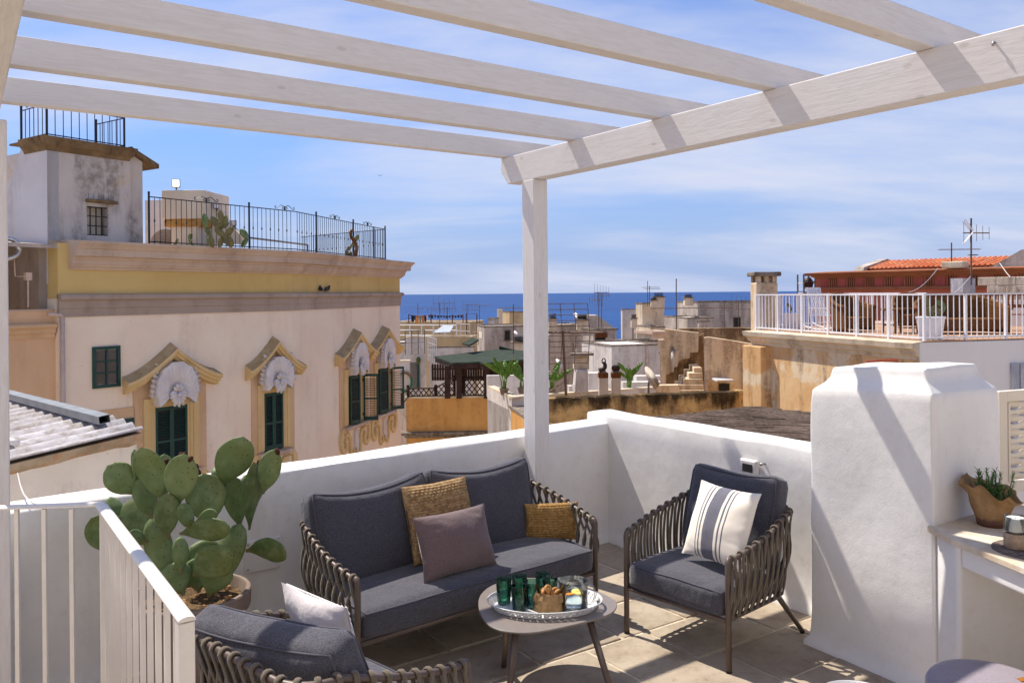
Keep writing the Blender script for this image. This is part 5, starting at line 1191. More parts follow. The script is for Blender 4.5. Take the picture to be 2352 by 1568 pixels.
# ---------------------------------------------------------------- shed with a corrugated roof below, left
vA = at(20, 1058, 6.5); vB = at(321, 987, 7.12); aD = (vB - vA); aD = aD.normalized(); cD = V((-.64, .77, 0)).normalized(); cD = (cD - aD * cD.dot(aD)).normalized(); nD = aD.cross(cD); nD = nD if nD.z > 0 else -nD
shed = thing('shed', 'low white shed with a corrugated roof left of the cactus', 'shed', V((vB.x, vB.y, -1)))
MT['corrugated'] = plaster('lichened_fibre_cement', 'C6C2C4', 'B0AAAA', '7C6A54', .6, 3, .4, 60, (.42, .6), speck='77685A')
g0, g1 = onp(22, 922, vA, nD), onp(243, 984, vA, nD); e1 = (vB - vA).dot(aD); gdir = (g1 - g0).normalized()
def send(c): # where a ridge ends
    k0, k1 = (g1 - vA).dot(cD), (g0 - vA).dot(cD); s0, s1 = (g1 - vA).dot(aD), (g0 - vA).dot(aD); return s0 + (s1 - s0) * (c - k0) / (k1 - k0) + .22
b = MB(); C1 = (g0 - vA).dot(cD) + .3; N = 230; cols = []
for i in range(N + 1):
    c = -.05 + (C1 + .05) * i / N; h = .030 * math.cos(c / (C1 / 13) * 2 * math.pi); se_ = min(e1 + .02, send(c)) if c > .35 else e1 + .02 - max(0, .0)
    cols.append([vA + aD * s + cD * c + nD * h for s in (-2.2, -1, 0, .5 * e1, se_)])
for cc in cols: b.v += cc
for i in range(N):
    for j in range(4): b.f.append([i * 5 + j, i * 5 + j + 1, (i + 1) * 5 + j + 1, (i + 1) * 5 + j]); b.mi.append(0)
o = b.build('corrugated_roof', MT['corrugated'], shed, smooth=True); o.modifiers.new('solid', 'SOLIDIFY').thickness = .008
b = MB(); gl_ = (g1 - g0).length + 1.2; gs = gdir.cross(nD).normalized(); cc = (g1 - gdir * gl_ / 2) + nD * .085
for off, d in ((V(), None),):
    for o_, w_, h_ in ((0, .13, .006),): b.box(cc + nD * .034, (gl_, .10, .006), gdir, gs, nD); b.box(cc - nD * .034, (gl_, .10, .006), gdir, gs, nD); b.box(cc + gs * .047, (gl_, .006, .062), gdir, gs, nD); b.box(cc - gs * .047, (gl_, .006, .062), gdir, gs, nD)
b.build('gutter', plain('zinc', '7C8288', .4, .5, .6, .15), shed)
MT['rubble'] = plaster('crumbling_mortar', 'A69680', '84705A', 'A86A3C', .8, 5, 1.0, 30)
b = MB(); N = 30
for i in range(N + 1):
    s = -2.2 + (e1 + 2.2) * i / N
    for c, h in ((-.06, -.02), (-.05 + .015 * NZ.noise(V((s * 7, 0, 1))), -.07), (.0, -.11 + .03 * NZ.noise(V((s * 5, 3, 1)))), (.12, -.11), (.12, -.03)): b.v.append(vA + aD * s + cD * c + nD * h)
for i in range(N):
    for j in range(5): b.f.append([i * 5 + j, i * 5 + (j + 1) % 5, (i + 1) * 5 + (j + 1) % 5, (i + 1) * 5 + j]); b.mi.append(0)
b.f += [list(range(5)), [N * 5 + j for j in range(5)]]; b.mi += [0, 0]; b.build('verge', MT['rubble'], shed)
MT['old_white'] = plaster('peeling_limewash', 'D9D0C6', 'C9BFB4', '75685C', .6, 1.6, .5, 40, (.52, .7), speck='6A5C50')
ra = aD.copy(); ra.z = 0; ra.normalize(); p0 = vA - aD * 2.2 + cD * .0; p1 = vB - aD * .04; wn_ = V((cD.x, cD.y, 0)).normalized()
b = MB(); b.prism([V((p0.x, p0.y, -6)), V((p1.x, p1.y, -6)), p1 - nD * .1, p0 - nD * .1], wn_ * 1.6); b.build('wall', MT['old_white'], shed)
b = MB(); b.tube([onp(14, 1010, vA + nD * .06, nD), onp(38, 1017, vA + nD * .06, nD)], .028, 10); b.build('drain_pipe', MT['plate'], shed, smooth=True)
b = MB(); pts = [onz(95, 1165, .99), onz(55, 1135, 1.0), at(40, 1085, 6.5)]; b.tube(catmull(pts, 5, False), .004, 5); ob = b.build('cable', MT['plate']); tag(ob, 'thin white cable from the parapet up to the shed wall', 'cable')
# ---------------------------------------------------------------- the town between us and the sea (plate positions noted from three enlargements)
def Z6(x, y): return ((1550 + x / 2.24) / 1.7415, (1100 + y / 2.24) / 1.7415)
def Z7(x, y): return ((2100 + x / 2.24) / 1.7415, (1100 + y / 2.24) / 1.7415)
def Z8(x, y): return ((2950 + x / 1.8447) / 1.7415, (850 + y / 1.8447) / 1.7415)
def old(name, a, b_, st, amt=.7, sc=.5, patch=None, pthr=(.5, .64), psc=.6, speck=None): return plaster(name, a, b_, st, min(1, amt * 1.25), sc * 1.3, .5, 18, (.42, .62), speck=speck, patch=patch, pthr=pthr, psc=psc)
MT['ruin'] = old('eroded_beige_plaster', 'E0CDB0', 'D2B896', '7A6046', .55, .9, 'B8966C', (.54, .64), 1.1, '8A7054')
MT['ruin_dk'] = old('streaked_shaded_plaster', 'B89C78', '9A7C5A', '4A3A2A', .7, .9, '6A5036', (.45, .6), .9)  # streaks for the rear wall; the dark tone also paints stair shade
MT['grey_old'] = old('grey_weathered_plaster', 'C2B6AA', 'AEA298', '665C52', .55, .4, 'C4B6A4', (.55, .68), .5)
MT['white_old'] = old('old_whitewash', 'D9D3CE', 'CAC2BC', '8A7E74', .45, .4)
MT['cream_old'] = old('old_cream_plaster', 'DCCDB6', 'D0BDA2', '8E7C66', .5, .4)
MT['ochre_old'] = old('orange_ochre_render', 'D3A263', 'C69252', '8E6436', .4, .3)
MT['beige_old'] = old('sandy_render', 'C8B18C', 'B9A27E', '8A7456', .4, .2)
MT['coping'] = old('dark_coping_stone', '8F8478', '7A6E62', '40362E', .7, 1)
def stained():
    m = Mat('mould_blackened_wall', .95, .1); z = m.n.new('ShaderNodeSeparateXYZ'); g = m.n.new('ShaderNodeNewGeometry'); m.l.new(g.outputs['Position'], z.inputs[0])
    col = m.mix(m.ramp(m.noise(1.6, 8, .75), .42, .6), 'D0AA70', 'A08058'); col = m.mix(m.ramp(m.noise(2.6, 8, .7), .52, .66, 0, .7), col, '7A6042'); col = m.mix(m.ramp(m.noise(1.4, 6, .7), .58, .7, 0, .7), col, 'B9AC98')
    drip = m.ramp(m.math('ADD', m.math('MULTIPLY', m.noise(1.3, 6, .7, (1, 1, .35)), 2.4), z.outputs[2]), -.22, .28); col = m.mix(m.math('MULTIPLY', drip, .9), col, '211A14')
    m.color(col); m.bump(m.noise(7, 6, .7), .7, .08); return m.m
MT['stained'] = stained()
def spanw(P, dx, dy, u):
    x = ray(u, VC).x; return (x * P.y - P.x) / (dx - x * dy)
def house(name, label, zf, xc, xl, xr, y, Y, th, mat, cat='building', cop='coping', base=-9, copd=.05, coph=.10, group='old town houses', lmat=None):
    """corner nearest to us at xc; its left wall reaches xl and its right wall xr"""
    th = R(th); P = at(*zf(xc, y), Y); zt = P.z - EYE; P.z = EYE; cr, sr = math.cos(th), math.sin(th)
    wr = spanw(P, cr, sr, zf(xr, y)[0]); wl2 = spanw(P, -sr, cr, zf(xl, y)[0]); wl2 = min(max(wl2, .4), 30); wr = min(max(wr, .4), 60)
    dr, dl = V((cr, sr, 0)), V((-sr, cr, 0)); q = [P + dl * wl2, P, P + dr * wr, P + dr * wr + dl * wl2]
    t = thing(name, label, cat, (P.x, P.y, base), 0, group)
    b = MB(); b.prism([p + ZUP * (base - EYE) for p in q], (0, 0, zt - base + EYE)); b.build('wall', mat if not isinstance(mat, str) else MT[mat], t)
    if cop:
        b = MB(); c = sum(q, V()) / 4; o = [p + (p - c).normalized() * copd for p in q]; i_ = [p - (p - c).normalized() * .28 for p in q]
        for k in range(4):
            k2 = (k + 1) % 4; b.hexa([o[k] + ZUP * (zt + .003), o[k2] + ZUP * (zt + .003), i_[k2] + ZUP * (zt + .003), i_[k] + ZUP * (zt + .003)], [o[k] + ZUP * (zt + coph), o[k2] + ZUP * (zt + coph), i_[k2] + ZUP * (zt + coph), i_[k] + ZUP * (zt + coph)])
        b.build('coping', MT[cop], t)
    FRt, FLt = Fac(P, P + dr), Fac(P + dl * wl2, P); return t, FRt, FLt, zt
def hole(t, F, zf, x0, x1, y0, y1, mat='gloom', name='window', fr=None, o=.02):  # nothing is cut: a flat panel, near-black by default as painted inner shade
    s0, z1 = F.uv(*zf(x0, y0)); s1, _ = F.uv(*zf(x1, y0)); _, z0 = F.uv(*zf(x0, y1)); b = MB(); flatbox(b, F, s0, s1, z0, z1, -.05, o); w = b.build(name, MT[mat], t)
    if fr:
        b = MB(); f = .07; flatbox(b, F, s0 - f, s0, z0, z1, -.05, .06); flatbox(b, F, s1, s1 + f, z0, z1, -.05, .06); flatbox(b, F, s0 - f, s1 + f, z1, z1 + f, -.05, .062); flatbox(b, F, s0 - f - .04, s1 + f + .04, z0 - .08, z0, -.05, .1); b.build('frame', MT[fr], w)
    return w
# far row
t, A, AL, za_ = house('apartment_house', 'long sandy terrace house with clotheslines on its roof near the sea', Z6, 740, 60, 862, 425, 80, 74, 'beige_old', cop='cream_old')
t, _, BL_, zb2 = house('apartment_house', 'lower sandy house wall below the white roof railings', Z6, 752, 335, 800, 556, 70, 74, 'beige_old', cop='cream_old')
house('chimney_stack', 'slim grey rooftop pier left of the sandy house by the sea', Z6, 1000, 980, 1030, 305, 88, 35, 'cream_old', 'chimney', None)
house('apartment_house', 'sandy flat-roofed house behind the pergola post against the sea', Z6, 1092, 1012, 1215, 336, 90, 18, 'beige_old')
house('rooftop_shed', 'small grey rooftop block left of the sandy house', Z6, 965, 900, 985, 392, 74, 40, 'grey_old', 'shed')
t, E, EL, ze_ = house('apartment_house', 'grey weathered house with a dark doorway behind the pergola post', Z6, 866, 800, 1210, 468, 62, 10, 'grey_old')
hole(t, E, Z6, 1050, 1096, 498, 582, 'gloom', 'doorway', 'coping'); hole(t, EL, Z6, 822, 846, 505, 560, 'cream_wall', 'niche')
house('apartment_house', 'grey house with a dark coping right of the pergola post', Z7, 215, 120, 515, 458, 60, 8, 'grey_old')
t, G_, GL, _ = house('rooftop_hut', 'grey concrete roof hut with a rusty opening', Z7, 612, 514, 816, 496, 46, 22, 'grey_old', 'hut', copd=.12)
MT['rust'] = old('rusted_iron', '7A4A28', '5A3620', '2A1A12', .6, 2); w = hole(t, G_, Z7, 628, 724, 516, 560, 'rust', 'rusty_hood', None, .2); hole(t, G_, Z7, 628, 720, 562, 612, 'gloom', 'opening', None)
t, J, JL, zj = house('white_house', 'white rendered house with stepped parapet behind the two flues', Z7, 776, 505, 1215, 640, 41, 17, 'white_old', cop='coping', coph=.07)
b = MB(); s0, _ = J.uv(*Z7(1090, 700)); b.tube([J.pt(s0, .06, zj), J.pt(s0, .06, -5)], .05, 6); b.build('drainpipe', MT['pipe'], t)
b = MB(); b.prism([at(*Z7(x, y), 66) for x, y in ((555, 520), (555, 362), (655, 362), (786, 462), (786, 520))], (0, 3, 0)); ob = b.build('gable_wall', MT['grey_old']); tag(ob, 'grey gabled roof wall sloping down to the right in front of the sea', 'wall')
house('white_house', 'pale white house with small terrace left of the square tower', Z7, 872, 858, 1000, 312, 84, 12, 'white_old')
t, Lr, _, _ = house('square_tower', 'square beige rooftop tower with chimney pots against the sea', Z7, 1050, 992, 1246, 258, 73, 12, 'cream_old', 'tower')
house('apartment_house', 'low beige base block in front of the square tower', Z7, 1125, 1000, 1250, 470, 70, 12, 'cream_old')
house('apartment_house', 'cream house with a projecting cornice below the square tower', Z7, 1142, 998, 1290, 530, 58, 20, 'cream_old', copd=.25, coph=.2, cop='cornice')
house('apartment_house', 'brown-edged low roof wall below the cream house', Z7, 905, 815, 1230, 600, 50, 14, 'grey_old')
t, O_, OL, zo = house('apartment_house', 'long grey house with lit white end wall near the sea', Z7, 1546, 1366, 2240, 246, 80, 8, 'grey_old')
hole(t, O_, Z7, 1872, 1926, 382, 466, 'gloom', 'doorway', 'coping')
house('apartment_house', 'stepped grey roof block in front of the long grey house', Z7, 1455, 1240, 1690, 390, 74, 8, 'grey_old')
house('apartment_house', 'low grey roof block at the foot of the long grey house', Z7, 1560, 1540, 1655, 420, 72, 8, 'grey_old')
# chimneys and flue pots
def pots(zf, x, y0, y1, Y, w, label):
    p, q = at(*zf(x, y0), Y), at(*zf(x, y1), Y); h = q.z - p.z; t = thing('chimney_pot', label, 'chimney', p - ZUP * .3, 0, 'rooftop chimney pots')
    b = MB(); b.box((0, 0, h * .3 + .15), (w, w, h * .6 + .3)); b.build('stack', MT['cream_old'], t, world=False, bev=.03)
    b = MB(); b.box((0, 0, h * .6 + .33), (w * 1.35, w * 1.35, .06)); b.build('slab', MT['coping'], t, world=False)
    for k in range(4): b = MB(); b.lathe([(w * .42, 0), (w * .5, .03), (w * .4, .06)], 12, (0, 0, h * .6 + .36 + k * h * .1)); b.build('louvre_ring', MT['gloom' if k % 2 else 'coping'], t, world=False)
pots(Z7, 1198, 252, 160, 72, .9, 'tall ringed chimney pot on the square tower'); pots(Z7, 1152, 252, 212, 71.5, .5, 'short ringed chimney pot beside the taller one on the tower'); pots(Z7, 1462, 245, 175, 79, .8, 'chimney pot on the long grey house'); pots(Z7, 976, 440, 356, 70, .5, 'ringed flue pot left of the square tower'); pots(Z7, 248, 458, 350, 58, .55, 'white flue with a dark cap right of the pergola post'); pots(Z7, 512, 455, 365, 58, .8, 'brown chimney pot beside the far satellite dish'); pots(Z6, 1182, 690, 545, 56, .9, 'dark stacked chimney pot left of the pergola post')
# white terrace and the walls around it
tz = -4.2
R0, R1, R2, R3 = onz(*Z6(895, 1010), EYE + tz), onz(*Z6(1112, 1108), EYE + tz), onz(*Z7(1205, 1018), EYE + tz), onz(*Z7(1200, 925), EYE + tz)
rt = thing('roof_terrace', 'white walled roof terrace with banana plants and flues', 'terrace', (R1.x, R1.y, -9))
b = MB(); b.prism([V((p.x, p.y, -9)) for p in (R0, R1, R2, R3)], (0, 0, 9 + EYE + tz - .5)); b.build('deck', MT['white_old'], rt)
def lowwall(b, p, q, t, z0, z1): d = (q - p).normalized(); n = V((-d.y, d.x, 0)) * t; b.prism([V((a.x, a.y, z0)) for a in (p, q, q + n, p + n)], (0, 0, z1 - z0))
b = MB(); lowwall(b, R0, R1, .3, -9, EYE + tz); b.build('side_wall', MT['white_old'], rt); b = MB(); lowwall(b, R1 + V((.02, .02, 0)), R2, .3, -9, EYE + tz - .004); b.build('front_wall', MT['white_old'], rt)
b = MB(); lowwall(b, R0, R1 + (R1 - R0).normalized() * .1, .34, EYE + tz + .003, EYE + tz + .09); b.build('coping', MT['cream_old'], rt); b = MB(); lowwall(b, R1, R2, .34, EYE + tz + .0, EYE + tz + .085); b.build('coping', MT['cream_old'], rt)
b = MB(); ubox(b, *[Z7(x, 0)[0] for x in (880, 1215)], Z7(0, 960)[1], Z7(0, 1040)[1], 36.5, .5); b.build('bench_wall', MT['white_old'], rt); b = MB(); ubox(b, *[Z7(x, 0)[0] for x in (1000, 1215)], Z7(0, 905)[1], Z7(0, 1000)[1], 38.5, .6); b.build('bench_wall', MT['white_old'], rt); b = MB(); ubox(b, *[Z7(x, 0)[0] for x in (568, 660)], Z7(0, 880)[1], Z7(0, 1070)[1], 36, .8); b.build('bench_wall', MT['white_old'], rt); b = MB(); ubox(b, *[Z7(x, 0)[0] for x in (395, 450)], Z7(0, 1000)[1], Z7(0, 1070)[1], 35.5, .8); b.build('step', MT['white_old'], rt)
b = MB(); ubox(b, Z6(892, 0)[0], Z7(60, 0)[0], Z6(0, 900)[1], Z6(0, 1090)[1], 39.5, .3); b.build('bench_wall', MT['white_old'], rt)
S0, S1 = onz(*Z6(1040, 1142), EYE - 4.6), onz(*Z6(1228, 1292), EYE - 4.6); t = thing('ochre_wall', 'faded ochre side wall with a stone coping left of the pergola post', 'wall', (S0.x, S0.y, -9))
b = MB(); lowwall(b, S0, S1, .8, -9, EYE - 4.6); b.build('wall', MT['ochre_old'], t); b = MB(); lowwall(b, S0 - V((.05, .05, 0)), S1, .95, EYE - 4.6 + .003, EYE - 4.5); b.build('coping', MT['coping'], t)
# ochre house with lattice railing and green-roofed pergola
t, OF, OFL, zo_ = house('ochre_house', 'orange ochre house with a lattice-railed roof terrace', Z6, 166, 98, 905, 1106, 47, 2, 'ochre_old', cop='cream_old')
for F_, L_ in ((OF, OF.uv(*Z6(905, 1106))[0]),):
    b = MB(); b.sweep([OFL.pt(-.2, 0, -2.0 + zo_ + .0), OFL.pt(OFL.uv(*Z6(166, 1200))[0], 0, zo_ - 2.0), OF.pt(L_, 0, zo_ - 2.0)], [(-.1, -.25), (.05, -.25), (.1, -.12), (.25, -.06), (.28, .08), (-.1, .12)]); b.build('moulding', MT['coping'], t, auto=30)
MT['dkwood'] = plain('dark_stained_wood', '3A2822', .7, .2, 0, .3, 3)
lat = thing('lattice_fence', 'dark brown lattice fence along the ochre house roof', 'fence', OF.pt(0, -.1, zo_))
def lattice(F, s0, s1, z0, z1, o=-.12, zr=None):
    zr = z1 if zr is None else zr
    b = MB(); st = .30; w = s1 - s0; top = lambda s: z1 + (zr - z1) * (s - s0) / w
    for sg in (1, -1):
        k = -8
        while k < w / st + 8:
            a = s0 + k * st; pts = []
            for i in range(25):
                z = z0 + (max(z1, zr) - z0) * i / 24; s = a + sg * (z - z0) * .8
                if s0 <= s <= s1 and z <= top(s): pts.append((s, z))
            if len(pts) > 1: b.tube([F.pt(pts[0][0], o, pts[0][1]), F.pt(pts[-1][0], o, pts[-1][1])], .03, 4, cap=False)
            k += 1
    tag(b.build('lattice', MT['dkwood'], lat), kind='stuff')
    b = MB(); b.tube([F.pt(s0, o, z1), F.pt(s1, o, zr)], .045, 4); b.build('rail', MT['dkwood'], lat); b = MB(); b.tube([F.pt(s0, o, z0), F.pt(s1, o, z0)], .045, 4); b.build('rail', MT['dkwood'], lat)
    for s, z in ((s0, z1), (s1, zr)): b = MB(); b.box(F.pt(s, o, (z0 + z) / 2 + .06), (.14, .14, z - z0 + .2), F.d, F.n); b.build('post', MT['dkwood'], lat)
sx = lambda x: OF.uv(*Z6(x, 1060))[0]; zy = lambda y: OF.uv(*Z6(400, y))[1]
lattice(OF, sx(182), sx(428), zo_ + .12, zy(1015)); lattice(OF, sx(434), sx(600), zo_ + .12, zy(1008), zr=zy(925)); lattice(OF, sx(640), sx(884), zo_ + .12, zy(918)); lattice(OFL, OFL.uv(*Z6(102, 1050))[0], OFL.uv(*Z6(164, 1050))[0], zo_ + .12, zy(1005))
per = thing('roof_pergola', 'dark timber pergola with a green shingle roof on the ochre house', 'pergola', OF.pt(8, -3, zo_)); MT['shingle'] = plain('green_bitumen_shingle', '363E34', .9, .1, 0, .25, 2.5, .4, 8)
g = [at(*Z6(*q), y) for q, y in (((418, 742), 50), ((578, 800), 46.5), ((822, 792), 46.5), ((862, 806), 46), ((1230, 770), 46), ((1230, 690), 53), ((1000, 676), 54))]
b = MB(); b.prism(g, (0, 0, .1)); b.build('shingle_roof', MT['shingle'], per); b = MB(); b.prism([p - ZUP * .26 + (sum(g, V()) / 7 - p) * .02 for p in g], (0, 0, .255)); b.build('fascia', MT['dkwood'], per)
b = MB(); b.prism([at(*Z6(*q), y) + ZUP * .12 for q, y in (((1000, 700), 53.5), ((1230, 745), 53), ((1230, 715), 53), ((1000, 652), 53.5))], (0, .6, 0)); b.build('ridge', MT['shingle'], per)
for x, Y in ((536, 47), (640, 47), (672, 49), (886, 46.8)): b = MB(); p = at(*Z6(x, 810), Y); b.box(V((p.x, Y, (p.z + EYE + zo_) / 2)), (.3, .3, p.z - EYE - zo_)); b.build('post', MT['dkwood'], per)
b = MB(); ubox(b, Z6(890, 0)[0], Z7(80, 0)[0], Z6(0, 815)[1], Z6(0, 905)[1], 47.2, .2); b.build('plank_wall', MT['dkwood'], per)
pk = thing('picket_fence', 'dark wooden picket fence under the green-roofed pergola', 'fence', OF.pt(6, -4, zo_)); pm = MB(); pm.prism([(-.07, 0, 0), (.07, 0, 0), (.07, 0, 1.0), (0, 0, 1.1), (-.07, 0, 1.0)], (0, .03, 0)); pme_ = pm.mesh('picket'); pme_.materials.append(MT['dkwood'])
for xa, xb, n in ((405, 520, 6), (560, 630, 4), (662, 882, 11)):
    for k in range(n): p = at(*Z6(xa + (xb - xa) * k / max(1, n - 1), 945), 52); place('picket', pme_, pk, p, (1, 0, 0))
    b = MB(); p, q = at(*Z6(xa, 925), 52.05), at(*Z6(xb, 925), 52.05); b.tube([p, q], .05, 4); b.build('rail', MT['dkwood'], pk); b = MB(); b.tube([p + ZUP * .6, q + ZUP * .6], .05, 4); b.build('rail', MT['dkwood'], pk)
t, CF, CL, zc_ = house('white_house', 'white block house with a grey door and lantern left of the green pergola', Z6, 168, 100, 342, 564, 56, 6, 'white_old', cop='cream_old')
hole(t, CF, Z6, 190, 262, 782, 1012, 'grey_metal', 'door', None); hole(t, CF, Z6, 264, 286, 782, 1012, 'shutter', 'door_leaf', None, .1); b = MB(); b.ball(CF.pt(*CF.uv(*Z6(277, 760))[:1], .35, CF.uv(*Z6(277, 760))[1]), (.16, .16, .26), 8, 6); b.build('lantern', plain('green_lantern', '4A5A22', .4), t)
t, DF, _, _ = house('garden_wall', 'white garden wall carrying a coiled green hose', Z6, 105, 96, 192, 778, 51, 2, 'white_old', 'wall', cop='cream_old')
hc = DF.pt(DF.uv(*Z6(152, 955))[0], .12, DF.uv(*Z6(152, 955))[1]); b = MB()
for k in range(5): b.tube([hc + V((.42 + .02 * k, 0, 0)) * math.cos(a * .3491) + ZUP * ((.52 + .03 * k) * math.sin(a * .3491)) + DF.n * .03 * (k % 3) for a in range(18)], .03, 5, closed=True)
ob = b.build('garden_hose', plain('green_hose', '1F7A56', .5), smooth=True); tag(ob, 'coiled green garden hose hung on the white wall', 'hose')
b = MB(); b.tube([hc + V((.46 * math.cos(a), -.06, .6 * math.sin(a))) for a in [.5 + k * .2 for k in range(11)]], .035, 5); ob = b.build('hose_clip', plain('red_plastic', 'C8402A', .5)); tag(ob, 'red hose end on top of the green coil', 'hose end')
house('white_house', 'white lit wall and terrace left of the grey door house', Z6, 112, 92, 176, 612, 62, 10, 'white_old')
house('white_house', 'low pale house behind the green-roofed pergola', Z6, 376, 342, 770, 655, 60, 6, 'white_old')
b = MB(); q = [at(*Z6(x, y), Y) for (x, y, Y) in ((668, 622, 52), (735, 640, 51), (818, 590, 53), (760, 572, 54))]; b.prism(q, (0, 0, .1)); ob = b.build('lean_to_roof', MT['shingle']); tag(ob, 'small green shingle lean-to roof above the pergola', 'roof')
b = MB(); q = [at(*Z6(x, y), Y) for (x, y, Y) in ((410, 520, 68), (560, 515, 68), (592, 458, 70), (500, 455, 70))]; b.prism(q, (0, 0, .06)); ob = b.build('solar_panel', plain('pale_panel', 'B8BCC0', .3, .5)); tag(ob, 'pale tilted solar panel on the sandy terrace', 'solar panel')
# white pipe railings on the sandy terraces
def piperail(zf, pts, Y, n, label, mat='white_metal', r=.03, posts=6, h=1.0):
    P = [at(*zf(x, y), Y) for x, y in pts]; t = thing('pipe_railing', label, 'railing', P[0], 0, 'pipe railings on far roofs')
    for i in range(len(P) - 1):
        for k in range(n): b = MB(); b.tube([P[i] - ZUP * (h * k / n), P[i + 1] - ZUP * (h * k / n)], r, 4); b.build('rail', MT[mat], t)
    for i in range(len(P) - 1):
        for k in range(posts + 1): q = lerp(P[i], P[i + 1], k / posts); b = MB(); b.tube([q + ZUP * .02, q - ZUP * h], r, 4); b.build('post', MT[mat], t)
piperail(Z6, [(95, 446), (620, 448)], 76, 5, 'long white multi-bar railing on the sandy terrace house', r=.05, posts=5, h=2.4); piperail(Z6, [(615, 432), (738, 440)], 74, 4, 'short white railing at the right end of the sandy terrace', posts=3, h=2.6); piperail(Z6, [(158, 498), (332, 492)], 55, 2, 'grey railing on the white block house roof', 'grey_metal', posts=3, h=1.6); piperail(Z6, [(362, 548), (436, 572)], 60, 4, 'white railing beside the stairs of the pale house', posts=4, h=1.8); piperail(Z6, [(768, 505), (812, 512)], 64, 2, 'small sandy railing left of the grey house', 'beige_old', posts=2)
# clothesline
cl = thing('clothesline', 'rooftop clothesline hung with washing in front of the sea', 'clothesline', at(*Z6(190, 430), 79)); b = MB()
for x in (190, 390, 580, 676): p = at(*Z6(x, 350), 79); b.tube([p, V((p.x, 79, EYE + za_))], .05, 4)
for xa, xb in ((190, 390), (390, 676)):
    p, q = at(*Z6(xa, 354), 79), at(*Z6(xb, 354), 79); b.tube([p, lerp(p, q, .5) - ZUP * .25, q], .03, 4)
b.build('line_poles', MT['rust'], cl); rw = random.Random(8)
for k, (x, w, h, c) in enumerate([(225, 26, 55, '1A1A22'), (262, 36, 78, 'D08A4C'), (292, 18, 66, '8A9A7A'), (318, 22, 62, 'C8743C'), (338, 18, 55, '2A2A30'), (355, 16, 35, 'C8C4C4'), (245, 14, 40, '22222A')] + [(375 + 26 * i, 16, rw.uniform(14, 26), '24303A') for i in range(12)]):
    p = at(*Z6(x, 362), 79); s_ = 79 / FPX / 2.24 / 1.7415; b = MB(); W, H = w * s_, h * s_
    b.grid(lambda u, v: V((p.x + (u - .5) * W * (1 - .15 * v), 79 + .05 * math.sin(u * 9 + k) * v, p.z - H * v)), 6, 4); o = b.build('washing', plain('cloth_%d' % k, c, .9), cl); o.modifiers.new('solid', 'SOLIDIFY').thickness = .02
b = MB(); q0, q1 = at(*Z6(705, 345), 77), at(*Z6(800, 345), 77); b.tube([V((q0.x, 77, EYE + za_ - 1)), q0, q1, V((q1.x, 77, EYE + za_ - 1))], .05, 4); ob = b.build('pipe_stand', MT['rust']); tag(ob, 'rusty square pipe stand on the sandy house roof by the sea', 'pipe stand')
# stained wall in front, ruined stair behind it
Q0, Q1 = onz(*Z7(120, 1108), EYE - 3.0), onz(*Z7(2037, 1040), EYE - 3.0); N = 60; b = MB(); qd = (Q1 - Q0); qn = V((-qd.y, qd.x, 0)).normalized()
for i in range(N + 1):
    p = Q0 + qd * i / N; e = .05 * NZ.noise(V((i * .22, 2, 0))) + .02 * NZ.noise(V((i * 1.3, 5, 0)))
    for o, z in ((0, -9), (0, EYE - 3.08 + e), (.04, EYE - 3.01 + e), (.25, EYE - 2.98 + e), (.42, EYE - 3.03 + e), (.45, -9)): b.v.append(V((p.x, p.y, z)) + qn * (o + .03 * NZ.noise(V((i * .8, z, 3)))))
for i in range(N):
    for j in range(5): b.f.append([i * 6 + j, i * 6 + j + 1, (i + 1) * 6 + j + 1, (i + 1) * 6 + j]); b.mi.append(0)
ob = b.build('old_wall', MT['stained']); tag(ob, 'old ochre wall blackened with mould beyond the parapet', 'wall')
ru = thing('ruined_stair', 'crumbling beige stair walls with open stone steps', 'ruin', at(*Z7(1400, 1045), 29))
def slabw(name, zf, pts, Y, dep, mat): b = MB(); b.prism([at(*zf(x, y), Y) for x, y in pts], (dep * .25, dep, 0)); return b.build(name, MT[mat], ru)
slabw('upper_wall', Z7, [(1252, 486), (1400, 500), (1554, 517), (1550, 690), (1476, 695), (1472, 745), (1400, 752), (1376, 778), (1362, 822), (1322, 826), (1300, 878), (1252, 900)], 30, .35, 'ruin')
slabw('stringer_wall', Z7, [(1252, 900), (1300, 700), (1600, 520), (1606, 1080), (1252, 1080)], 30.6, .3, 'ruin_dk')  # darker brown paints in the shadow lying over the stair zone
slabw('pier', Z7, [(1190, 580), (1240, 580), (1256, 620), (1256, 720), (1262, 760), (1256, 985), (1214, 985), (1208, 720), (1192, 700), (1208, 668), (1190, 640)], 29.4, .5, 'ruin')
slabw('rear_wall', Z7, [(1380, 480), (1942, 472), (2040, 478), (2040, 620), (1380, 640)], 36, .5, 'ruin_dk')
slabw('side_wall', Z7, [(1604, 562), (1640, 556), (1800, 580), (2036, 618), (2036, 1100), (1616, 1100)], 28, .4, 'ruin')
slabw('low_wall', Z7, [(1170, 1035), (1200, 990), (1370, 985), (1390, 1100), (1140, 1100)], 27.4, .4, 'ruin')
for k, (x, y) in enumerate(((1330, 1030), (1382, 986), (1434, 938), (1486, 886), (1540, 840))):
    b = MB(); p, q = at(*Z7(x, y), 28.5), at(*Z7(1606, y), 28.5); ys = 28.5 + .12 * k; b.prism([V((p.x, ys, p.z)), V((q.x + .01 * k, ys, p.z)), V((q.x + .01 * k, ys, p.z - 3.5)), V((p.x, ys, p.z - 3.5))], (.15, 1.6, 0)); b.build('stone_step', MT['ruin'], ru, bev=.03)
W28 = V((0, 28, 0)); b = MB(); p, q = at(*Z7(1738, 972), 27.98), at(*Z7(1830, 1040), 27.98); b.box((p + q) / 2, (q.x - p.x, .1, p.z - q.z)); b.build('doorway', MT['gloom'], ru)  # solid near-black box, shade of the doorway put into its colour
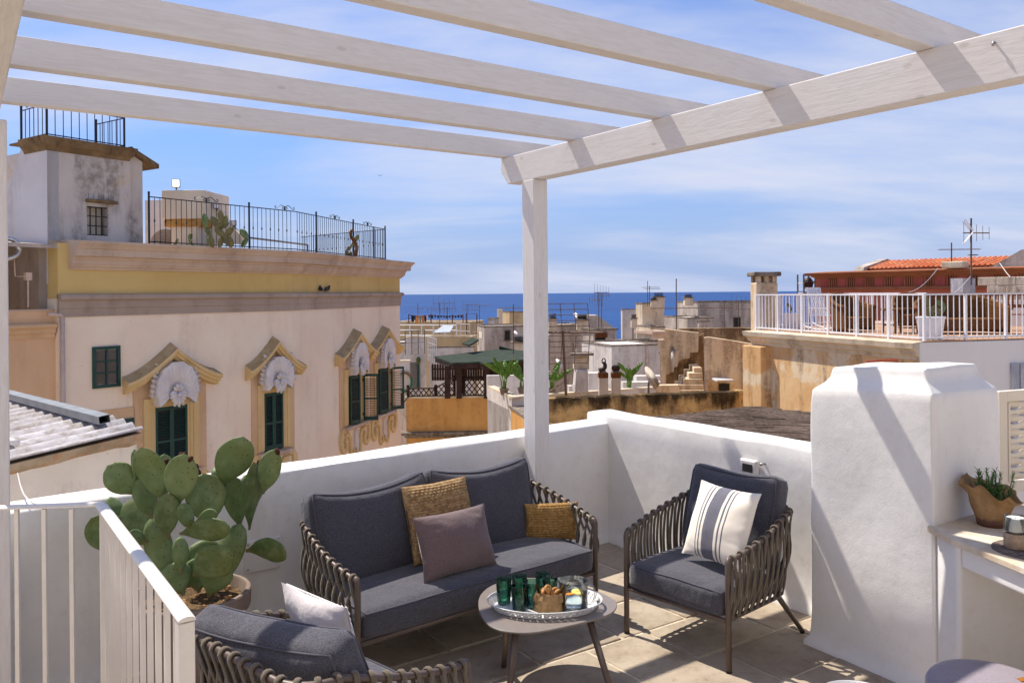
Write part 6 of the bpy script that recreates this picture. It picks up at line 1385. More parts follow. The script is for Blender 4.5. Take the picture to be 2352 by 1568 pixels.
b = MB(); p, q = at(*Z7(1690, 925), 27.6), at(*Z7(1840, 942), 27.6); b.box((p + q) / 2, (q.x - p.x, .9, .06)); b.build('door_canopy', MT['white_old'], ru)
for (x, y0, y1, Y) in ((1320, 640, 868, 29.9), (1974, 785, 1020, 27.9)): b = MB(); p, q = at(*Z7(x, y0 + 40), Y), at(*Z7(x, y1), Y); b.tube([V((q.x, Y, p.z)) + V((.12, 0, -.0)), V((q.x, Y, p.z + .02)), q], .07, 8); b.build('pipe', MT['white_old'], ru, smooth=True); b = MB(); p2 = at(*Z7(x + 4, y0), Y); b.tube([p2, V((p2.x, Y, p.z))], .05, 6); b.build('pipe_top', MT['coping'], ru)
# flues on the white terrace
def flue(x0, x1, y0, y1, Y, label, kind):
    p, q = at(*Z7(x0, y0), Y), at(*Z7(x1, y1), Y); w = q.x - p.x; c = V(((p.x + q.x) / 2, Y, q.z - .6)); h = p.z - q.z + .6; t = thing('flue', label, 'chimney', c, 0, 'flues on the white terrace'); b = MB(); b.box((0, 0, h / 2), (w, w, h)); b.build('shaft', MT['grey_old'], t, world=False, bev=.03)
    b = MB(); b.box((0, 0, h + .08), (w * 1.06, w * 1.06, .2)); b.build('collar', MT['rust'], t, world=False, bev=.02); b = MB(); b.lathe([(w * .34, h + .15), (w * .34, h + .42 * w / .6)], 14); b.build('neck', MT['grey_metal'], t, world=False)
    z = h + .42 * w / .6; K = w / .66
    if kind == 'ball':
        b = MB(); b.lathe([(w * .3, z), (w * .44, z + .12 * K), (w * .46, z + .28 * K), (w * .36, z + .42 * K), (w * .12, z + .49 * K)], 36, wob=lambda a, zz: 1 + .07 * math.cos(18 * a)); b.build('turbine_cowl', MT['gloom_metal'], t, world=False, auto=30)
    else:
        b = MB(); b.tube(catmull([V((-.3, 0, 0)) * K + ZUP * z, V((-.05, 0, .1)) * K + ZUP * z, V((.12, 0, .25)) * K + ZUP * z, V((.14, 0, .5)) * K + ZUP * z, V((.0, 0, .62)) * K + ZUP * z], 5, False), [(.22 - .006 * k) * K for k in range(21)], 12); b.build('bent_cowl', MT['gloom_metal'], t, world=False, smooth=True)
        b = MB(); b.tube([(.05 * K + .13 * K * math.cos(a * .524), 0, z + K * (.72 + .2 * math.sin(a * .524))) for a in range(12)], .045 * K, 6, closed=True); b.build('cowl_ring', MT['gloom_metal'], t, world=False, smooth=True)
MT['gloom_metal'] = plain('sooty_metal', '3A2C28', .5, .4, .5, .3, 10)
flue(660, 742, 915, 1090, 31, 'concrete flue with a bent dark metal cowl', 'bent'); flue(775, 855, 915, 1090, 31, 'concrete flue with a ribbed round turbine cowl', 'ball')
wc = thing('white_chimney', 'tapering whitewashed chimney with a small tiled cap left of the two flues', 'chimney', at(*Z7(508, 1060), 33)); p0, p1, p2, p3 = [at(*Z7(x, y), 33) for x, y in ((445, 1060), (570, 1060), (565, 850), (458, 850))]
b = MB(); b.hexa([p0, p1, p1 + V((0, 1.3, 0)), p0 + V((0, 1.3, 0))], [p3, p2, p2 + V((0, 1.1, 0)), p3 + V((0, 1.1, 0))]); b.build('body', MT['white_old'], wc, bev=.05); c = (p3 + p2) / 2 + V((0, .5, 0)); b = MB(); b.box(c + ZUP * .3, (.62, .62, .58)); b.build('neck', MT['cream_old'], wc); b = MB(); b.box(c + ZUP * .62, (.95, .95, .09)); b.build('cap', MT['coping'], wc)
# satellite dishes
def dish(zf, x, y, Y, r, yaw, tilt, label, rust=False):
    p = at(*zf(x, y), Y); t = thing('satellite_dish', label, 'satellite dish', p - ZUP * r * 1.4, 0, 'satellite dishes'); m = M.Translation((0, 0, r * 1.4)) @ M.Rotation(R(yaw), 4, 'Z') @ M.Rotation(R(90 - tilt), 4, 'X')
    b = MB(); b.lathe([(.0001 + r * k / 8, .28 * r * (k / 8) ** 2) for k in range(9)], 28, sx=.92); me = b.mesh('reflector', True); me.materials.append(MT['dish_rust'] if rust else MT['plate']); o = link('reflector', me, t, mw=m); o.modifiers.new('solid', 'SOLIDIFY').thickness = .02
    b = MB(); b.tube([m @ V((0, -r * .95, .25 * r)), m @ V((0, -r * .3, r * .9)), m @ V((0, 0, r * .95))], .012, 5); b.build('feed_arm', MT['grey_metal'], t, world=False); b = MB(); b.tube([(0, .15, r * 1.3), (0, .25, r * .6), (0, .25, -r * .3)], .04, 6); b.build('mount', MT['grey_metal'], t, world=False)
MT['dish_rust'] = plaster('rust_stained_enamel', 'C9C2B8', 'BDB2A4', '8A5A34', .8, 2, .1, 30)
dish(Z7, 1115, 945, 30.5, .52, 62, 30, 'large rust-stained satellite dish above the mouldy wall', True); dish(Z7, 300, 800, 36, .26, 65, 35, 'small white satellite dish beside the near antenna'); dish(Z7, 462, 398, 58, .5, 62, 30, 'white satellite dish beside the brown chimney pot by the sea'); dish(Z6, 1148, 535, 60, .3, 62, 30, 'white satellite dish left of the pergola post')
# banana plants
MT['banana'] = plain('banana_leaf', '567A26', .45, .3, 0, .3, 4); MT['banana_stem'] = plain('banana_stem', '6A8A3E', .6, .2, 0, .2, 3)
def banana(zf, x, y0, y1, Y, n, seed, label, pot=True):
    r_ = random.Random(seed); p = at(*zf(x, y0), Y); H = at(*zf(x, y1), Y).z - p.z; t = thing('banana_plant', label, 'plant', p, 0, 'banana plants on the white terrace')
    if pot: b = MB(); b.lathe([(q_ * .45, w_ * .45) for q_, w_ in [(.0001, 0), (.3, 0), (.4, .45), (.45, .46), (.45, .6), (.38, .6), (.36, .5), (.0001, .5)]], 20); b.build('pot', MT['pot'], t, world=False, auto=40)
    z0 = .22 if pot else 0
    for k in range(n):
        a = k * 2.4 + r_.uniform(-.4, .4); L = H * r_.uniform(.42, .6); sp_ = r_.uniform(.15, .5); d = V((math.cos(a), .6 * math.sin(a), 0)); b0 = V((r_.uniform(-.08, .08), r_.uniform(-.06, .06), z0)); zt2 = z0 + (H - z0 - L * .75) * r_.uniform(.55, 1.05); tip = b0 + d * sp_ * (zt2 - z0) * .5; tip.z = zt2
        b = MB(); b.tube([b0, lerp(b0, tip, .5) - d * .03, tip], [.035, .026, .016], 6); b.build('stalk', MT['banana_stem'], t, world=False, smooth=True)
        up_ = (ZUP + d * r_.uniform(.1, .9)).normalized(); side_ = up_.cross(V((r_.uniform(-.5, .5), 1, r_.uniform(-.2, .2)))).normalized(); nn = side_.cross(up_); b = MB(); W = L * .30; cu = r_.uniform(.1, .5)
        b.grid(lambda u, v: tip + up_ * (L * v) + d * (cu * L * v * v) - ZUP * (cu * .5 * L * v * v) + side_ * ((u - .5) * W * math.sin(math.pi * min(.97, .06 + .9 * v)) ** .7) + nn * (abs(u - .5) * .35 * W + .02 * math.sin(v * 40) * abs(u - .5) * 2), 8, 12); b.build('leaf', MT['banana'], t, world=False)
banana(Z6, 1045, 1072, 745, 34, 8, 1, 'potted banana plant left of the pergola post'); banana(Z6, 1205, 1060, 810, 35, 6, 2, 'banana plant half hidden by the pergola post'); banana(Z7, 240, 1072, 780, 34, 7, 3, 'potted banana plant right of the pergola post'); banana(Z7, 930, 1030, 785, 35.5, 10, 4, 'banana plant between the round-cowled flue and the big dish', False)
# antennas
MT['mast'] = plain('rusty_mast', '6A5648', .6, .4, .3, .3, 3)
def antenna(zf, x, y0, y1, Y, label, els=(), r=.03, dishy=None, lean=0):
    p, q = at(*zf(x, y0), Y), at(*zf(x + lean, y1), Y); p = p - ZUP * .3; t = thing('antenna', label, 'antenna', p, 0, 'rooftop antennas'); b = MB(); b.tube([p, q], r, 6); b.build('mast', MT['mast'], t)
    for (f, L, yaw, n, w, vert) in els:
        c = lerp(p, q, f); d = V((math.cos(R(yaw)), math.sin(R(yaw)), 0)); s_ = ZUP if vert else V((-d.y, d.x, 0)); b = MB(); b.tube([c - d * L * .3, c + d * L * .7], r * .7, 4)
        for k in range(n): e = c + d * L * (-.28 + .97 * k / max(1, n - 1)); b.tube([e - s_ * w * (1 - .5 * k / n), e + s_ * w * (1 - .5 * k / n)], r * .3, 4)
        b.build('aerial', MT['mast'], t)
def gridaerial(t, c, d, w, h, r):
    b = MB()
    for sg in (-1, 1):
        for k in range(6): z = h * (.06 + .94 * k / 5) * sg; e = c - d * (.05 + .25 * (k / 5)) + ZUP * z; s_ = V((-d.y, d.x, 0)); b.tube([e - s_ * w, e + s_ * w], r, 4)
        for x in (-1, -.5, 0, .5, 1): s_ = V((-d.y, d.x, 0)); b.tube([c - d * .05 + s_ * w * x + ZUP * h * .06 * sg, c - d * .3 + s_ * w * x + ZUP * h * sg], r, 4)
    b.build('grid_reflector', MT['mast'], t)
antenna(Z7, 384, 1310, 500, 27, 'near rusty television antenna with a large grid reflector right of the post', [(.985, 1.9, -8, 14, .22, False)], .05, lean=-46)
ta = bpy.data.objects[[o.name for o in COL.objects if o.name.startswith('antenna')][-1]]; gridaerial(ta, at(*Z7(338, 528), 27.1), V((.2, -.98, 0)).normalized(), .95, 1.0, .012)
for args in ((Z7, 660, 480, 150, 60, 'television antenna with a round grid head in front of the sea', [(.98, 1.2, 20, 6, .7, True), (.8, 1.0, 160, 6, .5, True)]), (Z7, 686, 480, 165, 60, 'thinner mast beside the round-headed antenna', [(.95, 1.0, 20, 7, .4, False)]), (Z7, 1098, 250, 52, 72, 'tall thin aerial mast on the square tower', [(.75, 1.6, 15, 7, .5, False)]), (Z7, 1115, 250, 95, 72, 'shorter aerial beside the tall mast on the square tower', [(.85, 1.4, 15, 7, .5, False)]), (Z7, 1355, 480, 32, 44, 'single bare pole with a crossbar aerial left of the long grey house', [(.47, 4.6, 5, 9, .4, False)]), (Z7, 1785, 466, 235, 72, 'grey aerial in front of the long grey house', [(.85, 2.6, 10, 8, .6, False)]), (Z7, 1912, 466, 225, 70, 'aerial with a white box above the dark doorway', [(.9, 2.2, 10, 6, .8, True), (.7, 2.2, 10, 6, .5, False)]), (Z6, 272, 350, 248, 80, 'thin aerial mast behind the washing', [(.6, .8, 20, 4, .3, False)]), (Z6, 466, 520, 245, 74, 'television aerial with curved elements right of the washing', [(.97, 2.0, 15, 5, .7, True), (.8, 1.6, 190, 5, .5, True)]), (Z6, 536, 440, 285, 80, 'low aerial on the sandy house roof', [(.9, 1.2, 15, 5, .6, True)]), (Z6, 714, 410, 258, 80, 'pale aerial above the sandy house right end', [(.95, 1.6, 15, 6, .5, True), (.7, 1.8, 15, 5, .4, False)]), (Z6, 824, 415, 268, 82, 'bare pole with one crossbar beside the sandy house', [(.98, 1.8, 0, 2, .1, False)]), (Z6, 1128, 690, 262, 50, 'tall aerial mast just left of the pergola post', [(.93, 3.0, 0, 8, .3, False)]), (Z7, 215, 800, 570, 42, 'thin grey mast behind the near antenna', [(.9, 1.0, 20, 4, .3, False)]), (Z7, 967, 660, 475, 48, 'bare rusty pole below the square tower', []), (Z7, 432, 940, 600, 38, 'thin pole between the dish and the white chimney', [])):
    antenna(*args)
for (x, y0, y1, Y, lab) in ((455, 840, 665, 38, 'white line post left of the white chimney'), (540, 840, 668, 38, 'white line post right of the white chimney'), (612, 870, 668, 39, 'white line post before the white house wall')):
    b = MB(); p, q = at(*Z7(x, y0), Y), at(*Z7(x, y1), Y); b.tube([p - ZUP * .5, q], .035, 6); ob = b.build('line_post', MT['white_metal']); tag(ob, lab, 'post')
b = MB(); P = [at(*Z7(x, y), Y) for x, y, Y in ((385, 940, 27), (640, 1190, 24))]; b.tube(P, .008, 4); P = [at(*Z7(x, y), Y) for x, y, Y in ((385, 940, 27), (570, 1200, 24))]; b.tube(P, .008, 4); b.tube([at(*Z7(375, 935), 27), at(*Z7(215, 1045), 27)], .02, 4); ob = b.build('guy_wires', MT['mast']); tag(ob, 'thin guy wires staying the near television antenna', 'wire')
# ---------------------------------------------------------------- neighbouring roof terrace at the right
dz = -1.12
T0, T1, T2 = onz(*Z8(112, 866), EYE + dz), onz(*Z8(1346, 950), EYE + dz), onz(*Z8(2300, 926), EYE + dz)
for p in (T0, T1, T2): p.z = EYE
G1, G2 = Fac(T0, T1), Fac(T1, T2); bk = V((.72, .70, 0)).normalized()
MT['peel'] = plaster('peeling_apricot_plaster', 'DDBA8C', 'D0A472', '80603E', .85, .8, .5, 20, (.46, .64), patch='E0CDB0', pthr=(.5, .58), psc=1.0, speck='8A6C4A')
MT['white_new'] = plaster('bright_white_render', 'E4DFDB', 'DCD6D2', 'B8AEA6', .3, .5, .25, 25)
nb = thing('terrace_house', 'apricot and white house carrying the railed roof terrace at the right', 'building', (T1.x, T1.y, -9))
b = MB(); b.prism([p + ZUP * (-9 - EYE) for p in (T0, T1, T1 + bk * 9, T0 + bk * 9)], (0, 0, 9 + EYE + dz - .42)); b.build('apricot_wall', MT['peel'], nb)
b = MB(); b.prism([p + ZUP * (-9 - EYE) for p in (T1 + G1.n * .01, T2, T2 + bk * 9, T1 + bk * 9)], (0, 0, 9 + EYE + dz - .03)); b.build('white_wall', MT['white_new'], nb)
b = MB(); b.sweep([T0 - G1.n * .6, T0, T1], [(-.1, -.42), (.02, -.42), (.04, -.34), (.10, -.30), (.12, -.22), (.20, -.16), (.22, -.04), (-.1, 0)])
for q in b.v: q.z += dz
b.build('cornice', MT['cream_old'], nb, auto=30)
MT['deck'] = plain('terracotta_deck', 'A88468', .8, .2, 0, .15, 2)
b = MB(); b.prism([p + ZUP * (dz - .05) for p in (T0 - G1.n * .1, T1 - G1.n * .1, T2 - G2.n * .1, T2 + bk * 9.2, T0 + bk * 9.2)], (0, 0, .055)); b.build('deck', MT['deck'], nb)
sP0, sP1 = G1.uv(*Z8(112, 1200))[0], G1.uv(*Z8(238, 1200))[0]; b = MB(); flatbox(b, G1, sP0 - .1, sP1, -9, G1.uv(*Z8(200, 985))[1], -.1, .28); b.build('buttress', MT['peel'], nb, bev=.03)
b = MB(); flatbox(b, G1, sP0 - .05, sP0 + .35, G1.uv(*Z8(200, 985))[1], dz - .43, -.1, .12); b.build('bracket', MT['cream_old'], nb)
# white railing: slim bars, thicker posts
MT['rail_bright'] = plain('white_railing_paint', 'E6E4E6', .4, .4, 0, .03)
def whiterail(label, path, h, pitch, pp, loc):
    t = thing('terrace_railing', label, 'railing', loc); bm1 = MB(); bm1.box((0, 0, h / 2), (.016, .016, h - .04)); m1 = bm1.mesh('bar'); m1.materials.append(MT['rail_bright']); bm1 = MB(); bm1.box((0, 0, h / 2), (.055, .055, h)); m2 = bm1.mesh('post'); m2.materials.append(MT['rail_bright'])
    for i in range(len(path) - 1):
        p, q = path[i], path[i + 1]; d = (q - p).normalized(); L = (q - p).length
        for z in (h, .07): b = MB(); b.box((p + q) / 2 + ZUP * z, (L + .05, .045, .035), d, V((-d.y, d.x, 0))); b.build('rail', MT['rail_bright'], t)
        np_ = max(1, round(L / pp)); nb_ = max(1, round(L / pitch))
        for k in range(np_ + (1 if i == len(path) - 2 else 0)): place('post', m2, t, p + d * (L * k / np_), d)
        for k in range(1, nb_): place('bar', m1, t, p + d * (L * k / nb_), d)
whiterail('white steel railing along the front edge of the right-hand roof terrace', [p + ZUP * dz - G1.n * .12 for p in (T0, T1)] + [T2 + ZUP * dz - G2.n * .12], 1.02, .155, 1.08, T0 + ZUP * dz)
rb0 = T0 + bk * 6.5 + ZUP * dz; whiterail('white steel railing along the back of the right-hand roof terrace', [T0 + bk * .2 - G1.n * .1 + ZUP * dz, rb0, rb0 + G1.d * 3.4], 1.02, .17, 1.2, rb0)
# chimney at the terrace corner
cc0 = at(*Z8(196, 700), 24.6); cw = .62; ch = thing('stone_chimney', 'tall eroded stone chimney with an open capped top at the terrace corner', 'chimney', V((cc0.x, 24.6, -4)))
zt2 = at(*Z8(196, 515), 24.6).z; zt3 = at(*Z8(196, 470), 24.6).z; cx_ = cc0.x
b = MB(); b.box((cx_, 24.6, (zt2 - 4) / 2), (cw * 1.05, cw, zt2 + 4)); b.build('shaft', MT['ruin'], ch, bev=.05)
for sx2 in (-1, 0, 1):
    for sy2 in (-1, 1): b = MB(); b.box((cx_ + sx2 * cw * .38, 24.6 + sy2 * cw * .36, (zt2 + zt3) / 2), (.13, .13, zt3 - zt2)); b.build('vent_pier', MT['ruin'], ch)
b = MB(); b.box((cx_, 24.6, zt3 + .06), (cw * 1.3, cw * 1.3, .13)); b.build('cap_slab', MT['coping'], ch, bev=.03)
# furniture on it
DZ = EYE + dz
MT['wicker'] = knit('brown_wicker', '5C3E22', '805836', '342212')
def gnd(x, y): p = onz(*Z8(x, y), DZ); return p
def wick(name, label, cat, x, y, w, h, d, yaw, arms=True, n=60):
    p = gnd(x, y); t = thing(name, label, cat, p, yaw); tex = lambda u, v: .008 * math.sin(u * n * 2) 
    # curved back and arms as one woven wrap-around shell
    def shell(u, v):
        a = math.pi * (1 + u); ex = 2.6; cx2, sy = math.cos(a), math.sin(a); X = w / 2 * math.copysign(abs(cx2) ** (2 / ex), cx2); Y2 = -d * abs(sy) ** (2 / ex); top = h * (.66 + .34 * abs(sy) ** 1.5); fl_ = 1 + .08 * v * abs(sy); o = tex(u, v)
        return V((X * (1 + .03 * v) + o * cx2, Y2 * fl_ + o * sy + d * .35, .04 + (top - .04) * v))
    b = MB(); b.grid(shell, n, 10); o = b.build('woven_shell', MT['wicker'], t, world=False, auto=50); o.modifiers.new('solid', 'SOLIDIFY').thickness = .05
    b = MB(); b.tube([shell(i / 40, 1) for i in range(41)], .055, 8); b.build('rolled_rim', MT['wicker'], t, world=False, smooth=True)
    b = MB(); b.box((0, -.05, .25), (w * .86, d * .8, .3)); b.build('seat', MT['wicker'], t, world=False, bev=.05)
    return t
wick('wicker_armchair', 'brown wicker armchair seen from behind at the left of the terrace', 'armchair', 850, 878, .98, 1.02, .85, R(160 + 40))
wick('wicker_armchair', 'brown wicker armchair facing us in the middle of the terrace', 'armchair', 1300, 850, 1.1, 1.0, .8, R(-150 + 180 + 140))
wick('wicker_sofa', 'long brown wicker sofa seen from behind on the terrace', 'sofa', 1640, 895, 2.1, .98, .9, R(180 - 8))
p = gnd(1185, 890); t = thing('wicker_table', 'small wicker side table between the terrace armchairs', 'table', p, R(20)); b = MB(); b.box((0, 0, .62), (.68, .5, .06)); b.build('table_top', MT['wicker'], t, world=False, bev=.02); b = MB(); b.box((0, 0, .22), (.56, .4, .04)); b.build('shelf', MT['wicker'], t, world=False)
for sx2 in (-1, 1):
    for sy2 in (-1, 1): b = MB(); b.tube([(sx2 * .28, sy2 * .2, .6), (sx2 * .3, sy2 * .21, 0)], .03, 6); b.build('leg', MT['wicker'], t, world=False)
p = gnd(655, 868); rc = thing('rocking_chair', 'white wooden rocking chair at the back left of the terrace', 'chair', p, R(35))
for k in range(7): b = MB(); b.box((-.27 + .09 * k, .28 + .0, .78), (.05, .02, .78), (1, 0, 0), (0, .96, -.28), (0, .28, .96)); b.build('back_slat', MT['rail_bright'], rc, world=False)
for k in range(6): b = MB(); b.box((0, -.3 + .09 * k, .42), (.6, .07, .02)); b.build('seat_slat', MT['rail_bright'], rc, world=False)
for sx2 in (-1, 1):
    b = MB(); b.tube([(sx2 * .3, -.55 + .11 * k, .03 + .0022 * (k - 5) ** 2 * 2) for k in range(12)], .025, 6); b.build('rocker', MT['rail_bright'], rc, world=False)
    for y2, z2 in ((-.3, .62), (.25, 1.2)): b = MB(); b.tube([(sx2 * .3, y2, .05), (sx2 * .3, y2 + (.15 if z2 > 1 else 0), z2)], .025, 6); b.build('leg', MT['rail_bright'], rc, world=False)
    b = MB(); b.box((sx2 * .3, -.02, .63), (.06, .62, .03)); b.build('arm', MT['rail_bright'], rc, world=False)
b = MB(); b.box((0, .42, 1.17), (.66, .03, .1)); b.build('head_rail', MT['rail_bright'], rc, world=False)
MT['teak'] = plain('red_brown_teak', '8A5228', .6, .3, 0, .25, 6)
p = gnd(1890, 868); bn = thing('garden_bench', 'red-brown slatted wooden bench against the white terrace wall', 'bench', p, R(-38))
for z in (.98, .66): b = MB(); b.box((0, .25, z), (1.7, .04, .09)); b.build('back_rail', MT['teak'], bn, world=False)
for k in range(15): b = MB(); b.box((-.75 + .107 * k, .25, .82), (.045, .025, .25)); b.build('back_slat', MT['teak'], bn, world=False)
for k in range(5): b = MB(); b.box((0, -.2 + .1 * k, .44), (1.7, .08, .025)); b.build('seat_slat', MT['teak'], bn, world=False)
for sx2 in (-1, 1):
    for y2, h2 in ((-.22, .64), (.26, 1.02)): b = MB(); b.box((sx2 * .85, y2, h2 / 2), (.06, .06, h2)); b.build('leg', MT['teak'], bn, world=False)
    b = MB(); b.box((sx2 * .85, 0, .65), (.07, .55, .03)); b.build('arm', MT['teak'], bn, world=False)
for x, y, k, lab, sd_ in ((340, 862, .56, 'white tapered planter with a small cactus at the left end of the terrace', 21), (1348, 940, .62, 'white square planter with tall cactus pads at the terrace corner', 22)):
    p = gnd(x, y) - G1.n * .3; t = thing('planter', lab.replace('with', 'holding'), 'planter', p, R(45)); b = MB(); w0, w1, h = .30 * k, .38 * k, .78 * k
    b.hexa([V((sx2 * w0, sy2 * w0, 0)) for sx2, sy2 in ((-1, -1), (1, -1), (1, 1), (-1, 1))], [V((sx2 * w1, sy2 * w1, h)) for sx2, sy2 in ((-1, -1), (1, -1), (1, 1), (-1, 1))]); b.build('tub', MT['rail_bright'], t, world=False, bev=.02)
    b = MB(); b.box((0, 0, h + .012), (w1 * 2.1, w1 * 2.1, .05)); b.build('rim', MT['rail_bright'], t, world=False, bev=.01)
    padclump('cactus', 'short cactus pads growing in the left white planter' if sd_ == 21 else 'tall cactus pads growing in the corner white planter', p + ZUP * (h - .05), 3 if sd_ == 21 else 8, .5 if sd_ == 21 else .8, sd_, 'cacti in white planters')
# low walls and chimneys behind the terrace
b = MB(); b.prism([V((p.x, p.y, EYE + dz)) for p in (at(*Z8(1370, 700), 26.5), at(*Z8(2300, 700), 24), at(*Z8(2300, 700), 24.4), at(*Z8(1370, 700), 26.9))], (0, 0, at(*Z8(1800, 648), 25.4).z - EYE - dz)); ob = b.build('low_wall', MT['white_new']); tag(ob, 'low white wall behind the wicker sofa on the terrace', 'wall')
MT['blue_grey'] = old('flaking_blue_grey_paint', 'A9AAB4', '9899A4', 'D6D2CC', .6, 1.5)
t, _, _, _ = house('painted_chimney', 'square blue-grey chimney with flaking paint behind the terrace', Z8, 1662, 1573, 1755, 484, 28, 28, 'blue_grey', 'chimney', None, base=-2, group=None)
# block wall, each block a piece
t = thing('block_wall', 'bare pale concrete block wall at the right edge', 'wall', at(*Z8(1860, 640), 27)); W0, W1 = at(*Z8(1856, 640), 27), at(*Z8(2330, 640), 25.5); zt2 = at(*Z8(1856, 476), 27).z; wd_ = (W1 - W0); wd_.z = 0; L = wd_.length; wd_.normalize()
MT['block'] = old('pale_tufa_block', 'CFC3B2', 'BDAE9A', '6E5E4E', .7, 1.2); bm1 = MB(); bm1.box((0, 0, 0), (.555, .3, .265)); blm = bm1.mesh('block'); blm.materials.append(MT['block'])
for r_ in range(6):
    for k in range(int(L / .57) + 1): c = V((W0.x, W0.y, zt2 - .14 - .28 * r_)) + wd_ * (.57 * k + (.28 if r_ % 2 else 0)) + V((0, rp.uniform(-.01, .01), 0)); o = place('block', blm, t, c, wd_); o.modifiers.new('bevel', 'BEVEL').width = .015
b = MB(); b.box(V((W0.x, W0.y, zt2 - .85)) + wd_ * (L / 2), (L, .26, 1.6), wd_, V((-wd_.y, wd_.x, 0))); b.build('mortar', MT['cream_old'], t)
# ---------------------------------------------------------------- terracotta palace
MT['terra'] = plaster('terracotta_stucco', 'C0745A', 'B06650', '7E4436', .5, .3, .3, 10); MT['terra_dk'] = plaster('brown_terracotta_mouldings', 'A2694A', '8E5A40', '5E3A28', .6, .5, .3, 10); MT['terra_red'] = plain('deep_red_panel', 'A8564C', .9, .1, 0, .12, 1)
pz = .97; H0, H1 = onz(*Z8(578, 446), EYE + pz), onz(*Z8(2300, 398), EYE + pz); H0.z = H1.z = EYE; PF = Fac(H0, H1); PL = PF.L + 2
pal2 = thing('terracotta_palace', 'terracotta red palace with carved frieze and tiled roof behind the terrace', 'building', (H0.x, H0.y, -9))
b = MB(); b.prism([p + ZUP * (-9 - EYE) for p in (H0, H0 + PF.d * PL, H0 + PF.d * PL - PF.n * 12, H0 - PF.n * 12)], (0, 0, 9 + EYE + pz - .2)); b.build('wall', MT['terra'], pal2)
b = MB(); b.sweep([H0 - PF.n * 6, H0, H0 + PF.d * PL], [(-.1, -.34), (.03, -.34), (.06, -.28), (.18, -.22), (.2, -.15), (.4, -.1), (.45, -.02), (-.3, .06)])
for q in b.v: q.z += pz
b.build('cornice', MT['terra_dk'], pal2, auto=30)
zf0, zf1 = PF.uv(*Z8(700, 548))[1], PF.uv(*Z8(700, 484))[1]; b = MB(); flatbox(b, PF, 0, PL, zf0 - .16, zf0 - .02, -.1, .16); b.build('string_course', MT['terra_dk'], pal2)
n = 12
for k in range(n):
    s = .3 + (PL - 1) * k / n; w = (PL - 1) / n
    b = MB(); flatbox(b, PF, s, s + w * .42, zf0, zf1, -.05, .03); b.build('metope', MT['terra_red'], pal2)
    for j in range(4): b = MB(); flatbox(b, PF, s + w * (.52 + .11 * j), s + w * (.58 + .11 * j), zf0 - .015, zf1 + .1, -.05, .09); b.build('triglyph_bar', MT['terra_dk'], pal2)
# roof: rows of clay tiles between two stone gables
e0, e1_ = PF.uv(*Z8(870, 430))[0], PF.uv(*Z8(1870, 396))[0]; rs0 = PF.pt(e0, -.9, pz + .1); rs1 = PF.pt(e1_, -.9, pz + .1)
zr_ = EYE + (onp(*Z8(950, 372), PF.pt(0, -3.0, 0), PF.n).z - EYE); up_ = V((0, 0, zr_)) - V((0, 0, rs0.z)); sl2 = (-PF.n * 2.1 + V((0, 0, zr_ - rs0.z))); SLn = sl2.length; sd2 = sl2.normalized()
MT['tile'] = None
def tilemat():
    m = Mat('clay_roof_tile', .85, .15); oi = m.n.new('ShaderNodeObjectInfo'); c = m.mix(oi.outputs['Random'], 'B8603C', 'D2855C'); m.color(m.mix(m.ramp(m.noise(3, 5, .6), .5, .75, 0, .6), c, '9A7A62')); return m.m
MT['tile'] = tilemat(); tm = MB(); rows = 6; tl_ = SLn / rows
for k in range(7): a = math.pi * k / 6; tm.v += [V((.11 * math.cos(a), 0, .085 * math.sin(a))), V((.09 * math.cos(a), tl_ * 1.15, .075 * math.sin(a) + .03))]
for k in range(6): tm.f.append([2 * k, 2 * k + 1, 2 * k + 3, 2 * k + 2]); tm.mi.append(0)
tme = tm.mesh('roof_tile', True); tme.materials.append(MT['tile']); ncol = int((rs1 - rs0).length / .24)
b = MB(); b.prism([rs0 - PF.d * .2, rs1 + PF.d * .4, rs1 + PF.d * .4 + sl2, rs0 - PF.d * .2 + sl2], (0, 0, -.08)); roof2 = b.build('roof', MT['terra_dk'], pal2)
nrm2 = PF.d.cross(sd2)
cnt_ = 0; extra = MB(); xw = PF.d
for r_ in range(rows):
    for k in range(ncol):
        p = rs0 + PF.d * (.24 * k + .02) + sd2 * (tl_ * r_) + nrm2 * .012
        if r_ * ncol + k < 300: place('roof_tile', tme, roof2, p, PF.d, Y=sd2)
        else:
            o_ = len(extra.v); extra.v += [p + PF.d * q.x + sd2 * q.y + nrm2 * q.z for q in tm.v]
            for f in tm.f: extra.f.append([o_ + i for i in f]); extra.mi.append(0)
if extra.v: tag(extra.build('roof_tiles_upper', MT['tile'], roof2, smooth=True), kind='stuff')
for s_, w_, hh_ in ((e0 - .35, .5, 0), (e1_ + .3, 1.0, .15)):
    b = MB(); b.prism([PF.pt(s_, -.5, pz + .06), PF.pt(s_, -.6, pz + .25), PF.pt(s_, -3.0, zr_ - EYE + .18 + hh_), PF.pt(s_, -5.5, pz + .25), PF.pt(s_, -5.5, pz + .05)], PF.d * w_); b.build('gable', MT['grey_old'], pal2)
b = MB(); g0_ = e1_ + 1.0; b.prism([PF.pt(s, -.45, z) for s, z in ((g0_ - 1.2, pz + .05), (g0_ + .1, zr_ - EYE + .25), (g0_ + .6, zr_ - EYE + .3), (g0_ + 2.2, pz + .05))], -PF.n * .4); b.build('stone_pediment', MT['grey_old'], pal2)
b = MB(); p = PF.pt(PF.uv(*Z8(1620, 400))[0], .2, pz + .1); b.box(p + ZUP * .1, (1.0, .6, .3), PF.d, PF.n); b.build('cornice_block', MT['cream_old'], pal2, bev=.05)
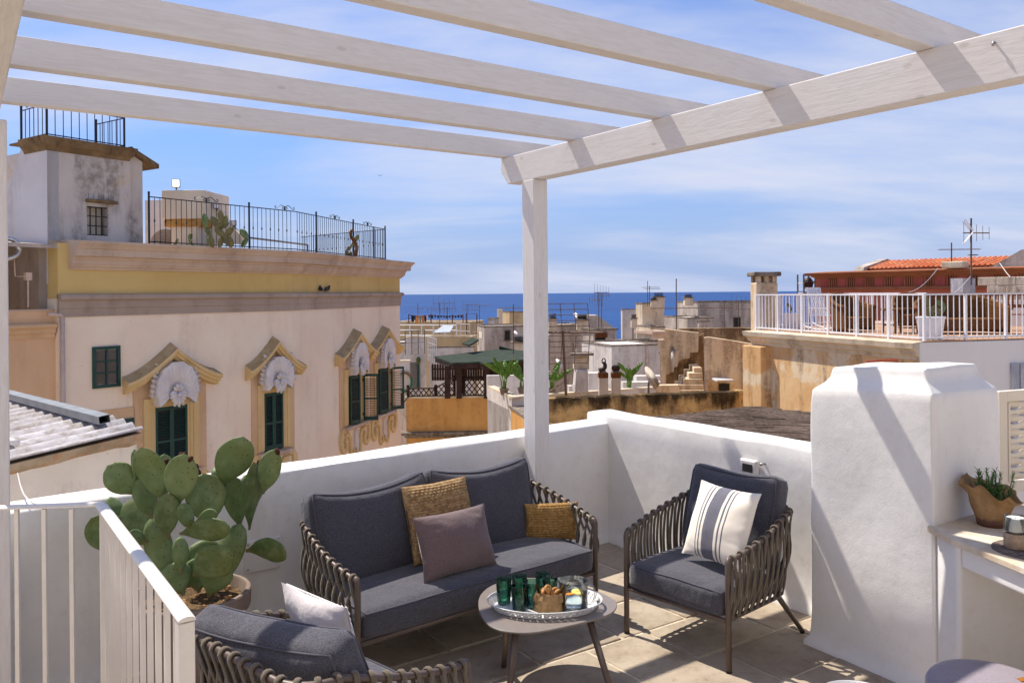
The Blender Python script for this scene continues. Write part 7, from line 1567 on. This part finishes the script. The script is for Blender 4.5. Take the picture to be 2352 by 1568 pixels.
# scaffold at its corner
sc_ = thing('scaffold', 'grey scaffold tower at the corner of the terracotta palace', 'scaffold', at(*Z8(530, 610), 47)); p0, p1 = at(*Z8(490, 640), 47), at(*Z8(574, 640), 47); zt2 = at(*Z8(490, 455), 47).z
for p in (p0, p1, p0 + V((0, 1, 0)), p1 + V((0, 1, 0))): b = MB(); b.tube([V((p.x, p.y, p.z - 2)), V((p.x, p.y, zt2))], .05, 6); b.build('upright', MT['grey_metal'], sc_)
for f in (.2, .45, .7, .95): z = lerp(p0.z, zt2, f); b = MB(); b.tube([V((p0.x, 47, z)), V((p1.x, 47, z))], .045, 6); b.build('ledger', MT['grey_metal'], sc_)
for f in (.2, .6): z = lerp(p0.z, zt2, f); b = MB(); b.box(((p0.x + p1.x) / 2, 47.5, z + .08), (p1.x - p0.x, .9, .06)); b.build('plank', MT['cream_old'], sc_)
b = MB(); b.ball(((p0.x + p1.x) / 2, 47.2, lerp(p0.z, zt2, .62)), (.3, .3, .4), 8, 6); b.build('bucket', MT['gloom_metal'], sc_, smooth=True)
antenna(Z8, 1724, 470, 42, 27.8, 'tall television antenna with a white grid head above the painted chimney', [(.78, 1.0, 10, 5, .35, True), (.45, .3, 0, 2, .1, False)], .028)
ta = bpy.data.objects[[o.name for o in COL.objects if o.name.startswith('antenna')][-1]]; ta_m = MT['mast']; MT['mast'] = MT['rail_bright']; gridaerial(ta, at(*Z8(1745, 140), 27.7), V((.9, -.4, 0)).normalized(), .5, .38, .008); MT['mast'] = ta_m
antenna(Z8, 1579, 345, 222, 40, 'short aerial on the tiled palace roof', [(.7, 2.0, 0, 6, .25, False)], .03)
for (a, c, lab) in (((1720, 470, 27.8), (1385, 612, 27), 'white cable sagging left from the painted chimney'), ((1480, 410, 38), (1175, 598, 34), 'thin cable crossing the terracotta wall'), ((1935, 372, 33), (2200, 520, 26), 'thin cable sloping down at the right edge')):
    p, q = at(*Z8(a[0], a[1]), a[2]), at(*Z8(c[0], c[1]), c[2]); b = MB(); b.tube([lerp(p, q, k / 8) - ZUP * .35 * math.sin(k / 8 * math.pi) for k in range(9)], .014, 4); ob = b.build('cable', MT['plate']); tag(ob, lab, 'cable')
b = MB(); p = at(*Z8(940, 1130), 13); P = [at(*Z8(x, y), 13.2) for x, y in ((938, 1140), (952, 1100), (1065, 1090), (1180, 1086), (1176, 1105))]; b.tube(P, .02, 6); ob = b.build('hose_bracket', plain('red_tube', 'B4553A', .5)); tag(ob, 'thin red and grey metal bar behind the chimney block top', 'bar')
# white louvred doors at the far right edge
for xa, xb in ((2010, 2066), (2076, 2200)): b = MB(); s0, z1 = G2.uv(*Z8(xa, 1110)); s1, _ = G2.uv(*Z8(xb, 1110)); flatbox(b, G2, s0, s1, z1 - 2.6, z1, -.05, .05); b.build('door', MT['blue_grey'], nb)
# ---------------------------------------------------------------- reed roof just beyond the side parapet
MT['reed'] = None
def reedmat():
    m = Mat('weathered_reed', .95, .1); oi = m.n.new('ShaderNodeObjectInfo'); col = m.mix(m.ramp(m.noise(2, 6, .7), .35, .65), '5E5048', '857468'); m.color(m.mix(m.ramp(m.noise(18, 4, .7), .45, .7, 0, .7), col, '40362F')); m.bump(m.noise(60, 3, .6), .5, .01); return m.m
MT['reed'] = reedmat(); rz_ = EYE - 1.80
RA, RB, RC, RD = onz(1505, 962, rz_), onz(1730, 936, rz_), onz(1905, 960, rz_), onz(1905, 1030, rz_)
reed = thing('reed_roof', 'brown reed mat roof just beyond the white side parapet', 'roof', (RB.x, RB.y, 0)); rr2 = random.Random(3)
dx = (RC - RB).normalized(); rows_ = MB(); ldir = V((.96, -.28, 0)).normalized(); acr = V((ldir.y, -ldir.x, 0)); cN = 0
poly = [RA, RB, RC + V((1.0, -.4, 0)), RD + V((1.2, -1.2, 0)), SW_A + swd * 2.2 - swn * .45 + V((0, 0, rz_)), SW_A + swd * .2 - swn * .45 + V((0, 0, rz_)), RA]
pl = [V((p.x, p.y, 0)) for p in poly[:-1]]; amin, amax = min(p.dot(acr) for p in pl), max(p.dot(acr) for p in pl)
a = amin; bun = MB()
def seg(a):
    xs = []
    for i in range(len(pl)):
        p, q = pl[i - 1], pl[i]; da, db = p.dot(acr) - a, q.dot(acr) - a
        if (da > 0) != (db > 0): xs.append((p + (q - p) * (da / (da - db))).dot(ldir))
    return (min(xs), max(xs)) if len(xs) >= 2 else None
while a < amax:
    s = seg(a)
    if s:
        x = s[0] + rr2.uniform(-.2, .05)
        while x < s[1]:
            L = rr2.uniform(.9, 1.8); h = rr2.uniform(-.012, .012); y = rr2.uniform(-.02, .02)
            p, q = ldir * x + acr * a + ZUP * (rz_ + h), ldir * min(x + L, s[1] + rr2.uniform(-.05, .1)) + acr * (a + y) + ZUP * (rz_ + h + rr2.uniform(-.012, .012)); bun.tube([p, lerp(p, q, .5) + ZUP * rr2.uniform(-.006, .006), q], rr2.uniform(.007, .013), 4, cap=False); x += L
    a += .019
tag(bun.build('reeds', MT['reed'], reed), kind='stuff')
b = MB(); b.prism([V((p.x, p.y, rz_ - .06)) for p in pl], (0, 0, .04)); b.build('matting', MT['reed'], reed)
b = MB(); b.tube([onz(1520, 1000, rz_ - .1), onz(1900, 1008, rz_ - .1)], .05, 8); b.build('edge_pole', MT['white_metal'], reed)
# bird in the sky
t = MB(); c = at(873, 403, 150); t.add([c, c + V((-.28, .05, .06)), c + V((-.5, .1, -.02)), c + V((-.26, .12, .0)), c + V((.26, .05, .1)), c + V((.48, .1, .05)), c + V((.24, .12, .04)), c + V((0, .22, -.02)), c + V((0, -.1, -.03)), c + V((0, .05, -.07))], [(8, 1, 3, 9), (1, 2, 3), (8, 9, 6, 4), (4, 5, 6), (9, 3, 7), (9, 7, 6), (8, 4, 0), (8, 0, 1), (0, 4, 6), (0, 3, 1), (0, 6, 7), (0, 7, 3)]); ob = t.build('flying_bird', MT['feather']); tag(ob, 'tiny dark bird flying in the open sky', 'bird')
# ---------------------------------------------------------------- end
